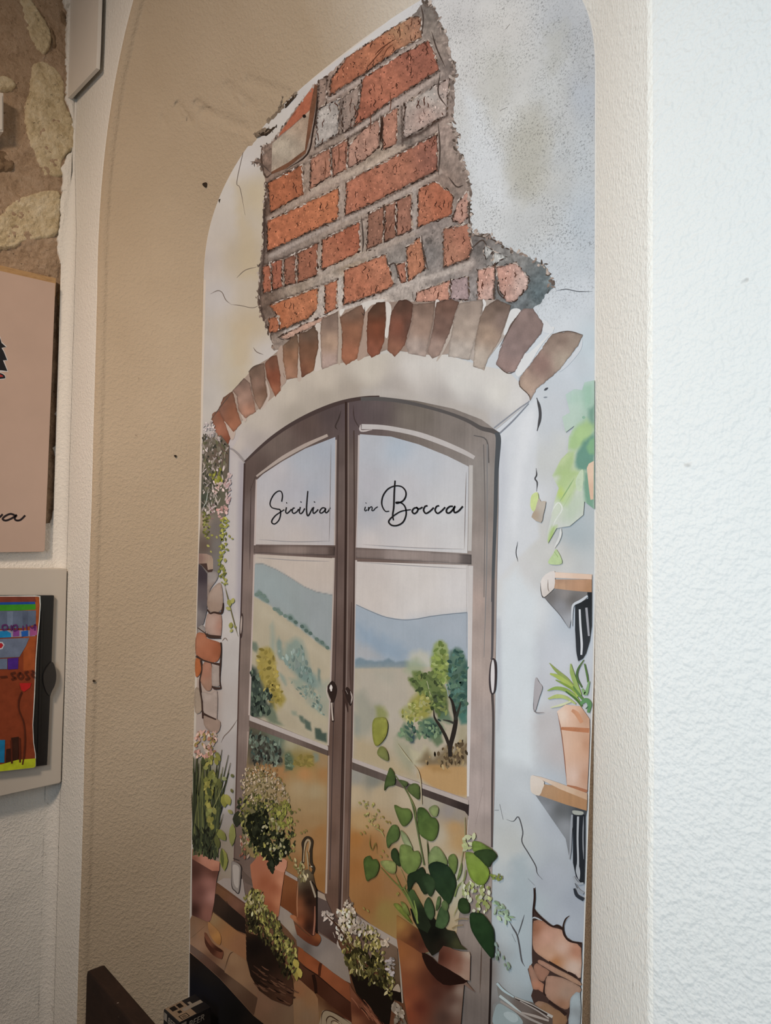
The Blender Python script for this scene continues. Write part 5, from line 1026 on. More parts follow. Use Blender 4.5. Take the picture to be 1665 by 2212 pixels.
# ---- bottle on its saucer
BTL = group('oil_bottle', (675, 2040))
shape('saucer', BTL, np.vstack([pp('D5', '1060,1850 1100,1830 1140,1860'), pp('F4', '300,730 345,770 360,830 330,890 290,915 180,870 60,780 20,720 0,640 20,620 130,720 230,790')]), ps('F4', '40,700,#572d1a 200,840,#4a2213 320,800,#7a431f 300,880,#3f1d10') + ps('D5', '1090,1850,#8a5433'), PM_WASH, 2, 4)
shape('bottle_body', BTL, np.vstack([pp('D5', '1140,1480 1180,1390 1240,1370 1290,1420 1320,1560 1325,1660'), pp('F4', '300,200 298,500 280,760 240,775 150,700 60,600 20,540 18,200 30,60')]), ps('D5', '1200,1500,#2f2419 1160,1490,#6a5a45 1240,1600,#1f120c 1150,1700,#6b3c22 1160,1900,#8a4f2e 1230,1900,#241009 1290,1500,#3a2c20 1230,1440,#5d5038') + ps('F4', '60,400,#7a4528 90,560,#6b3318 200,300,#170c08 200,650,#1c0d08 280,400,#2b1812 270,680,#3a2018'), PM_WASH, 0, 3.5)
bt = Strokes()
bt.line(pp('D5', '1185,1310 1190,1180 1185,1110 1215,1060 1250,1055 1280,1090 1270,1180 1270,1300 1295,1360 1280,1420'), [4, 4, 5, 5, 5, 5, 5, 6, 6, 4], '#2e251b').line(pp('D5', '1195,1300 1200,1200 1215,1110 1240,1080 1260,1110 1245,1200'), [3, 2, 4, 4, 4, 2], '#8f7a5e').line(pp('D5', '1240,1320 1290,1370'), 5, '#241b14').leaf(*pp('D5', '1275,1345')[0], 5, 3, .3, '#a59a85')
bt.line(pp('D5', '1225,1180 1235,1260 1245,1380'), 3, '#8a7a5d').line(pp('F4', '210,10 250,130 285,240'), [3, 4, 4], '#8a7a66').line(pp('F4', '230,20 290,110 300,240 298,740'), [2.5, 2.5, 3, 2.5], '#17100c').line(pp('F4', '275,360 272,560 255,760'), [2, 3.5, 3.5], '#7d4f3b').line(pp('D5', '1140,1500 1130,1700 1135,1850'), 2.5, '#8a5a3c')
scatter(bt, pp('D5', '1140,1370 1230,1380 1250,1500 1150,1500'), 20, (6, 14), (3, 5), ['#8a7d5a', '#6b5f3a', '#a0906d'], (1, 2), rg)
bt.build('bottle_neck', BTL, PM_INK, True)

# ---- stacked bowls and wicker basket on the worktop, plate in front
BWL = group('stacked_bowls', (470, 2060))
shape('bowl', BWL, pp('F3', '250,640 300,720 380,810 470,850 460,930 440,945 350,900 290,830 250,750'), ps('F3', '280,740,#33190f 420,880,#57301f 350,850,#2b130b'), PM_WASH, 2, 4)
shape('bowl', BWL, pp('F3', '245,630 270,640 330,740 400,800 465,845 440,865 350,820 280,740 250,680'), ps('F3', '300,740,#55301f 420,830,#2a120a'), PM_WASH, 2, 4)
shape('bowl', BWL, pp('F3', '290,500 340,540 420,620 445,700 435,775 390,760 330,690 295,600'), ps('F3', '330,560,#7d5630 400,680,#8a5c2c 430,740,#6d4420 310,600,#6b4426'), PM_WASH, 2, 4)
BSK = group('herb_basket', (590, 2130))
shape('basket_body', BSK, pp('F3', '735,430 760,620 800,640 1000,700 1150,900 1300,1180 1315,1300 1300,1480 1260,1510 1050,1430 900,1320 800,1150 750,950'), ps('F3', '770,560,#2a1a0e 850,800,#0e0806 1000,1000,#160d08 1100,1250,#2c1a11 1200,1350,#3a2417 1280,1400,#3a2216 900,1150,#1a0f0a'), PM_WASH, 0, 5)
wk = Strokes()
for k in range(46):
    t = rg.random(); x = 860 + t * 400 + rg.uniform(-60, 60); y = 1120 + t * 280 + rg.uniform(-130, 110)
    wk.line(pp('F3', f'{x},{y} {x + 45},{y + 34} {x + 85},{y + 50}'), [1.5, 3, 1.5], ['#412a1e', '#4d3223', '#331f15', '#150b07'][rg.integers(4)])
for k in range(8): wk.line(pp('F3', f'{735 + k * 1.5},{470 + k * 60} {750},{500 + k * 60}'), 2, '#6d4c33')
scatter(wk, pp('F3', '820,110 920,120 980,300 1120,440 1180,640 1330,760 1350,900 1380,1100 1320,1180 1240,1050 1150,940 1080,760 960,640 800,620 745,440 720,220'), 400, (6, 15), (2.5, 6), ['#6a612a', '#7d7236', '#4d4921', '#35301a', '#8a7c42', '#5b5425', '#241f10'], (.9, 2.1), rg)
scatter(wk, pp('F3', '740,300 860,420 960,620 1100,780 1250,1050 1300,1180 1200,1150 1060,830 850,640 750,560'), 120, (6, 16), (3, 6), ['#1d180c', '#2b2412', '#120e07', '#3b3419'], (1.0, 2.0), rg)
scatter(wk, pp('F3', '740,180 960,140 990,330 860,420 760,400'), 60, (6, 13), (2, 5), ['#8a7a55', '#77703a', '#9a8a63', '#4c4422'], (-2.2, -.9), rg)
wk.leaf(*pp('F3', '1345,1000')[0], 22, 14, 1.2, '#877530').leaf(*pp('F3', '1385,1110')[0], 24, 13, 1.3, '#8f7c36').leaf(*pp('F3', '1350,1150')[0], 22, 8, 1.5, '#7a682b')
wk.build('herb_leaves', BSK, PM_LEAF, True)
PLT = group('white_plate', (730, 2205))
pl = Strokes(); pl.blob(pp('F4', '370,1840 420,1795 520,1820 650,1890 780,1998 360,2100'), '#77654f').line(pp('F4', '365,1998 372,1860 420,1800 520,1822 660,1900 780,1990'), 2, '#2f1d12').line(pp('F4', '440,1998 440,1920 490,1880 580,1930 660,1998'), 2.5, '#2f1d12').blob(pp('F4', '540,1960 620,1960 660,2050 520,2050'), '#8a755c').line(pp('F4', '500,1998 510,1950 560,1945 640,1998'), 2, '#3a2617')
pl.build('plate', PLT, PM_WASH)

# ---- bunch of white-flowered herbs in a wicker holder, centre
FLW = group('white_flower_bunch', (800, 2180))
shape('holder', FLW, pp('F4', '760,1430 790,1500 900,1650 1050,1780 1250,1998 790,2010'), ps('F4', '800,1550,#5b3320 900,1800,#431f12 1100,1950,#3f2013 820,1950,#6d4229'), PM_WASH, 0, 5)
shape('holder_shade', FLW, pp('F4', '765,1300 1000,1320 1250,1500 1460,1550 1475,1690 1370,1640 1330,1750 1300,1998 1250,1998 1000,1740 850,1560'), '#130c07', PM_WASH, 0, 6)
fw_ = Strokes()
for k in range(26):
    x = rg.uniform(780, 1150); y = 1480 + (x - 780) * 1.0 + rg.uniform(0, 160); fw_.line(pp('F4', f'{x},{y} {x + 60},{y + 70} {x + 110},{y + 150}'), [2, 2.5, 1], ['#6b3f2a', '#54301f', '#1b0d08'][rg.integers(3)])
scatter(fw_, pp('F4', '600,450 760,380 860,560 1160,680 1200,900 1330,1200 1380,1400 1340,1640 1240,1560 1000,1340 780,1290 660,1050 640,800'), 420, (6, 14), (2.5, 6), ['#675b2a', '#7b6d35', '#4a431f', '#8d7e4a', '#5b5228', '#988861', '#2f2812'], (.8, 2.2), rg)
scatter(fw_, pp('F4', '640,1000 900,950 1200,1050 1300,1300 1350,1450 1150,1500 900,1380 760,1260'), 110, (8, 18), (4, 8), ['#2a240f', '#39321a', '#1c1809', '#4a421f'], (.8, 2.0), rg)
scatter(fw_, pp('F4', '580,400 700,240 780,300 900,560 1080,700 1040,800 700,700 620,900 580,880'), 110, (6, 13), (4, 7), ['#8f7f70', '#a3927f', '#7d6c5c', '#b3a391'], (.6, 2.2), rg)
scatter(fw_, pp('F4', '360,420 440,420 540,480 530,620 420,580'), 26, (6, 12), (4, 6), ['#8d7d70', '#a08f82'], (0, 3), rg)
scatter(fw_, pp('F4', '1240,1050 1370,1080 1370,1340 1280,1250'), 26, (6, 12), (4, 7), ['#7f746c', '#918480', '#6b6058'], (0, 3), rg)
scatter(fw_, pp('F4', '1190,820 1290,800 1290,920 1200,900'), 12, (7, 12), (5, 8), ['#8d7b68', '#a08e7a'], (0, 3), rg)
scatter(fw_, pp('F4', '1340,1680 1460,1720 1560,1998 1400,1998'), 30, (9, 18), (5, 9), ['#6f6050', '#857565', '#54483a'], (.8, 1.8), rg)
fw_.line(pp('F4', '430,480 560,600 680,760 800,960'), [2, 3, 3, 2], '#3a2418').line(pp('F4', '560,580 700,720 800,900'), 2, '#8d7a5c').line(pp('F4', '530,720 560,800'), 5, '#8d7d70').line(pp('F4', '590,830 600,900 640,960'), 4, '#8d7d70').blob(pp('F4', '1355,1510 1430,1430 1465,1540 1400,1530'), '#83715e')
fw_.build('flower_leaves', FLW, PM_LEAF, True)

# ---- heart-leaved plant in its terracotta trough
HRT = group('heart_leaf_plant', (960, 2120))
shape('trough', HRT, pp('F5', '0,860 240,1000 420,1100 620,1250 1030,1500 1180,1680 1010,1560 960,2164 180,2164 100,1700 60,1300'), ps('F5', '60,1100,#7d4a24 200,1250,#7f4c2a 150,1500,#6f3c20 250,1700,#6d361f 200,2000,#67301b 350,1900,#4a2015 450,1500,#4d2718 600,1450,#371a12 800,1550,#34170f 600,1700,#42231a 800,1800,#4a332a 700,2050,#3f2c24 900,1900,#6b584c 950,1650,#7b695c 120,1850,#7a3f22'), PM_WASH, 0, 5)
shape('trough_inside', HRT, pp('F5', '0,520 180,640 330,740 500,870 520,1050 380,1100 250,1010 0,860'), ps('F5', '60,680,#8a6430 150,800,#7d4f28 250,850,#3a1d12 400,950,#3d1f15 480,1050,#5b3528 200,960,#5d3018'), PM_WASH, 0, 5)
shape('trough_lip', HRT, pp('F5', '720,960 850,1030 970,1065 1090,1070 1105,1120 1095,1500 1030,1490 800,1340 620,1240 640,1040'), ps('F5', '760,1150,#5a3022 900,1200,#6b4232 930,1320,#76503f 1050,1300,#8a7061 1080,1100,#9a8777 1000,1430,#8a7160 680,1150,#3b1d14'), PM_WASH, 0, 4)
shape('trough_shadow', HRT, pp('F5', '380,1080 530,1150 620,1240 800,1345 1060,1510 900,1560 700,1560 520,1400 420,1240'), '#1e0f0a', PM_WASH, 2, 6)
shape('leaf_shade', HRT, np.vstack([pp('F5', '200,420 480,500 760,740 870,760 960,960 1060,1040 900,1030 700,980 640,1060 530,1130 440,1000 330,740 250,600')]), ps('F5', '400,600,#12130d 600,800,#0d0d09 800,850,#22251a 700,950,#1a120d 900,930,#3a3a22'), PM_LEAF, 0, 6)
shape('leaf_shade', HRT, pp('D6', '640,1260 700,1270 800,1450 850,1580 820,1640 730,1590 690,1440'), ps('D6', '680,1320,#3a4a26 760,1500,#1a1f14'), PM_LEAF, 0, 6)
hs = Strokes()
for t, w_, c in (('D6:540,290 640,430 690,550 740,800 790,1060', [1.5, 2.5, 2.5, 3, 3], '#54603a'), ('D6:650,440 710,570 720,680', 2, '#6b7040'), ('D6:815,840 825,950 828,1080', 2.5, '#33401f'), ('D6:420,1080 520,1190 600,1270 680,1400 740,1560', [1.5, 2, 3, 4, 4], '#56602c'), ('D6:540,1130 600,1260 640,1220', 2.5, '#5d6431'), ('D6:590,1090 640,1210', 3, '#6b7338'), ('D6:1150,1100 1130,1190 1080,1240 1050,1330', [2, 3, 3, 3], '#6d7a45'), ('D6:1040,1500 1070,1430 1110,1370', 2, '#8a8a5d'), ('D6:1140,650 1140,850 1120,960 1100,1090', [1.5, 2, 2, 2], '#85825c'), ('D6:700,200 740,260 760,360 770,540', [1, 2.5, 3, 2], '#a89a7d'), ('D6:560,20 640,130 690,190', 2, '#a8a284'), ('F5:830,720 900,680 990,670', [3, 2.5, 2], '#7a6a4a'), ('F5:870,610 950,575 1070,580', [2, 3, 2], '#7d6e50'),
                 ('F5:260,300 300,480 310,640', [2, 4, 2], '#6b7a3a'), ('F5:100,100 220,330 300,520', [3, 3, 2], '#5d6a33'), ('F5:0,420 120,540 230,640', [3, 4, 3], '#7a7d36')):
    hs.line(pp(*t.split(':')), w_, c)
scatter(hs, pp('D6', '230,480 370,540 430,640 380,760 330,700 250,620'), 26, (4, 10), (2, 5), ['#8c8449', '#7a743d', '#9a9258'], (0, 3.1), rg)
for t in ('280,780', '250,790', '300,730', '440,650', '470,690', '495,695', '430,760', '400,750', '440,940', '470,980', '420,985', '560,1310', '275,1430', '310,1450', '570,1300'): hs.leaf(*pp('D6', t)[0], 8, 3.5, .9, '#7d6f35')
hs.line(pp('D6', '330,800 325,880 345,930 375,870 385,960'), 2, '#6b5d2c').line(pp('D6', '360,740 420,770 450,820'), 2.5, '#8c8450').line(pp('D6', '330,620 345,680'), 1.5, '#8c8450')
scatter(hs, pp('D6', '1110,1200 1340,1200 1370,1420 1320,1480 1190,1440 1120,1300'), 70, (6, 15), (4, 9), ['#8f9360', '#7d8548', '#a3a584', '#b0b09a', '#98a068'], (-1.9, -1.1), rg)
scatter(hs, pp('D6', '1390,1370 1460,1370 1540,1500 1460,1570 1380,1460'), 22, (8, 16), (4, 8), ['#7f9478', '#8d9f85', '#6d8563'], (.2, 2), rg)
scatter(hs, pp('D6', '1360,1140 1470,1140 1450,1190 1370,1180'), 14, (5, 10), (3, 6), ['#7a8440', '#66732f'], (0, 3), rg)
scatter(hs, pp('D6', '1400,1700 1440,1800 1520,1900 1520,1980 1400,1860'), 12, (9, 18), (3, 5), ['#6a7d66', '#7f9088'], (1.0, 1.5), rg)
scatter(hs, pp('D6', '1130,830 1220,790 1260,850 1210,960 1130,920'), 12, (9, 18), (6, 10), ['#a3a682', '#959a6a'], (0, 3), rg)
hs.build('stems', HRT, PM_LEAF, True)
LV = [('500,225 530,260 545,320 535,375 480,390 450,425 455,350 480,270', '#4a5a2e', '#3d4b27'), ('570,330 650,350 630,390', '#56633a', '#4a5630'), ('655,390 700,360 750,385 750,495 710,480 650,425', '#5d6b3a', '#46542b'), ('535,545 600,572 665,580 688,650 640,720 600,720 560,640', '#5c6d33', '#4a5b2a'),
      ('735,580 780,567 820,600 850,645 890,660 915,720 900,810 860,855 810,840 750,790 733,690', '#3c4f26', '#55692f'), ('830,580 880,545 915,575 900,640 860,640', '#87905f', '#7a8550'), ('510,725 560,720 582,790 560,850 510,880 480,915 468,820', '#4f6130', '#435429'), ('590,760 640,800 680,880 690,920 630,890 600,830', '#7d8658', '#88906a'),
      ('585,900 620,882 680,900 700,940 745,940 765,1030 720,1110 660,1140 600,1080 580,990', '#6b7a3e', '#5d6e35'), ('510,940 540,912 565,940 580,1000 585,1070 550,1050 512,1000', '#26331b', '#2d3b1f'), ('275,1010 325,978 350,1010 385,1010 408,1070 380,1150 330,1180 300,1195 280,1110', '#3a491f', '#465526'), ('415,1030 500,1020 550,1050 540,1130 470,1110', '#83864c', '#757a42'),
      ('835,960 880,898 930,920 985,1010 980,1060 900,1030 835,1050', '#7c8a58', '#6d7d4a'), ('1000,990 1045,962 1075,1010 1070,1090 1045,1140 1005,1070', '#64753c', '#576832'), ('1070,1190 1110,1040 1115,1090 1100,1150', '#7a8a50', '#6a7a42'), ('830,1060 900,1028 990,1060 1040,1120 1065,1210 1050,1290 1000,1400 940,1330 870,1240 840,1130', '#1b2a1d', '#26391f'),
      ('650,1150 720,1110 780,1075 810,1150 840,1260 790,1310 720,1200 660,1290', '#1d2a19', '#222f1c'), ('760,1170 820,1130 890,1210 850,1330 800,1260', '#25351f', '#33452a'), ('1145,960 1180,947 1250,980 1330,1070 1350,1140 1310,1220 1250,1225 1190,1170 1160,1080', '#76893a', '#6b8128'), ('1205,860 1260,858 1320,890 1380,930 1300,925 1215,945', '#6b8035', '#5f7530'), ('1215,955 1290,925 1380,930 1415,985 1370,1040 1340,1078 1270,1010', '#334523', '#2b3c20'),
      ('1085,1370 1110,1340 1150,1345 1180,1400 1175,1465 1120,1472 1082,1430', '#26371c', '#2b3c1f'), ('1185,1475 1240,1465 1300,1480 1360,1560 1390,1640 1385,1850 1320,1800 1240,1690 1190,1590', '#21351c', '#1c3019'), ('890,1560 920,1440 960,1400 1000,1470 1000,1540 960,1600 900,1590', '#34472a', '#3e5230'), ('790,1400 830,1330 870,1400 880,1480 850,1530 810,1480', '#2f4026', '#3b4d2e'), ('890,1450 905,1340 930,1330 925,1410', '#566a3d', '#4d6037'), ('940,1390 965,1358 1000,1400 985,1450 950,1430', '#5a6c40', '#506238'), ('530,1400 570,1390 640,1470 690,1560 620,1500', '#6f752c', '#5f6a28'), ('590,1370 640,1400 670,1490 620,1450', '#747a38', '#646c30'),
      ('380,1540 430,1535 440,1530 445,1540', '#67702f', '#67702f')]
for t, c1, c2 in LV[:-1]:
    q = pp('D6', t); P_ = Patch(q, 5, 3); lo, hi = q.min(0), q.max(0)
    P_.grad(lo, c1, hi, c2).mottle(.10, 12, len(t))
    mid = np.array([(q[0] + q[-1]) / 2, q.mean(0), (q[len(q) // 2] + q[len(q) // 2 + 1]) / 2]) if len(q) > 4 else q[:2]
    P_.line(mid, 3, c2, 3, .5).edge(2.2, .80).build('leaf', HRT, PM_LEAF)
for t, c in (('365,1600 385,1545 430,1535 480,1540 505,1600 490,1700 440,1770 395,1790 370,1720', '#77752a'), ('410,1840 440,1795 480,1810 505,1860 510,1920 480,1920 420,1880', '#717440')):
    P_ = Patch(pp('D4', t), 5, 3); P_.grad(pp('D4', '430,1540')[0], '#8a8a3c', pp('D4', '430,1900')[0], c).mottle(.08, 12).edge(2, .85).build('leaf', HRT, PM_LEAF)

# ---- right edge of the print: hanging plant
LAY[0] = LAY_BASE
HNG = group('hanging_plant', (1250, 1000))
hp = Patch(pp('E1', '720,220 800,170 870,180 890,110 980,90 980,1250 890,1180 880,1300 760,1400 640,1420 560,1560 560,1450 600,1280 620,1180 660,1060 600,950 680,800 740,740 750,600 800,500 720,560 690,420 760,380'), 3.5)
hp.fill(ps('P', '1240,850,#b6c9c3 1225,900,#b7c8bb 1270,900,#a5bfae 1215,1000,#c3c9b8 1215,1100,#c5cabb 1240,1130,#c0c6bc 1200,1150,#c9cbc6'), 2.5, 10)
for t, c, f_, o_ in (('780,190 860,180 890,280 850,340 740,280', '#a9c4b3', 10, .8), ('880,140 980,100 980,320 900,340 870,230', '#96baa4', 8, .85), ('700,330 850,300 880,420 800,480 690,430', '#b4c8ba', 10, .8), ('930,350 980,320 980,520 930,500', '#6f9684', 5, .9), ('740,700 760,600 830,500 910,440 980,500 960,600 890,680 800,730', '#a2bf85', 6, .95), ('790,560 880,500 940,560 850,660', '#aac78a', 6, .7), ('880,640 980,560 980,900 830,900 800,830 830,720', '#64907f', 4, .95), ('905,690 940,620 980,610 980,750 930,750', '#7fab80', 3, .95), ('610,950 650,840 720,740 800,730 800,830 760,920 690,950', '#aabf86', 4, .95), ('640,860 720,760 760,760 700,850', '#c2cfa0', 5, .7), ('630,1170 640,1010 700,910 800,890 880,910 870,1000 800,1080 740,1230 660,1190', '#aac183', 6, .9), ('700,1100 800,950 850,930 780,1100 700,1230', '#bccb9e', 5, .7), ('640,1100 670,1050 720,1100 690,1170', '#b5c866', 5, .7), ('890,920 980,900 980,1280 900,1210 880,1060', '#6d9880', 4, .9), ('700,1220 850,1100 890,1200 800,1350 700,1350', '#b6c5ad', 10, .7), ('600,1270 660,1170 690,1250 640,1350 600,1380', '#c5cdb9', 5, .7), ('555,1540 600,1400 640,1400 600,1560', '#9dbb62', 4, .9)):
    hp.blob(pp('E1', t), c, f_, o_, 1.5)
hp.build('foliage', HNG, PM_WASH)
hq = Strokes(); hq.line(pp('E1', '670,1180 740,1070 800,970'), 2.5, '#8dab76').line(pp('E1', '700,1230 770,1110'), 2, '#98b080').line(pp('E1', '590,1300 620,1230 660,1190 690,1250 630,1350 600,1420'), 2.5, '#d3d6cd').blob(pp('E1', '810,1000 850,910 880,905 870,1070 830,1080'), '#c0cfb2').blob(pp('E1', '565,1735 610,1650 640,1610 690,1735'), '#b2c591').line(pp('E1', '620,1630 655,1680'), 3.5, '#84a455').leaf(*pp('E1', '885,425')[0], 8, 7, 0, '#8bb099').line(pp('E1', '680,1420 670,1500 620,1600'), 5, '#d0d1cd')
hq.build('hanging_stems', HNG, PM_LEAF, True)
shape('plant_pot', HNG, pp('E1', '912,880 930,840 976,815 972,1160 945,1165 930,1050'), ps('E1', '940,900,#dcbfa6 965,1100,#d3b096'), PM_WASH, 0, 4)
lf = Strokes(); lf.blob(pp('E1', '405,1180 420,1120 470,1100 478,1200 440,1270 410,1240'), '#c3d08c'); lf.build('stray_leaf', HNG, PM_LEAF)
shape('torn_paper', MURAL, pp('E1', '415,1320 450,1250 478,1150 500,1180 545,1180 520,1300 500,1370'), ps('E1', '450,1290,#a8937c 500,1240,#bdb3a6 520,1300,#b5aca2'), PM_WASH, 2, 4)

# ---- upper shelf with fork
SH1 = group('fork_shelf', (1225, 1260))
shape('bracket', SH1, pp('E2', '470,335 560,265 815,290 800,350 700,400 690,480 670,580 600,480 520,390'), ps('E2', '520,330,#6f6b69 640,310,#8d8784 600,400,#8b8b8f 660,520,#9fa1a6 690,350,#66625f'), PM_WASH, 0, 5)
shape('shelf_board', SH1, pp('E2', '553,190 848,190 848,292 700,280 545,262'), ps('E2', '600,230,#bf9a7b 750,240,#b98f70 830,270,#a9805f 600,200,#a07d66'), PM_WOOD, 0, 5)
shape('shelf_top', SH1, pp('E2', '555,132 850,150 848,190 555,178'), ps('E2', '600,160,#dcc3b0 780,170,#d3b6a0'), PM_WASH, 0, 5)
shape('shelf_end', SH1, pp('E2', '440,210 480,150 550,122 555,180 548,260 500,310 468,333 445,290'), ps('E2', '470,220,#dcd3cc 530,180,#d5ccc6 500,290,#c9bfb7'), PM_WASH, 2, 4)
FK1 = group('hanging_fork', (1262, 1330))
shape('fork_head', FK1, pp('E2', '715,395 760,375 820,340 815,292 848,292 846,560 830,680 800,780 775,820 740,840 722,760 715,600'), ps('E2', '740,500,#2e3134 830,350,#26282b 800,700,#33363a'), PM_WASH, 0, 5)
fk = Strokes(); fk.line(pp('E2', '752,428 757,550 768,700 765,790'), [4, 4.5, 5, 4], '#c9cbcf').line(pp('E2', '805,415 815,530 825,640'), [5, 5, 4], '#9a9aa0').line(pp('E2', '690,560 692,440 705,390 760,360 815,320'), [2, 4, 5, 6, 4], '#bfc3c8').line(pp('E2', '715,600 722,760 740,850'), 1.5, '#a9adb2'); fk.line(pp('E2', '470,335 520,390 600,480 665,580'), 1.5, '#5b5a5e').line(pp('E2', '500,190 500,260 510,290'), 2, '#8d7f76').line(pp('E2', '440,215 445,290 468,335 550,262'), 1.6, '#4b4644')
fk.build('fork_tines', FK1, PM_INK, True)

# ---- spiky plant in a pale terracotta pot on the lower shelf
SPK = group('spiky_pot_plant', (1240, 1690))
shape('pot', SPK, pp('E2', '572,1240 640,1185 760,1200 830,1300 832,1400 825,1600 812,1870 650,1830 630,1600 600,1390'), ps('E2', '620,1270,#dcc5b3 700,1260,#d3ab92 640,1500,#cfae97 740,1500,#cda78d 800,1500,#b98a6c 700,1750,#cbb0a0 800,1760,#b48a70 790,1280,#b98f72'), PM_WASH, 0, 4)
sp_ = Strokes()
sp_.line(pp('E2', '605,1375 700,1382 828,1392'), [6, 9, 10], '#b07450').line(pp('E2', '575,1250 605,1400 630,1600 650,1820'), 2, '#8a5d48').line(pp('E2', '690,1230 730,1260 770,1330'), [6, 10, 8], '#c08a68').line(pp('E2', '650,1830 720,1850 812,1875'), [4, 8, 6], '#a06a4c')
for t, w_, c in (('510,855 560,910 640,980 720,1060', [1, 6, 9, 5], '#8a9a52'), ('515,940 580,965 680,1040 740,1120', [3, 9, 10, 5], '#a0b055'), ('495,1075 560,1055 640,1070 720,1130 765,1195', [2, 7, 8, 7, 4], '#86a04e'), ('500,1140 570,1120 640,1130 720,1180', [3, 9, 7, 3], '#a9b66c'), ('680,860 690,930 720,1020 760,1110', [2, 9, 9, 5], '#93a95c'), ('785,830 740,900 730,970 770,1050', [2, 4, 5, 3], '#4f6b3d'), ('790,860 810,950 818,1010', [3, 4, 3], '#55753f'), ('560,990 640,1030 720,1080 760,1130', [2, 5, 6, 4], '#7c943c'), ('640,1080 720,1140 770,1200', [3, 5, 4], '#4c6b36'), ('700,1040 750,1110 790,1160', [3, 6, 5], '#5e8046'), ('770,1060 800,1100 828,1000', [4, 9, 3], '#7da06a'), ('760,1180 800,1150 830,1180 820,1250', [6, 10, 10, 5], '#5d8a58'), ('800,1220 820,1200', 8, '#355e44'), ('520,1210 600,1190 680,1160', [2, 5, 4], '#c3c7a0')):
    sp_.line(pp('E2', t), w_, c)
sp_.build('spiky_leaves', SPK, PM_LEAF, True)
chip = Strokes(); chip.blob(pp('E2', '388,1060 402,970 430,1010 455,1050 430,1130 395,1240 385,1150'), '#a5a0a2').line(pp('E2', '386,1120 392,1240 470,1250'), 2, '#7d787a'); chip.build('plaster_chip', MURAL, PM_WASH)

# ---- lower shelf with second fork
SH2 = group('pot_shelf', (1215, 1730))
shape('bracket', SH2, pp('E3', '290,40 345,55 520,110 592,135 580,200 520,190 498,300 490,400 470,300 380,170'), ps('E3', '360,90,#6d6f72 440,130,#5b5d5e 470,230,#85888c 350,110,#8d9197 560,150,#3a3c3f'), PM_WASH, 0, 5)
shape('shelf_board', SH2, pp('E2', '415,1910 470,1820 560,1830 700,1900 812,1940 808,2030 640,1980 440,1910'), ps('E2', '500,1860,#b08a66 650,1930,#a57d58 780,1990,#a37a55 470,1850,#a08062'), PM_WOOD, 0, 5)
shape('shelf_top', SH2, pp('E2', '375,1750 440,1760 560,1800 700,1850 812,1890 812,1945 700,1900 600,1860 500,1810 460,1790 400,1780'), ps('E2', '450,1775,#ccb9a8 650,1850,#c5a98f 780,1900,#b9977a'), PM_WASH, 0, 5)
shape('shelf_end', SH2, pp('E2', '362,1755 400,1755 470,1800 455,1860 430,1910 375,1890 360,1850'), ps('E2', '400,1800,#d0c4b8 430,1880,#c9bcae'), PM_WASH, 2, 4)
FK2 = group('hanging_fork', (1248, 1850))
shape('fork_head', FK2, pp('E3', '512,150 585,160 583,400 578,560 555,555 530,520 513,440'), '#23262b', PM_WASH, 0, 5)
fk = Strokes(); fk.line(pp('E3', '508,160 502,250 498,360 492,420'), [4, 5, 4, 2], '#8d9197').line(pp('E3', '543,170 540,300 543,420 540,500'), [4.5, 4, 4, 6], '#a3a7ab').line(pp('E3', '575,170 572,300 576,420'), 3, '#7a7d82').blob(pp('E3', '512,135 570,142 568,160 520,158'), '#9a9c94').blob(pp('E3', '540,440 555,490 550,540 535,510 530,480'), '#9a9ea3').line(pp('E3', '515,520 540,560 575,560'), [4, 6, 4], '#8f949a').line(pp('E3', '520,590 535,630 575,655'), [4, 7, 8], '#2b2f36').line(pp('E3', '530,570 545,600 575,620'), [3, 7, 6], '#868b91').line(pp('E3', '525,560 540,590'), 5, '#1d2025')
fk.build('fork_tines', FK2, PM_INK, True)

# ---- broken corner with bare bricks at the lower right, plates below
BRC = group('bare_corner', (1215, 2150))
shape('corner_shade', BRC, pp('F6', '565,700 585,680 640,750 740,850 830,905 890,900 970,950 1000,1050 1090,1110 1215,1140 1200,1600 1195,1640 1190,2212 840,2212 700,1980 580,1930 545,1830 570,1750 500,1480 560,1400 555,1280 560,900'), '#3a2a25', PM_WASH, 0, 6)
for t, smp in (('570,880 600,840 680,830 760,890 830,930 960,965 1000,1060 1090,1130 1205,1200 1200,1590 1130,1550 1020,1510 900,1450 780,1380 690,1320 600,1250 565,1150', '600,950,#8a5d45 750,1050,#b58a76 950,1200,#b59685 1150,1250,#a07058 1100,1450,#b39c8d 800,1300,#b08a72 860,1380,#96653f'), ('640,1360 700,1370 900,1480 1080,1570 1195,1650 1195,1700 1000,1600 850,1530 720,1450 640,1400', '700,1400,#96705d 1000,1560,#98765f'), ('580,1450 620,1400 700,1450 790,1510 740,1590 710,1640 650,1620 600,1530', '680,1520,#8a6350'), ('510,1480 545,1420 600,1530 650,1630 715,1680 712,1790 640,1750 570,1740 540,1600', '560,1560,#8d6a58 660,1700,#9a6a52'), ('760,1570 900,1580 1000,1610 1190,1710 1190,1790 1080,1850 1050,1980 990,2010 880,1950 780,1880 725,1790 735,1680', '800,1700,#95725f 1000,1800,#8f7564 950,1950,#86614a'), ('590,1960 640,1900 760,1930 860,2000 1010,2090 1000,2212 830,2212 720,2040', '700,1980,#75583f 900,2130,#7a5a3f 650,1920,#8a6b58'), ('1060,1900 1090,1830 1190,1790 1190,2212 1040,2212 1055,2050', '1110,1900,#8d979a 1150,2050,#7b8082 1080,2150,#8a9295')):
    P_ = Patch(pp('F6', t), 5, 2); P_.fill(ps('F6', smp), 2.5, 6).mottle(.04, 14).edge(2.5, .9).build('brick', BRC, PM_WASH)
ed = Strokes()
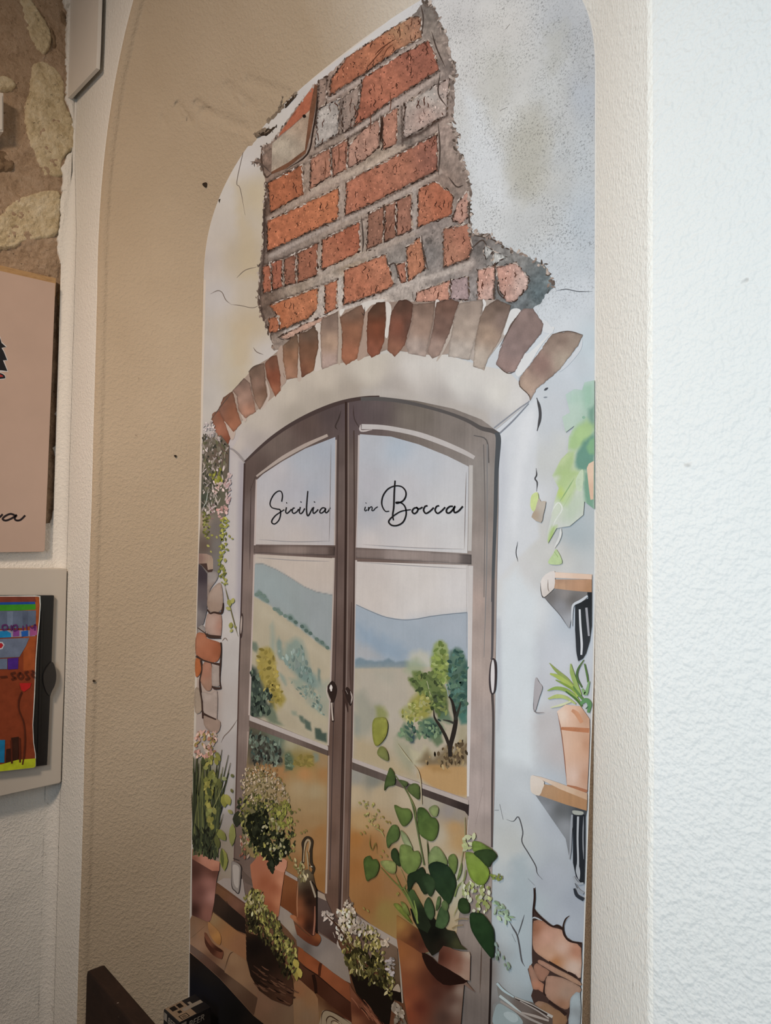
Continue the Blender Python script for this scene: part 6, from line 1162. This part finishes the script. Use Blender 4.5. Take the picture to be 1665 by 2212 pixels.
for t, w_ in (('585,410 590,540 575,690 570,800', [3, 4, 4, 3]), ('580,690 640,760 740,855 830,915 890,905 970,955', [3, 3, 4, 3, 5, 5]), ('970,960 970,900 1000,820 1050,775', [3, 3, 3, 1]), ('965,960 990,1040 1060,1110 1215,1140', [4, 4, 4, 4]), ('1030,1520 1090,1550 1150,1600', [4, 6, 3]), ('780,1380 900,1450 1020,1515', [4, 4, 3]), ('730,1640 715,1780 740,1830', [2, 4, 3]), ('780,1900 900,1990 1010,2080', [6, 5, 8])):
    ed.line(pp('F6', t), w_, '#2a1c18')
ed.line(pp('F6', '560,810 600,800 690,840'), 3, '#9aa0a4'); ed.build('brick_edges', BRC, PM_INK, True)
PLS = group('stacked_plates', (1110, 2200))
shape('plates_shade', PLS, pp('F6', '90,1650 300,1850 560,1920 830,2120 830,2212 40,2212 40,1950 120,1900 100,1750'), ps('F6', '150,1750,#6a6660 400,1950,#5b504a 700,2120,#4a3d36 150,1950,#6f706e'), PM_WASH, 0, 6)
pq = Strokes()
for t, w_, c in (('95,1665 180,1760 320,1850', [5, 5, 3], '#93a2a5'), ('330,1850 500,1930 680,2030 830,2110', [2, 5, 6, 6], '#97918a'), ('340,1870 560,1970 760,2080', [2, 4, 4], '#2f2522'), ('130,1830 260,1930 420,2060', [6, 5, 3], '#9aa3a2'), ('420,2050 600,2100 780,2160', [3, 6, 4], '#8b8078'), ('140,1900 300,2000 520,2130 700,2212', [4, 5, 5, 4], '#837a73'), ('400,1900 620,2020 780,2130', [2, 3, 3], '#8a8079')):
    pq.line(pp('F6', t), w_, c)
pq.blob(pp('F6', '60,2212 65,2020 120,1935 240,1990 380,2090 420,2212'), '#7b8686').blob(pp('F6', '185,2060 260,2040 360,2090 370,2160 300,2180 210,2120'), '#8d9797')
pq.build('plate_rims', PLS, PM_WASH, True)

# ================================================================== LEFT WALL: rubble core with plaster skin
CORE = XL - 0.018
def onleft(px, X=XL):
    px = np.asarray(px, float); return on_x(px[:, 0], px[:, 1], X)
# ragged edge of the plaster, top to bottom (pixels)
RAG = np.array([(166, -160), (150, -60), (139, 0), (147, 22), (145, 110), (144, 216), (152, 234), (158, 260), (160, 300), (158, 324), (147, 335), (135, 360), (139, 385), (136, 414), (131, 440), (133, 468), (127, 500), (126, 540), (134, 566), (139, 590),
                (140, 607), (139, 645), (138, 683), (135, 740), (131, 803), (132, 835), (130, 870), (120, 892), (128, 914), (128, 958), (116, 968), (125, 990), (123, 1018), (121, 1056), (130, 1085), (116, 1107), (108, 1129), (60, 1136), (0, 1140), (-60, 1142)], float)
rr = np.random.default_rng(3); RAGF = []
for a, b2 in zip(RAG[:-1], RAG[1:]):
    n = max(1, int(np.hypot(*(b2 - a)) / 5))
    for k in range(n): RAGF.append(a + (b2 - a) * k / n + rr.normal(0, 1.1, 2))
RAGF = np.array(RAGF)
P3 = onleft(RAGF); P3[:, 1] = np.minimum(P3[:, 1], YF - 0.004)
ztop = min(ZC, P3[0, 2])
def wall_left():
    yz = [(p[1], p[2]) for p in P3] + [(-4.2, P3[-1, 2]), (-4.2, 0.0), (YF, 0.0), (YF, P3[0, 2])]
    # resample the long plain edges a little and triangulate
    vs = [Vector((y + 2.0, z - 1.5)) for y, z in yz]; n = len(vs)
    gy, gz = np.meshgrid(np.linspace(-0.44, YF - .01, 26), np.linspace(0.1, 2.9, 200)); g = np.column_stack([gy.ravel(), gz.ravel()])
    pl = np.array(yz); g = g[inside(g, pl)]; g = g[poly_dist(g, pl) > 0.004]
    allv = vs + [Vector((float(y) + 2.0, float(z) - 1.5)) for y, z in g]
    res = delaunay_2d_cdt(allv, [], [list(range(n))], 1, 1e-6)
    V = np.array([[XL, v[0] - 2.0, v[1] + 1.5] for v in res[0]])
    d = poly_dist(V[:, 1:], pl[:len(P3)]) if True else 0
    V[:, 0] += (vnoise(V, 25, 2) - .5) * .004 + (vnoise(V, 90, 4) - .5) * .003 * np.exp(-d / .03) - .006 * np.exp(-d / .006)
    F = [tuple(f) for f in res[2]]
    base = len(V); back = np.array(P3); back[:, 0] = CORE - 0.01
    loop = [int(np.argmin(np.hypot(V[:, 1] - p[1], V[:, 2] - p[2]))) for p in P3]
    V = np.vstack([V, back]); m = len(P3)
    F += [(loop[i], loop[i + 1], base + i + 1, base + i) for i in range(m - 1)]
    o = mesh_obj('wall_left', V, F, M_WALL, None, False)
    bm = bmesh.new(); bm.from_mesh(o.data); bmesh.ops.recalc_face_normals(bm, faces=bm.faces[:]); bm.to_mesh(o.data); bm.free()
    if np.mean([p.normal.x for p in o.data.polygons]) < 0: o.data.flip_normals()
    return tag(o, 'off-white plaster wall with a broken edge around bare stones', None, None, 'structure')
WL = wall_left()
def rubble_mat(name, c1, c2, c3, bs=0.9, grain=90):
    m, nt, b = new_mat(name); p = pos(nt)
    f1 = noise(nt, 22, 6, 0.7, p, 0.6); f2 = noise(nt, grain, 5, 0.75, p)
    c = ramp(nt, math_n(nt, 'ADD', math_n(nt, 'MULTIPLY', f1, 0.6), math_n(nt, 'MULTIPLY', f2, 0.4)), [(0.34, hl(c1)), (0.5, hl(c2)), (0.66, hl(c3))])
    pit = mrange(nt, noise(nt, 60, 4, 0.7, p, 1.0), 0.64, 0.72)
    c = mixc(nt, math_n(nt, 'MULTIPLY', pit, 0.75), c, hl('#4a3a2c'))
    nt.links.new(c, b.inputs['Base Color']); b.inputs['Roughness'].default_value = 0.95; b.inputs['Specular IOR Level'].default_value = 0.1
    h_ = math_n(nt, 'SUBTRACT', math_n(nt, 'ADD', f1, math_n(nt, 'MULTIPLY', f2, 0.8)), math_n(nt, 'MULTIPLY', pit, 0.5))
    bump(nt, b, h_, bs, 0.012)
    return m
M_MORT = rubble_mat('lime_mortar', '#a58c74', '#c7ad93', '#d8c2ab', 0.9, 150)
M_STONE = rubble_mat('rubble_stone', '#bda983', '#e0d0ae', '#efe4ca', 0.8, 110)
M_STONE2 = rubble_mat('dark_rubble', '#75604c', '#957e66', '#ad987d', 1.0, 80)
def core():
    ys = np.linspace(-0.50, YF, 110); zs = np.linspace(1.35, ZC, 620); V = []
    for z in zs:
        for y in ys: V.append((CORE, y, z))
    V = np.array(V); V[:, 0] += .004 + (vnoise(V, 14, 7) - .5) * .016 + (vnoise(V, 45, 8) - .5) * .008 + (vnoise(V, 120, 9) - .5) * .006
    i = np.arange(len(V)).reshape(len(zs), len(ys))
    F = np.stack([i[:-1, :-1], i[:-1, 1:], i[1:, 1:], i[1:, :-1]], -1).reshape(-1, 4)
    o = mesh_obj('mortar', V, F, M_MORT, None, True); keep(o, WL)
    o2 = mesh_obj('mortar_bed', [(CORE, -4.2, 1.3), (CORE, -0.49, 1.3), (CORE, -0.49, ZC), (CORE, -4.2, ZC)], [(0, 1, 2, 3)], M_MORT); keep(o2, WL)
core()
def stone(px, h, mat=None, seed=1):
    q = np.asarray(px, float); q = catmull(q, True, 4); b = resample(q, 3.0)
    b = b + np.random.default_rng(seed).normal(0, 0.7, b.shape)
    lo, hi = b.min(0), b.max(0)
    gx, gy = np.meshgrid(np.arange(lo[0], hi[0], 2.5), np.arange(lo[1], hi[1], 2.5)); g = np.column_stack([gx.ravel(), gy.ravel()])
    g = g[inside(g, b)]; g = g[poly_dist(g, b) > 1.6]
    v = np.vstack([b, g]); c = v.mean(0)
    res = delaunay_2d_cdt([Vector((float(x - c[0]), float(y - c[1]))) for x, y in v], [], [list(range(len(b)))], 1, 1e-4)
    vp = np.array([[p[0], p[1]] for p in res[0]]) + c
    d = poly_dist(vp, b); P = on_x(vp[:, 0], vp[:, 1], CORE)
    t = np.clip(d / 7, 0, 1); P[:, 0] += -0.006 + h * .62 * np.sqrt(t) + (vnoise(P, 28, seed) - .5) * .010 * t + (vnoise(P, 120, seed + 3) - .5) * .007 * t + (vnoise(P, 260, seed + 5) - .5) * .003 * t
    o = mesh_obj('stone', P, [tuple(f) for f in res[2]], mat or M_STONE, None, True)
    if len(o.data.polygons) and np.mean([p.normal.x for p in o.data.polygons]) < 0: o.data.flip_normals()
    keep(o, WL)
stone(pp('C1', '105,-60 170,-30 240,80 290,150 312,240 270,335 190,290 150,200 125,100'), .026, None, 1)
stone(pp('C1', '190,390 270,372 350,430 388,500 392,610 425,690 455,780 460,880 395,940 372,1000 385,1058 262,1072 215,980 160,860 142,760 150,640 175,520'), .030, None, 2)
stone(pp('C1', '-40,460 40,456 95,500 80,545 30,556 -40,540'), .03, None, 3)
stone(pp('C1', '-60,890 60,918 92,980 60,1030 -60,1030'), .022, M_STONE2, 4)
stone(pp('C1', '-80,1340 0,1285 60,1212 170,1167 300,1137 362,1165 362,1300 350,1400 300,1432 150,1462 60,1500 -80,1500'), .032, None, 5)
stone(pp('C1', '295,150 330,190 345,270 320,300 300,250'), .016, M_STONE2, 6)
stone(pp('C1', '360,30 400,80 402,180 380,140 350,80'), .016, M_STONE2, 16)
stone(pp('C1', '-60,120 60,60 90,200 70,330 -60,300'), .012, M_MORT, 17)
for k, t in enumerate(('395,260 420,270 415,370 390,360', '380,930 395,1000 380,1080 350,1090', '345,1140 385,1160 385,1290 345,1310', '340,1360 372,1400 365,1450 338,1450', '335,1480 362,1500 360,1620 330,1640', '330,1680 392,1690 380,1720 340,1780', '388,420 415,440 405,560 385,560', '375,640 400,680 395,760 365,760')):
    stone(pp('C5', t), .014, M_STONE2 if k % 2 else M_STONE, 20 + k)

# ================================================================== THINGS ON THE LEFT WALL
# pink sign on battens
LW = lin(np.array([168, 152, 139]) / 255) / 0.76
def wl(h):
    c = np.clip(lin(hx(h)) / LW * 0.72, 0, .9); return c
def flat_mat(name, h, rough=0.6, var=0.04, scale=60):
    m, nt, b = new_mat(name); p = pos(nt); c = wl(h)
    lo = tuple(np.clip(c * (1 - var), 0, 1)) + (1,); hi = tuple(np.clip(c * (1 + var), 0, 1)) + (1,)
    nt.links.new(ramp(nt, noise(nt, scale, 4, 0.6, p), [(0.3, lo), (0.7, hi)]), b.inputs['Base Color'])
    b.inputs['Roughness'].default_value = rough; b.inputs['Specular IOR Level'].default_value = 0.2; return m
SX = XL + 0.022
sg = empty('pink_sign', (XL, -0.35, 1.46)); tag(sg, 'dusty pink wall sign with a black emblem and script lettering', 'sign')
M_PINK = flat_mat('sign_pink', '#a78570', 0.6, 0.05, 5)
def left_board(name, px, X, th, mat, parent, bevel=0.0):
    q = onleft(px, X); return prism(name, q, (-th, 0, 0), mat, parent, bevel)
left_board('board', [(-120, 558), (0, 585), (120, 612), (97, 1188), (94, 1192), (0, 1193), (-120, 1194)], SX, 0.012, M_PINK, sg, 0.0015)
m, nt, b = new_mat('batten_wood'); p_ = pos(nt); mp = node(nt, 'ShaderNodeMapping'); mp.inputs['Scale'].default_value = (1, 1, 9); nt.links.new(p_, mp.inputs['Vector'])
nt.links.new(ramp(nt, noise(nt, 30, 5, 0.7, mp.outputs[0]), [(0.3, hl('#9a7a55')), (0.55, hl('#b8976b')), (0.75, hl('#8a6238'))]), b.inputs['Base Color']); b.inputs['Roughness'].default_value = 0.8
left_board('batten', [(-120, 545), (0, 573), (121, 601), (120, 640), (-120, 600)], XL + 0.009, 0.026, m, sg, 0.001)
M_BLACK = flat_mat('sign_black', '#1d1a1a'); M_SWHITE = flat_mat('sign_white', '#b9a89d'); M_RED = flat_mat('sign_red', '#8d2a26'); M_SCR = flat_mat('sign_script', '#241a19')
def left_flat(name, crop, t, X, mat, parent, off, smooth=0):
    q = pp(crop, t); q = catmull(q, True, smooth) if smooth else q
    P = onleft(q, X); P[:, 0] = X + off
    vs = [Vector((float(p[1]), float(p[2]))) for p in P]; n = len(vs)
    res = delaunay_2d_cdt(vs, [], [list(range(n))], 1, 1e-7)
    o = mesh_obj(name, [(X + off, v[0], v[1]) for v in res[0]], [tuple(f) for f in res[2]], mat)
    if len(o.data.polygons) and o.data.polygons[0].normal.x < 0: o.data.flip_normals()
    keep(o, parent); return o
left_flat('emblem_outline', 'C5', '-60,540 0,555 12,595 47,628 20,640 32,665 54,722 30,726 56,800 10,800 -60,800', SX, M_SWHITE, sg, .0003)
left_flat('emblem', 'C5', '-60,550 0,570 10,602 40,630 10,637 25,662 48,720 20,722 50,795 8,790 -60,790', SX, M_BLACK, sg, .0006)
left_flat('emblem_outline', 'C5', '-60,795 0,803 30,818 40,838 25,852 -60,852', SX, M_SWHITE, sg, .0004, 3)
left_flat('emblem', 'C5', '-60,800 0,808 28,822 35,838 24,846 -60,846', SX, M_BLACK, sg, .0008, 3)
left_flat('emblem', 'C5', '-60,815 0,818 18,826 20,835 -60,838', SX, M_RED, sg, .0011)
def left_script(name, crop, strokes, X, off, mat, parent):
    V = []; F = []
    for t, w_ in strokes:
        pts = catmull(pp(crop, t), False, 7); n = len(pts); tg = np.gradient(pts, axis=0); nr = np.column_stack([-tg[:, 1], tg[:, 0]]); nr /= np.linalg.norm(nr, axis=1)[:, None] + 1e-9
        i0 = len(V); P1 = onleft(pts + nr * w_ / 2, X); P2 = onleft(pts - nr * w_ / 2, X)
        for a, b2 in zip(P1, P2): V += [(X + off, a[1], a[2]), (X + off, b2[1], b2[2])]
        F += [(i0 + 2 * i, i0 + 2 * i + 1, i0 + 2 * i + 3, i0 + 2 * i + 2) for i in range(n - 1)]
    o = mesh_obj(name, V, F, mat); keep(o, parent); return o
left_script('lettering', 'C5', [('-60,1815 -20,1800 0,1790 18,1772', 4.2), ('100,1778 70,1770 35,1785 18,1805 40,1815 80,1800 112,1778 100,1800 112,1814 140,1810 172,1780', 4.2)], SX, .0005, M_SCR, sg)

# white board with a cut-off corner, on spacers in front of the wall face
wb = empty('white_panel', (-2.05, YF, 2.75)); tag(wb, 'white board with a cut-off lower corner high beside the arch', 'panel')
M_WPAN = plain('panel_white', '#dcd7d0', 0.45, 0.3, 0.02, 8)
q = on_y(*np.array([(146, -90), (214, -90), (213, 0), (210, 95), (208, 147), (150, 209), (143, 214), (145, 110)], float).T, -0.243)
prism('board', q, (0, 0.010, 0), M_WPAN, wb, 0.0015)
for z in (2.87, 3.02): prism('spacer', [(-2.12, -0.233, z), (-2.02, -0.233, z), (-2.02, -0.233, z + .04), (-2.12, -0.233, z + .04)], (0, 0.02, 0), M_WPAN, wb)

# white junction box on the bare stone
jb = empty('junction_box', (XL, -0.42, 2.6)); tag(jb, 'small white plastic box on the bare stone wall', 'junction box')
q = onleft([(-40, 196), (8, 200), (8, 285), (-40, 283)], XL + .03); prism('box_body', q, (-.045, 0, 0), M_WPAN, jb, 0.003)
q = onleft([(-36, 203), (5, 206), (5, 280), (-36, 278)], XL + .033); prism('box_lid', q, (-.0035, 0, 0), M_WPAN, jb, 0.001)

# electrical panel with smoked door and a child's drawing on it
ep = empty('electrical_panel', (XL, -0.32, 0.8)); tag(ep, 'white flush electrical panel with a smoked black door', 'electrical panel')
EX = XL + 0.045
M_EP = plain('panel_plastic', '#cbc4ba', 0.4, 0.35, 0.02, 8); M_SMOKE = plain('smoked_plastic', '#1b1b1c', 0.25, 0.5, 0.1, 10); M_SMOKE2 = plain('smoked_handle', '#2e2c2b', 0.3, 0.5, 0.1, 10)
q = onleft([(-160, 1226), (0, 1228), (142, 1228), (145, 1231), (139, 1460), (132, 1688), (129, 1692), (0, 1719), (-160, 1752)], EX)
prism('body', q, (-0.06, 0, 0), M_EP, ep, 0.003)
DX = EX + 0.012
door = prism('door', onleft([(-160, 1287), (0, 1286), (117, 1286), (110, 1470), (102, 1653), (0, 1664), (-160, 1680)], DX), (-0.0115, 0, 0), M_SMOKE, ep, 0.0015)
left_board('door_ridge', [(89, 1320), (94, 1318), (86, 1625), (81, 1627)], DX + .003, 0.004, M_SMOKE, None, 0.0008)
keep(bpy.data.objects['door_ridge'], door)
hq = catmull(pp('C6', '450,912 475,970 482,1040 470,1110 440,1170 428,1205 395,1160 374,1080 378,1010 410,950'), True, 4)
hd_ = prism('finger_grip', onleft(hq, DX + .006), (-0.012, 0, 0), M_SMOKE2, None, 0.001); keep(hd_, door)
dr = empty('child_drawing', (DX, -0.33, 0.82)); tag(dr, 'felt-pen drawing in brown, green and yellow taped to the panel door', 'drawing')
DY = DX + .0042
def dmat(h): return flat_mat('felt_' + h.strip('#'), h, 0.7, 0.16, 45)
left_board('paper', pp('C6', '-200,347 0,346 300,343 346,347 348,420 340,560 325,690 310,900 300,1180 284,1450 290,1600 306,1700 308,1800 290,1818 0,1850 -200,1870'), DY, 0.0012, dmat('#c9bfb5'), dr)
DRAW = [('-200,352 330,352 340,420 332,560 318,690 303,900 292,1180 278,1450 284,1600 300,1700 300,1740 0,1790 -200,1800', '#7a331a', 0), ('240,360 336,355 338,430 328,560 312,680 300,760 296,980 200,985 200,560', '#94441f', 0), ('-200,355 300,352 310,398 -200,402', '#6d3020', 0),
        ('-200,403 300,396 302,416 -200,426', '#1c3f7c', 0), ('-200,426 305,416 304,462 180,470 -200,478', '#37781c', 0), ('-200,478 308,470 306,590 200,620 -200,640', '#565a66', 0), ('60,480 110,478 108,600 62,610', '#666a76', 0), ('190,476 240,474 238,590 195,600', '#4d505c', 0), ('-200,640 300,640 300,690 -200,712', '#8d7f86', 0),
        ('-200,655 60,645 92,665 95,700 -200,715', '#1c6f96', 0), ('110,640 165,640 165,690 110,695', '#7a3a72', 0), ('180,650 240,640 240,690 185,695', '#1f4f8c', 0), ('255,620 315,600 315,680 255,690', '#96486f', 0), ('-200,722 250,704 220,775 165,868 -200,886', '#62646f', 0), ('-60,735 20,740 38,765 20,800 -60,815', '#b3a6a2', 0), ('-60,745 15,750 28,768 12,792 -60,800', '#a01c22', 0),
        ('-200,890 62,882 60,972 -200,978', '#5f6370', 0), ('65,882 157,873 153,970 66,976', '#421f66', 0), ('165,1092 268,1090 256,1130 205,1167 180,1150', '#a81e1b', 0), ('-60,1580 42,1578 36,1772 -60,1775', '#1a6482', 0), ('95,1560 160,1550 157,1750 45,1782 52,1660 96,1640', '#34190f', 0), ('62,1600 98,1595 96,1650 64,1655', '#7a331a', 0), ('-200,1800 0,1790 150,1748 304,1736 302,1805 288,1815 0,1848 -200,1865', '#a8a420', 0)]
for k, (t, c, s_) in enumerate(DRAW): left_flat('colouring', 'C6', t, DY, dmat(c), dr, .0002 + k * .00006, s_)
left_script('pen_lines', 'C6', [('20,640 20,600 55,595 60,625 25,640', 3), ('95,645 95,595', 3), ('110,600 140,595 145,630 115,640 112,600', 3), ('195,600 195,640', 3), ('225,590 225,635', 3), ('250,600 275,620 300,590 295,640', 3)], DY, .0022, dmat('#54234e'), dr)
left_script('pen_lines', 'C6', [('0,1040 60,1035', 4), ('130,1000 95,1010 110,1035 130,1050 95,1060', 4), ('170,1000 150,1030 175,1055 195,1030 170,1000', 4), ('240,990 215,1005 235,1030 245,1050 215,1060', 4), ('270,985 290,1000 270,1020 295,1045', 4), ('185,1165 158,1240 160,1320 200,1430 212,1560 205,1700 190,1790', 3), ('95,1580 100,1780', 4), ('165,1560 170,1770', 4)], DY, .0023, dmat('#4d2012'), dr)

# ================================================================== DETAILS ON THE NICHE: drill holes, spots
M_HOLE = plain('hole_shade', '#3d332a', 0.9, 0.1, 0.2, 50)  # dark colour stands in for the shade inside holes and crevices
def hole(x, y, r, name='drill_hole'):
    # nearest point of the reveal surface under this pixel
    i = int(np.argmin(np.hypot(_npx[:, 0] - x, _npx[:, 1] - y) + 1000 * (_np3[:, 0] > -1.0))); c = _np3[i]
    vd = CAMP - c; vd /= np.linalg.norm(vd); a = np.cross(vd, [0, 0, 1]); a /= np.linalg.norm(a); u_ = np.cross(a, vd)
    V = [c + vd * .0045]
    for rad, dep in ((r * .55, .0045), (r, .0050), (r * 1.1, -.003)):
        for k in range(12):
            t = k / 12 * 2 * math.pi; w_ = 1 + .15 * math.sin(3 * t + x); V.append(c + vd * dep + (a * math.cos(t) + u_ * math.sin(t)) * rad * w_)
    F = [(0, 1 + k, 1 + (k + 1) % 12) for k in range(12)]
    for q_ in range(2):
        for k in range(12): A = 1 + q_ * 12 + k; B = 1 + q_ * 12 + (k + 1) % 12; F.append((A, A + 12, B + 12, B))
    o = mesh_obj(name, V, F, M_HOLE, None, True); keep(o, wall_niche)
for x, y, r in ((441, 398, .006), (477, 435, .007), (377, 984, .003), (200, 1467, .003)): hole(x, y, r)

def niche_patch(name, px, mat, off=.003, seed=1):
    q = resample(np.asarray(px, float) - [9, 9], 4); q = q + np.random.default_rng(seed).normal(0, 1.2, q.shape)
    lo, hi = q.min(0), q.max(0); gx, gy = np.meshgrid(np.arange(lo[0], hi[0], 4), np.arange(lo[1], hi[1], 4)); g_ = np.column_stack([gx.ravel(), gy.ravel()])
    g_ = g_[inside(g_, q)]; g_ = g_[poly_dist(g_, q) > 2]; v = np.vstack([q, g_]); c0 = v.mean(0)
    res = delaunay_2d_cdt([Vector((float(x - c0[0]), float(y - c0[1]))) for x, y in v], [], [list(range(len(q)))], 1, 1e-4)
    vp = np.array([[p[0], p[1]] for p in res[0]]) + c0; P = []
    ok = _np3[:, 0] < -0.9; A3, Ap = _np3[ok], _npx[ok]
    dq = poly_dist(vp, q)
    for (x, y), dd in zip(vp, dq):
        i = int(np.argmin(np.hypot(Ap[:, 0] - x, Ap[:, 1] - y))); dep = np.linalg.norm(A3[i] - CAMP)
        r_ = ray(np.array(x), np.array(y)); r_ = r_ / np.linalg.norm(r_); P.append(CAMP + r_ * (dep - off - min(dd, 6) * .0006))
    P = np.array(P); P += ((vnoise(P, 150, seed) - .5) * .004)[:, None]
    o = mesh_obj(name, P, [tuple(t) for t in res[2]], mat, None, True); keep(o, wall_niche)
M_BROKEN = rubble_mat('broken_plaster', '#7d6d5d', '#a69684', '#c4b8a8', 0.9, 160)
niche_patch('broken_plaster', pp('C2', '150,830 200,800 260,770 300,700 340,640 410,575 430,590 330,690 300,790 265,840 190,860'), M_BROKEN, .003, 1)
niche_patch('broken_plaster', pp('C2', '235,745 300,690 330,600 318,690 290,735 300,715 250,770'), M_BROKEN, .004, 2)
niche_patch('crevice_shade', pp('C2', '180,830 245,790 290,760 300,790 265,835 200,850'), M_HOLE, .0065, 3)  # dark patch laid on the surface in place of the crevice's shade
niche_patch('crevice_shade', pp('C2', '345,650 400,590 425,592 380,640 340,690'), M_HOLE, .0065, 4)

# ================================================================== BENCH AND BEER CARTON IN FRONT
YBN = -0.42
m, nt, b = new_mat('dark_stained_wood'); p_ = pos(nt); mp = node(nt, 'ShaderNodeMapping'); mp.inputs['Scale'].default_value = (0.25, 1, 1.0); nt.links.new(p_, mp.inputs['Vector'])
c_ = ramp(nt, noise(nt, 26, 6, 0.7, mp.outputs[0], 0.8), [(0.3, hl('#1d130e')), (0.55, hl('#2a1c15')), (0.75, hl('#38271e'))])
spk = mrange(nt, noise(nt, 120, 2, 0.5, p_), 0.74, 0.78); c_ = mixc(nt, math_n(nt, 'MULTIPLY', spk, 0.6), c_, hl('#b8a898'))
nt.links.new(c_, b.inputs['Base Color']); b.inputs['Roughness'].default_value = 0.6; b.inputs['Specular IOR Level'].default_value = 0.12; bump(nt, b, noise(nt, 60, 4, 0.6, mp.outputs[0]), 0.2, 0.003)
M_BENCH = m
bn = empty('wooden_bench', (-1.0, YBN, 0.0)); tag(bn, 'dark stained wooden bench with a solid plank back', 'bench')
zt = 0.745; xl_ = float(on_y(np.array(185.), np.array(2140.), YBN - 0.028)[0])
pts = [(xl_, YBN, 0.20), (xl_, YBN, zt - .012), (xl_ + .004, YBN, zt - .004), (xl_ + .012, YBN, zt), (-0.30, YBN, zt - .004), (-0.26, YBN, zt - .02), (-0.26, YBN, 0.20)]
prism('back_plank', pts, (0, -0.028, 0), M_BENCH, bn, 0.004)
prism('seat', [(xl_ + .02, YBN - .36, .42), (-0.28, YBN - .36, .42), (-0.28, YBN - .030, .42), (xl_ + .02, YBN - .030, .42)], (0, 0, .03), M_BENCH, bn, 0.003)
for x in (xl_ + .03, -0.33):
    for y in (YBN - .35, YBN - .09):
        prism('leg', [(x, y, 0.0), (x + .05, y, 0.0), (x + .05, y + .05, 0.0), (x, y + .05, 0.0)], (0, 0, .42), M_BENCH, bn, 0.003)
for x in (xl_ + .04, -0.35): prism('back_post', [(x, YBN, 0.0), (x + .05, YBN, 0.0), (x + .05, YBN + .034, 0.0), (x, YBN + .034, 0.0)], (0, 0, .60), M_BENCH, bn, 0.003)

BZ = 0.37
def on_z(x, y, Z):
    d = ray(np.array(float(x)), np.array(float(y))); return CAMP + (Z - CAMP[2]) / d[2] * d
A, B, Cc = on_z(353.5, 2180, BZ), on_z(387, 2210, BZ), on_z(448, 2170, BZ)
ex = (B - A); W_ = np.linalg.norm(ex); ex = ex / W_; ey = np.array([-ex[1], ex[0], 0]); D_ = np.linalg.norm(Cc - B)
bx_ = empty('beer_carton', tuple(np.array([A[0], A[1], 0]))); tag(bx_, 'black printed beer carton standing in the corner below the mural', 'carton')
M_CART = plain('carton_black', '#15151a', 0.5, 0.4, 0.2, 30); M_CTOP = plain('carton_tan', '#8d7a66', 0.6, 0.3, 0.1, 40); M_CINK = plain('carton_ink', '#1a1512', 0.6, 0.2, 0.1, 40); M_CTXT = plain('carton_text', '#8f877d', 0.6, 0.3, 0.05, 40); M_CNAVY = plain('carton_navy', '#24283a', 0.6, 0.3, 0.1, 40)
A0 = np.array([A[0], A[1], 0.0])
prism('carton_body', [A0, A0 + ex * W_, A0 + ex * W_ + ey * D_, A0 + ey * D_], (0, 0, BZ), M_CART, bx_, 0.0015)
def top_quad(name, u0, u1, v0, v1, mat, off):
    q = [A0 + ex * (W_ * u) + ey * (D_ * v) + np.array([0, 0, BZ + off - .0004]) for u, v in ((u0, v0), (u1, v0), (u1, v1), (u0, v1))]
    prism(name, q, (0, 0, .0004), mat, bx_)
top_quad('top_print', .03, .97, .03, .55, M_CTOP, .0006)
top_quad('top_print', .25, .55, .62, .70, M_CTXT, .0006)
for u0, u1, v0, v1 in ((.10, .34, .12, .28), (.10, .34, .33, .46), (.45, .58, .20, .30), (.70, .93, .12, .14), (.70, .93, .34, .36), (.70, .72, .12, .36), (.91, .93, .12, .36), (.78, .80, .18, .30), (.84, .86, .18, .30)): top_quad('top_mark', u0, u1, v0, v1, M_CINK, .0010)
top_quad('handle_flap', .42, .60, .36, .95, M_CTXT, .0009)
def text(body, size, origin, xdir, zdir, mat, parent, shear=0.0):
    cu = bpy.data.curves.new('lettering', 'FONT'); cu.body = body; cu.size = size; cu.extrude = 0.0003; cu.shear = shear; cu.materials.append(mat)
    o = bpy.data.objects.new('lettering', cu); COL.objects.link(o)
    xd = np.asarray(xdir, float); zd = np.asarray(zdir, float); nd = np.cross(xd, zd); Mx = Matrix.Identity(4)
    for i in range(3): Mx[i][0] = xd[i]; Mx[i][1] = zd[i]; Mx[i][2] = nd[i]; Mx[i][3] = origin[i]
    me = bpy.data.meshes.new_from_object(o); bpy.data.objects.remove(o); o = bpy.data.objects.new('lettering', me); COL.objects.link(o)
    o.matrix_world = Mx; keep(o, parent); return o
text('BEER', 0.020, A0 + ex * (W_ + .0006) + ey * (D_ * .28) + np.array([0, 0, BZ - .0215]), ey, (0, 0, 1), M_CTXT, bx_, .2)
text('BEER', 0.020, A0 + ex * (W_ * .28) - ey * .0006 + np.array([0, 0, BZ - .022]), ex, (0, 0, 1), M_CTXT, bx_, .2)
prism('side_mark', [A0 + ex * (W_ + .0003) + ey * (D_ * u) + np.array([0, 0, BZ - z]) for u, z in ((.05, .004), (.22, .004), (.22, .022), (.05, .022))], ex * .0006, M_CTXT, bx_)
prism('side_mark', [A0 + ex * (W_ * u) - ey * .0003 + np.array([0, 0, BZ - z]) for u, z in ((.06, .005), (.24, .005), (.24, .022), (.06, .022))], -ey * .0006, M_CTXT, bx_)
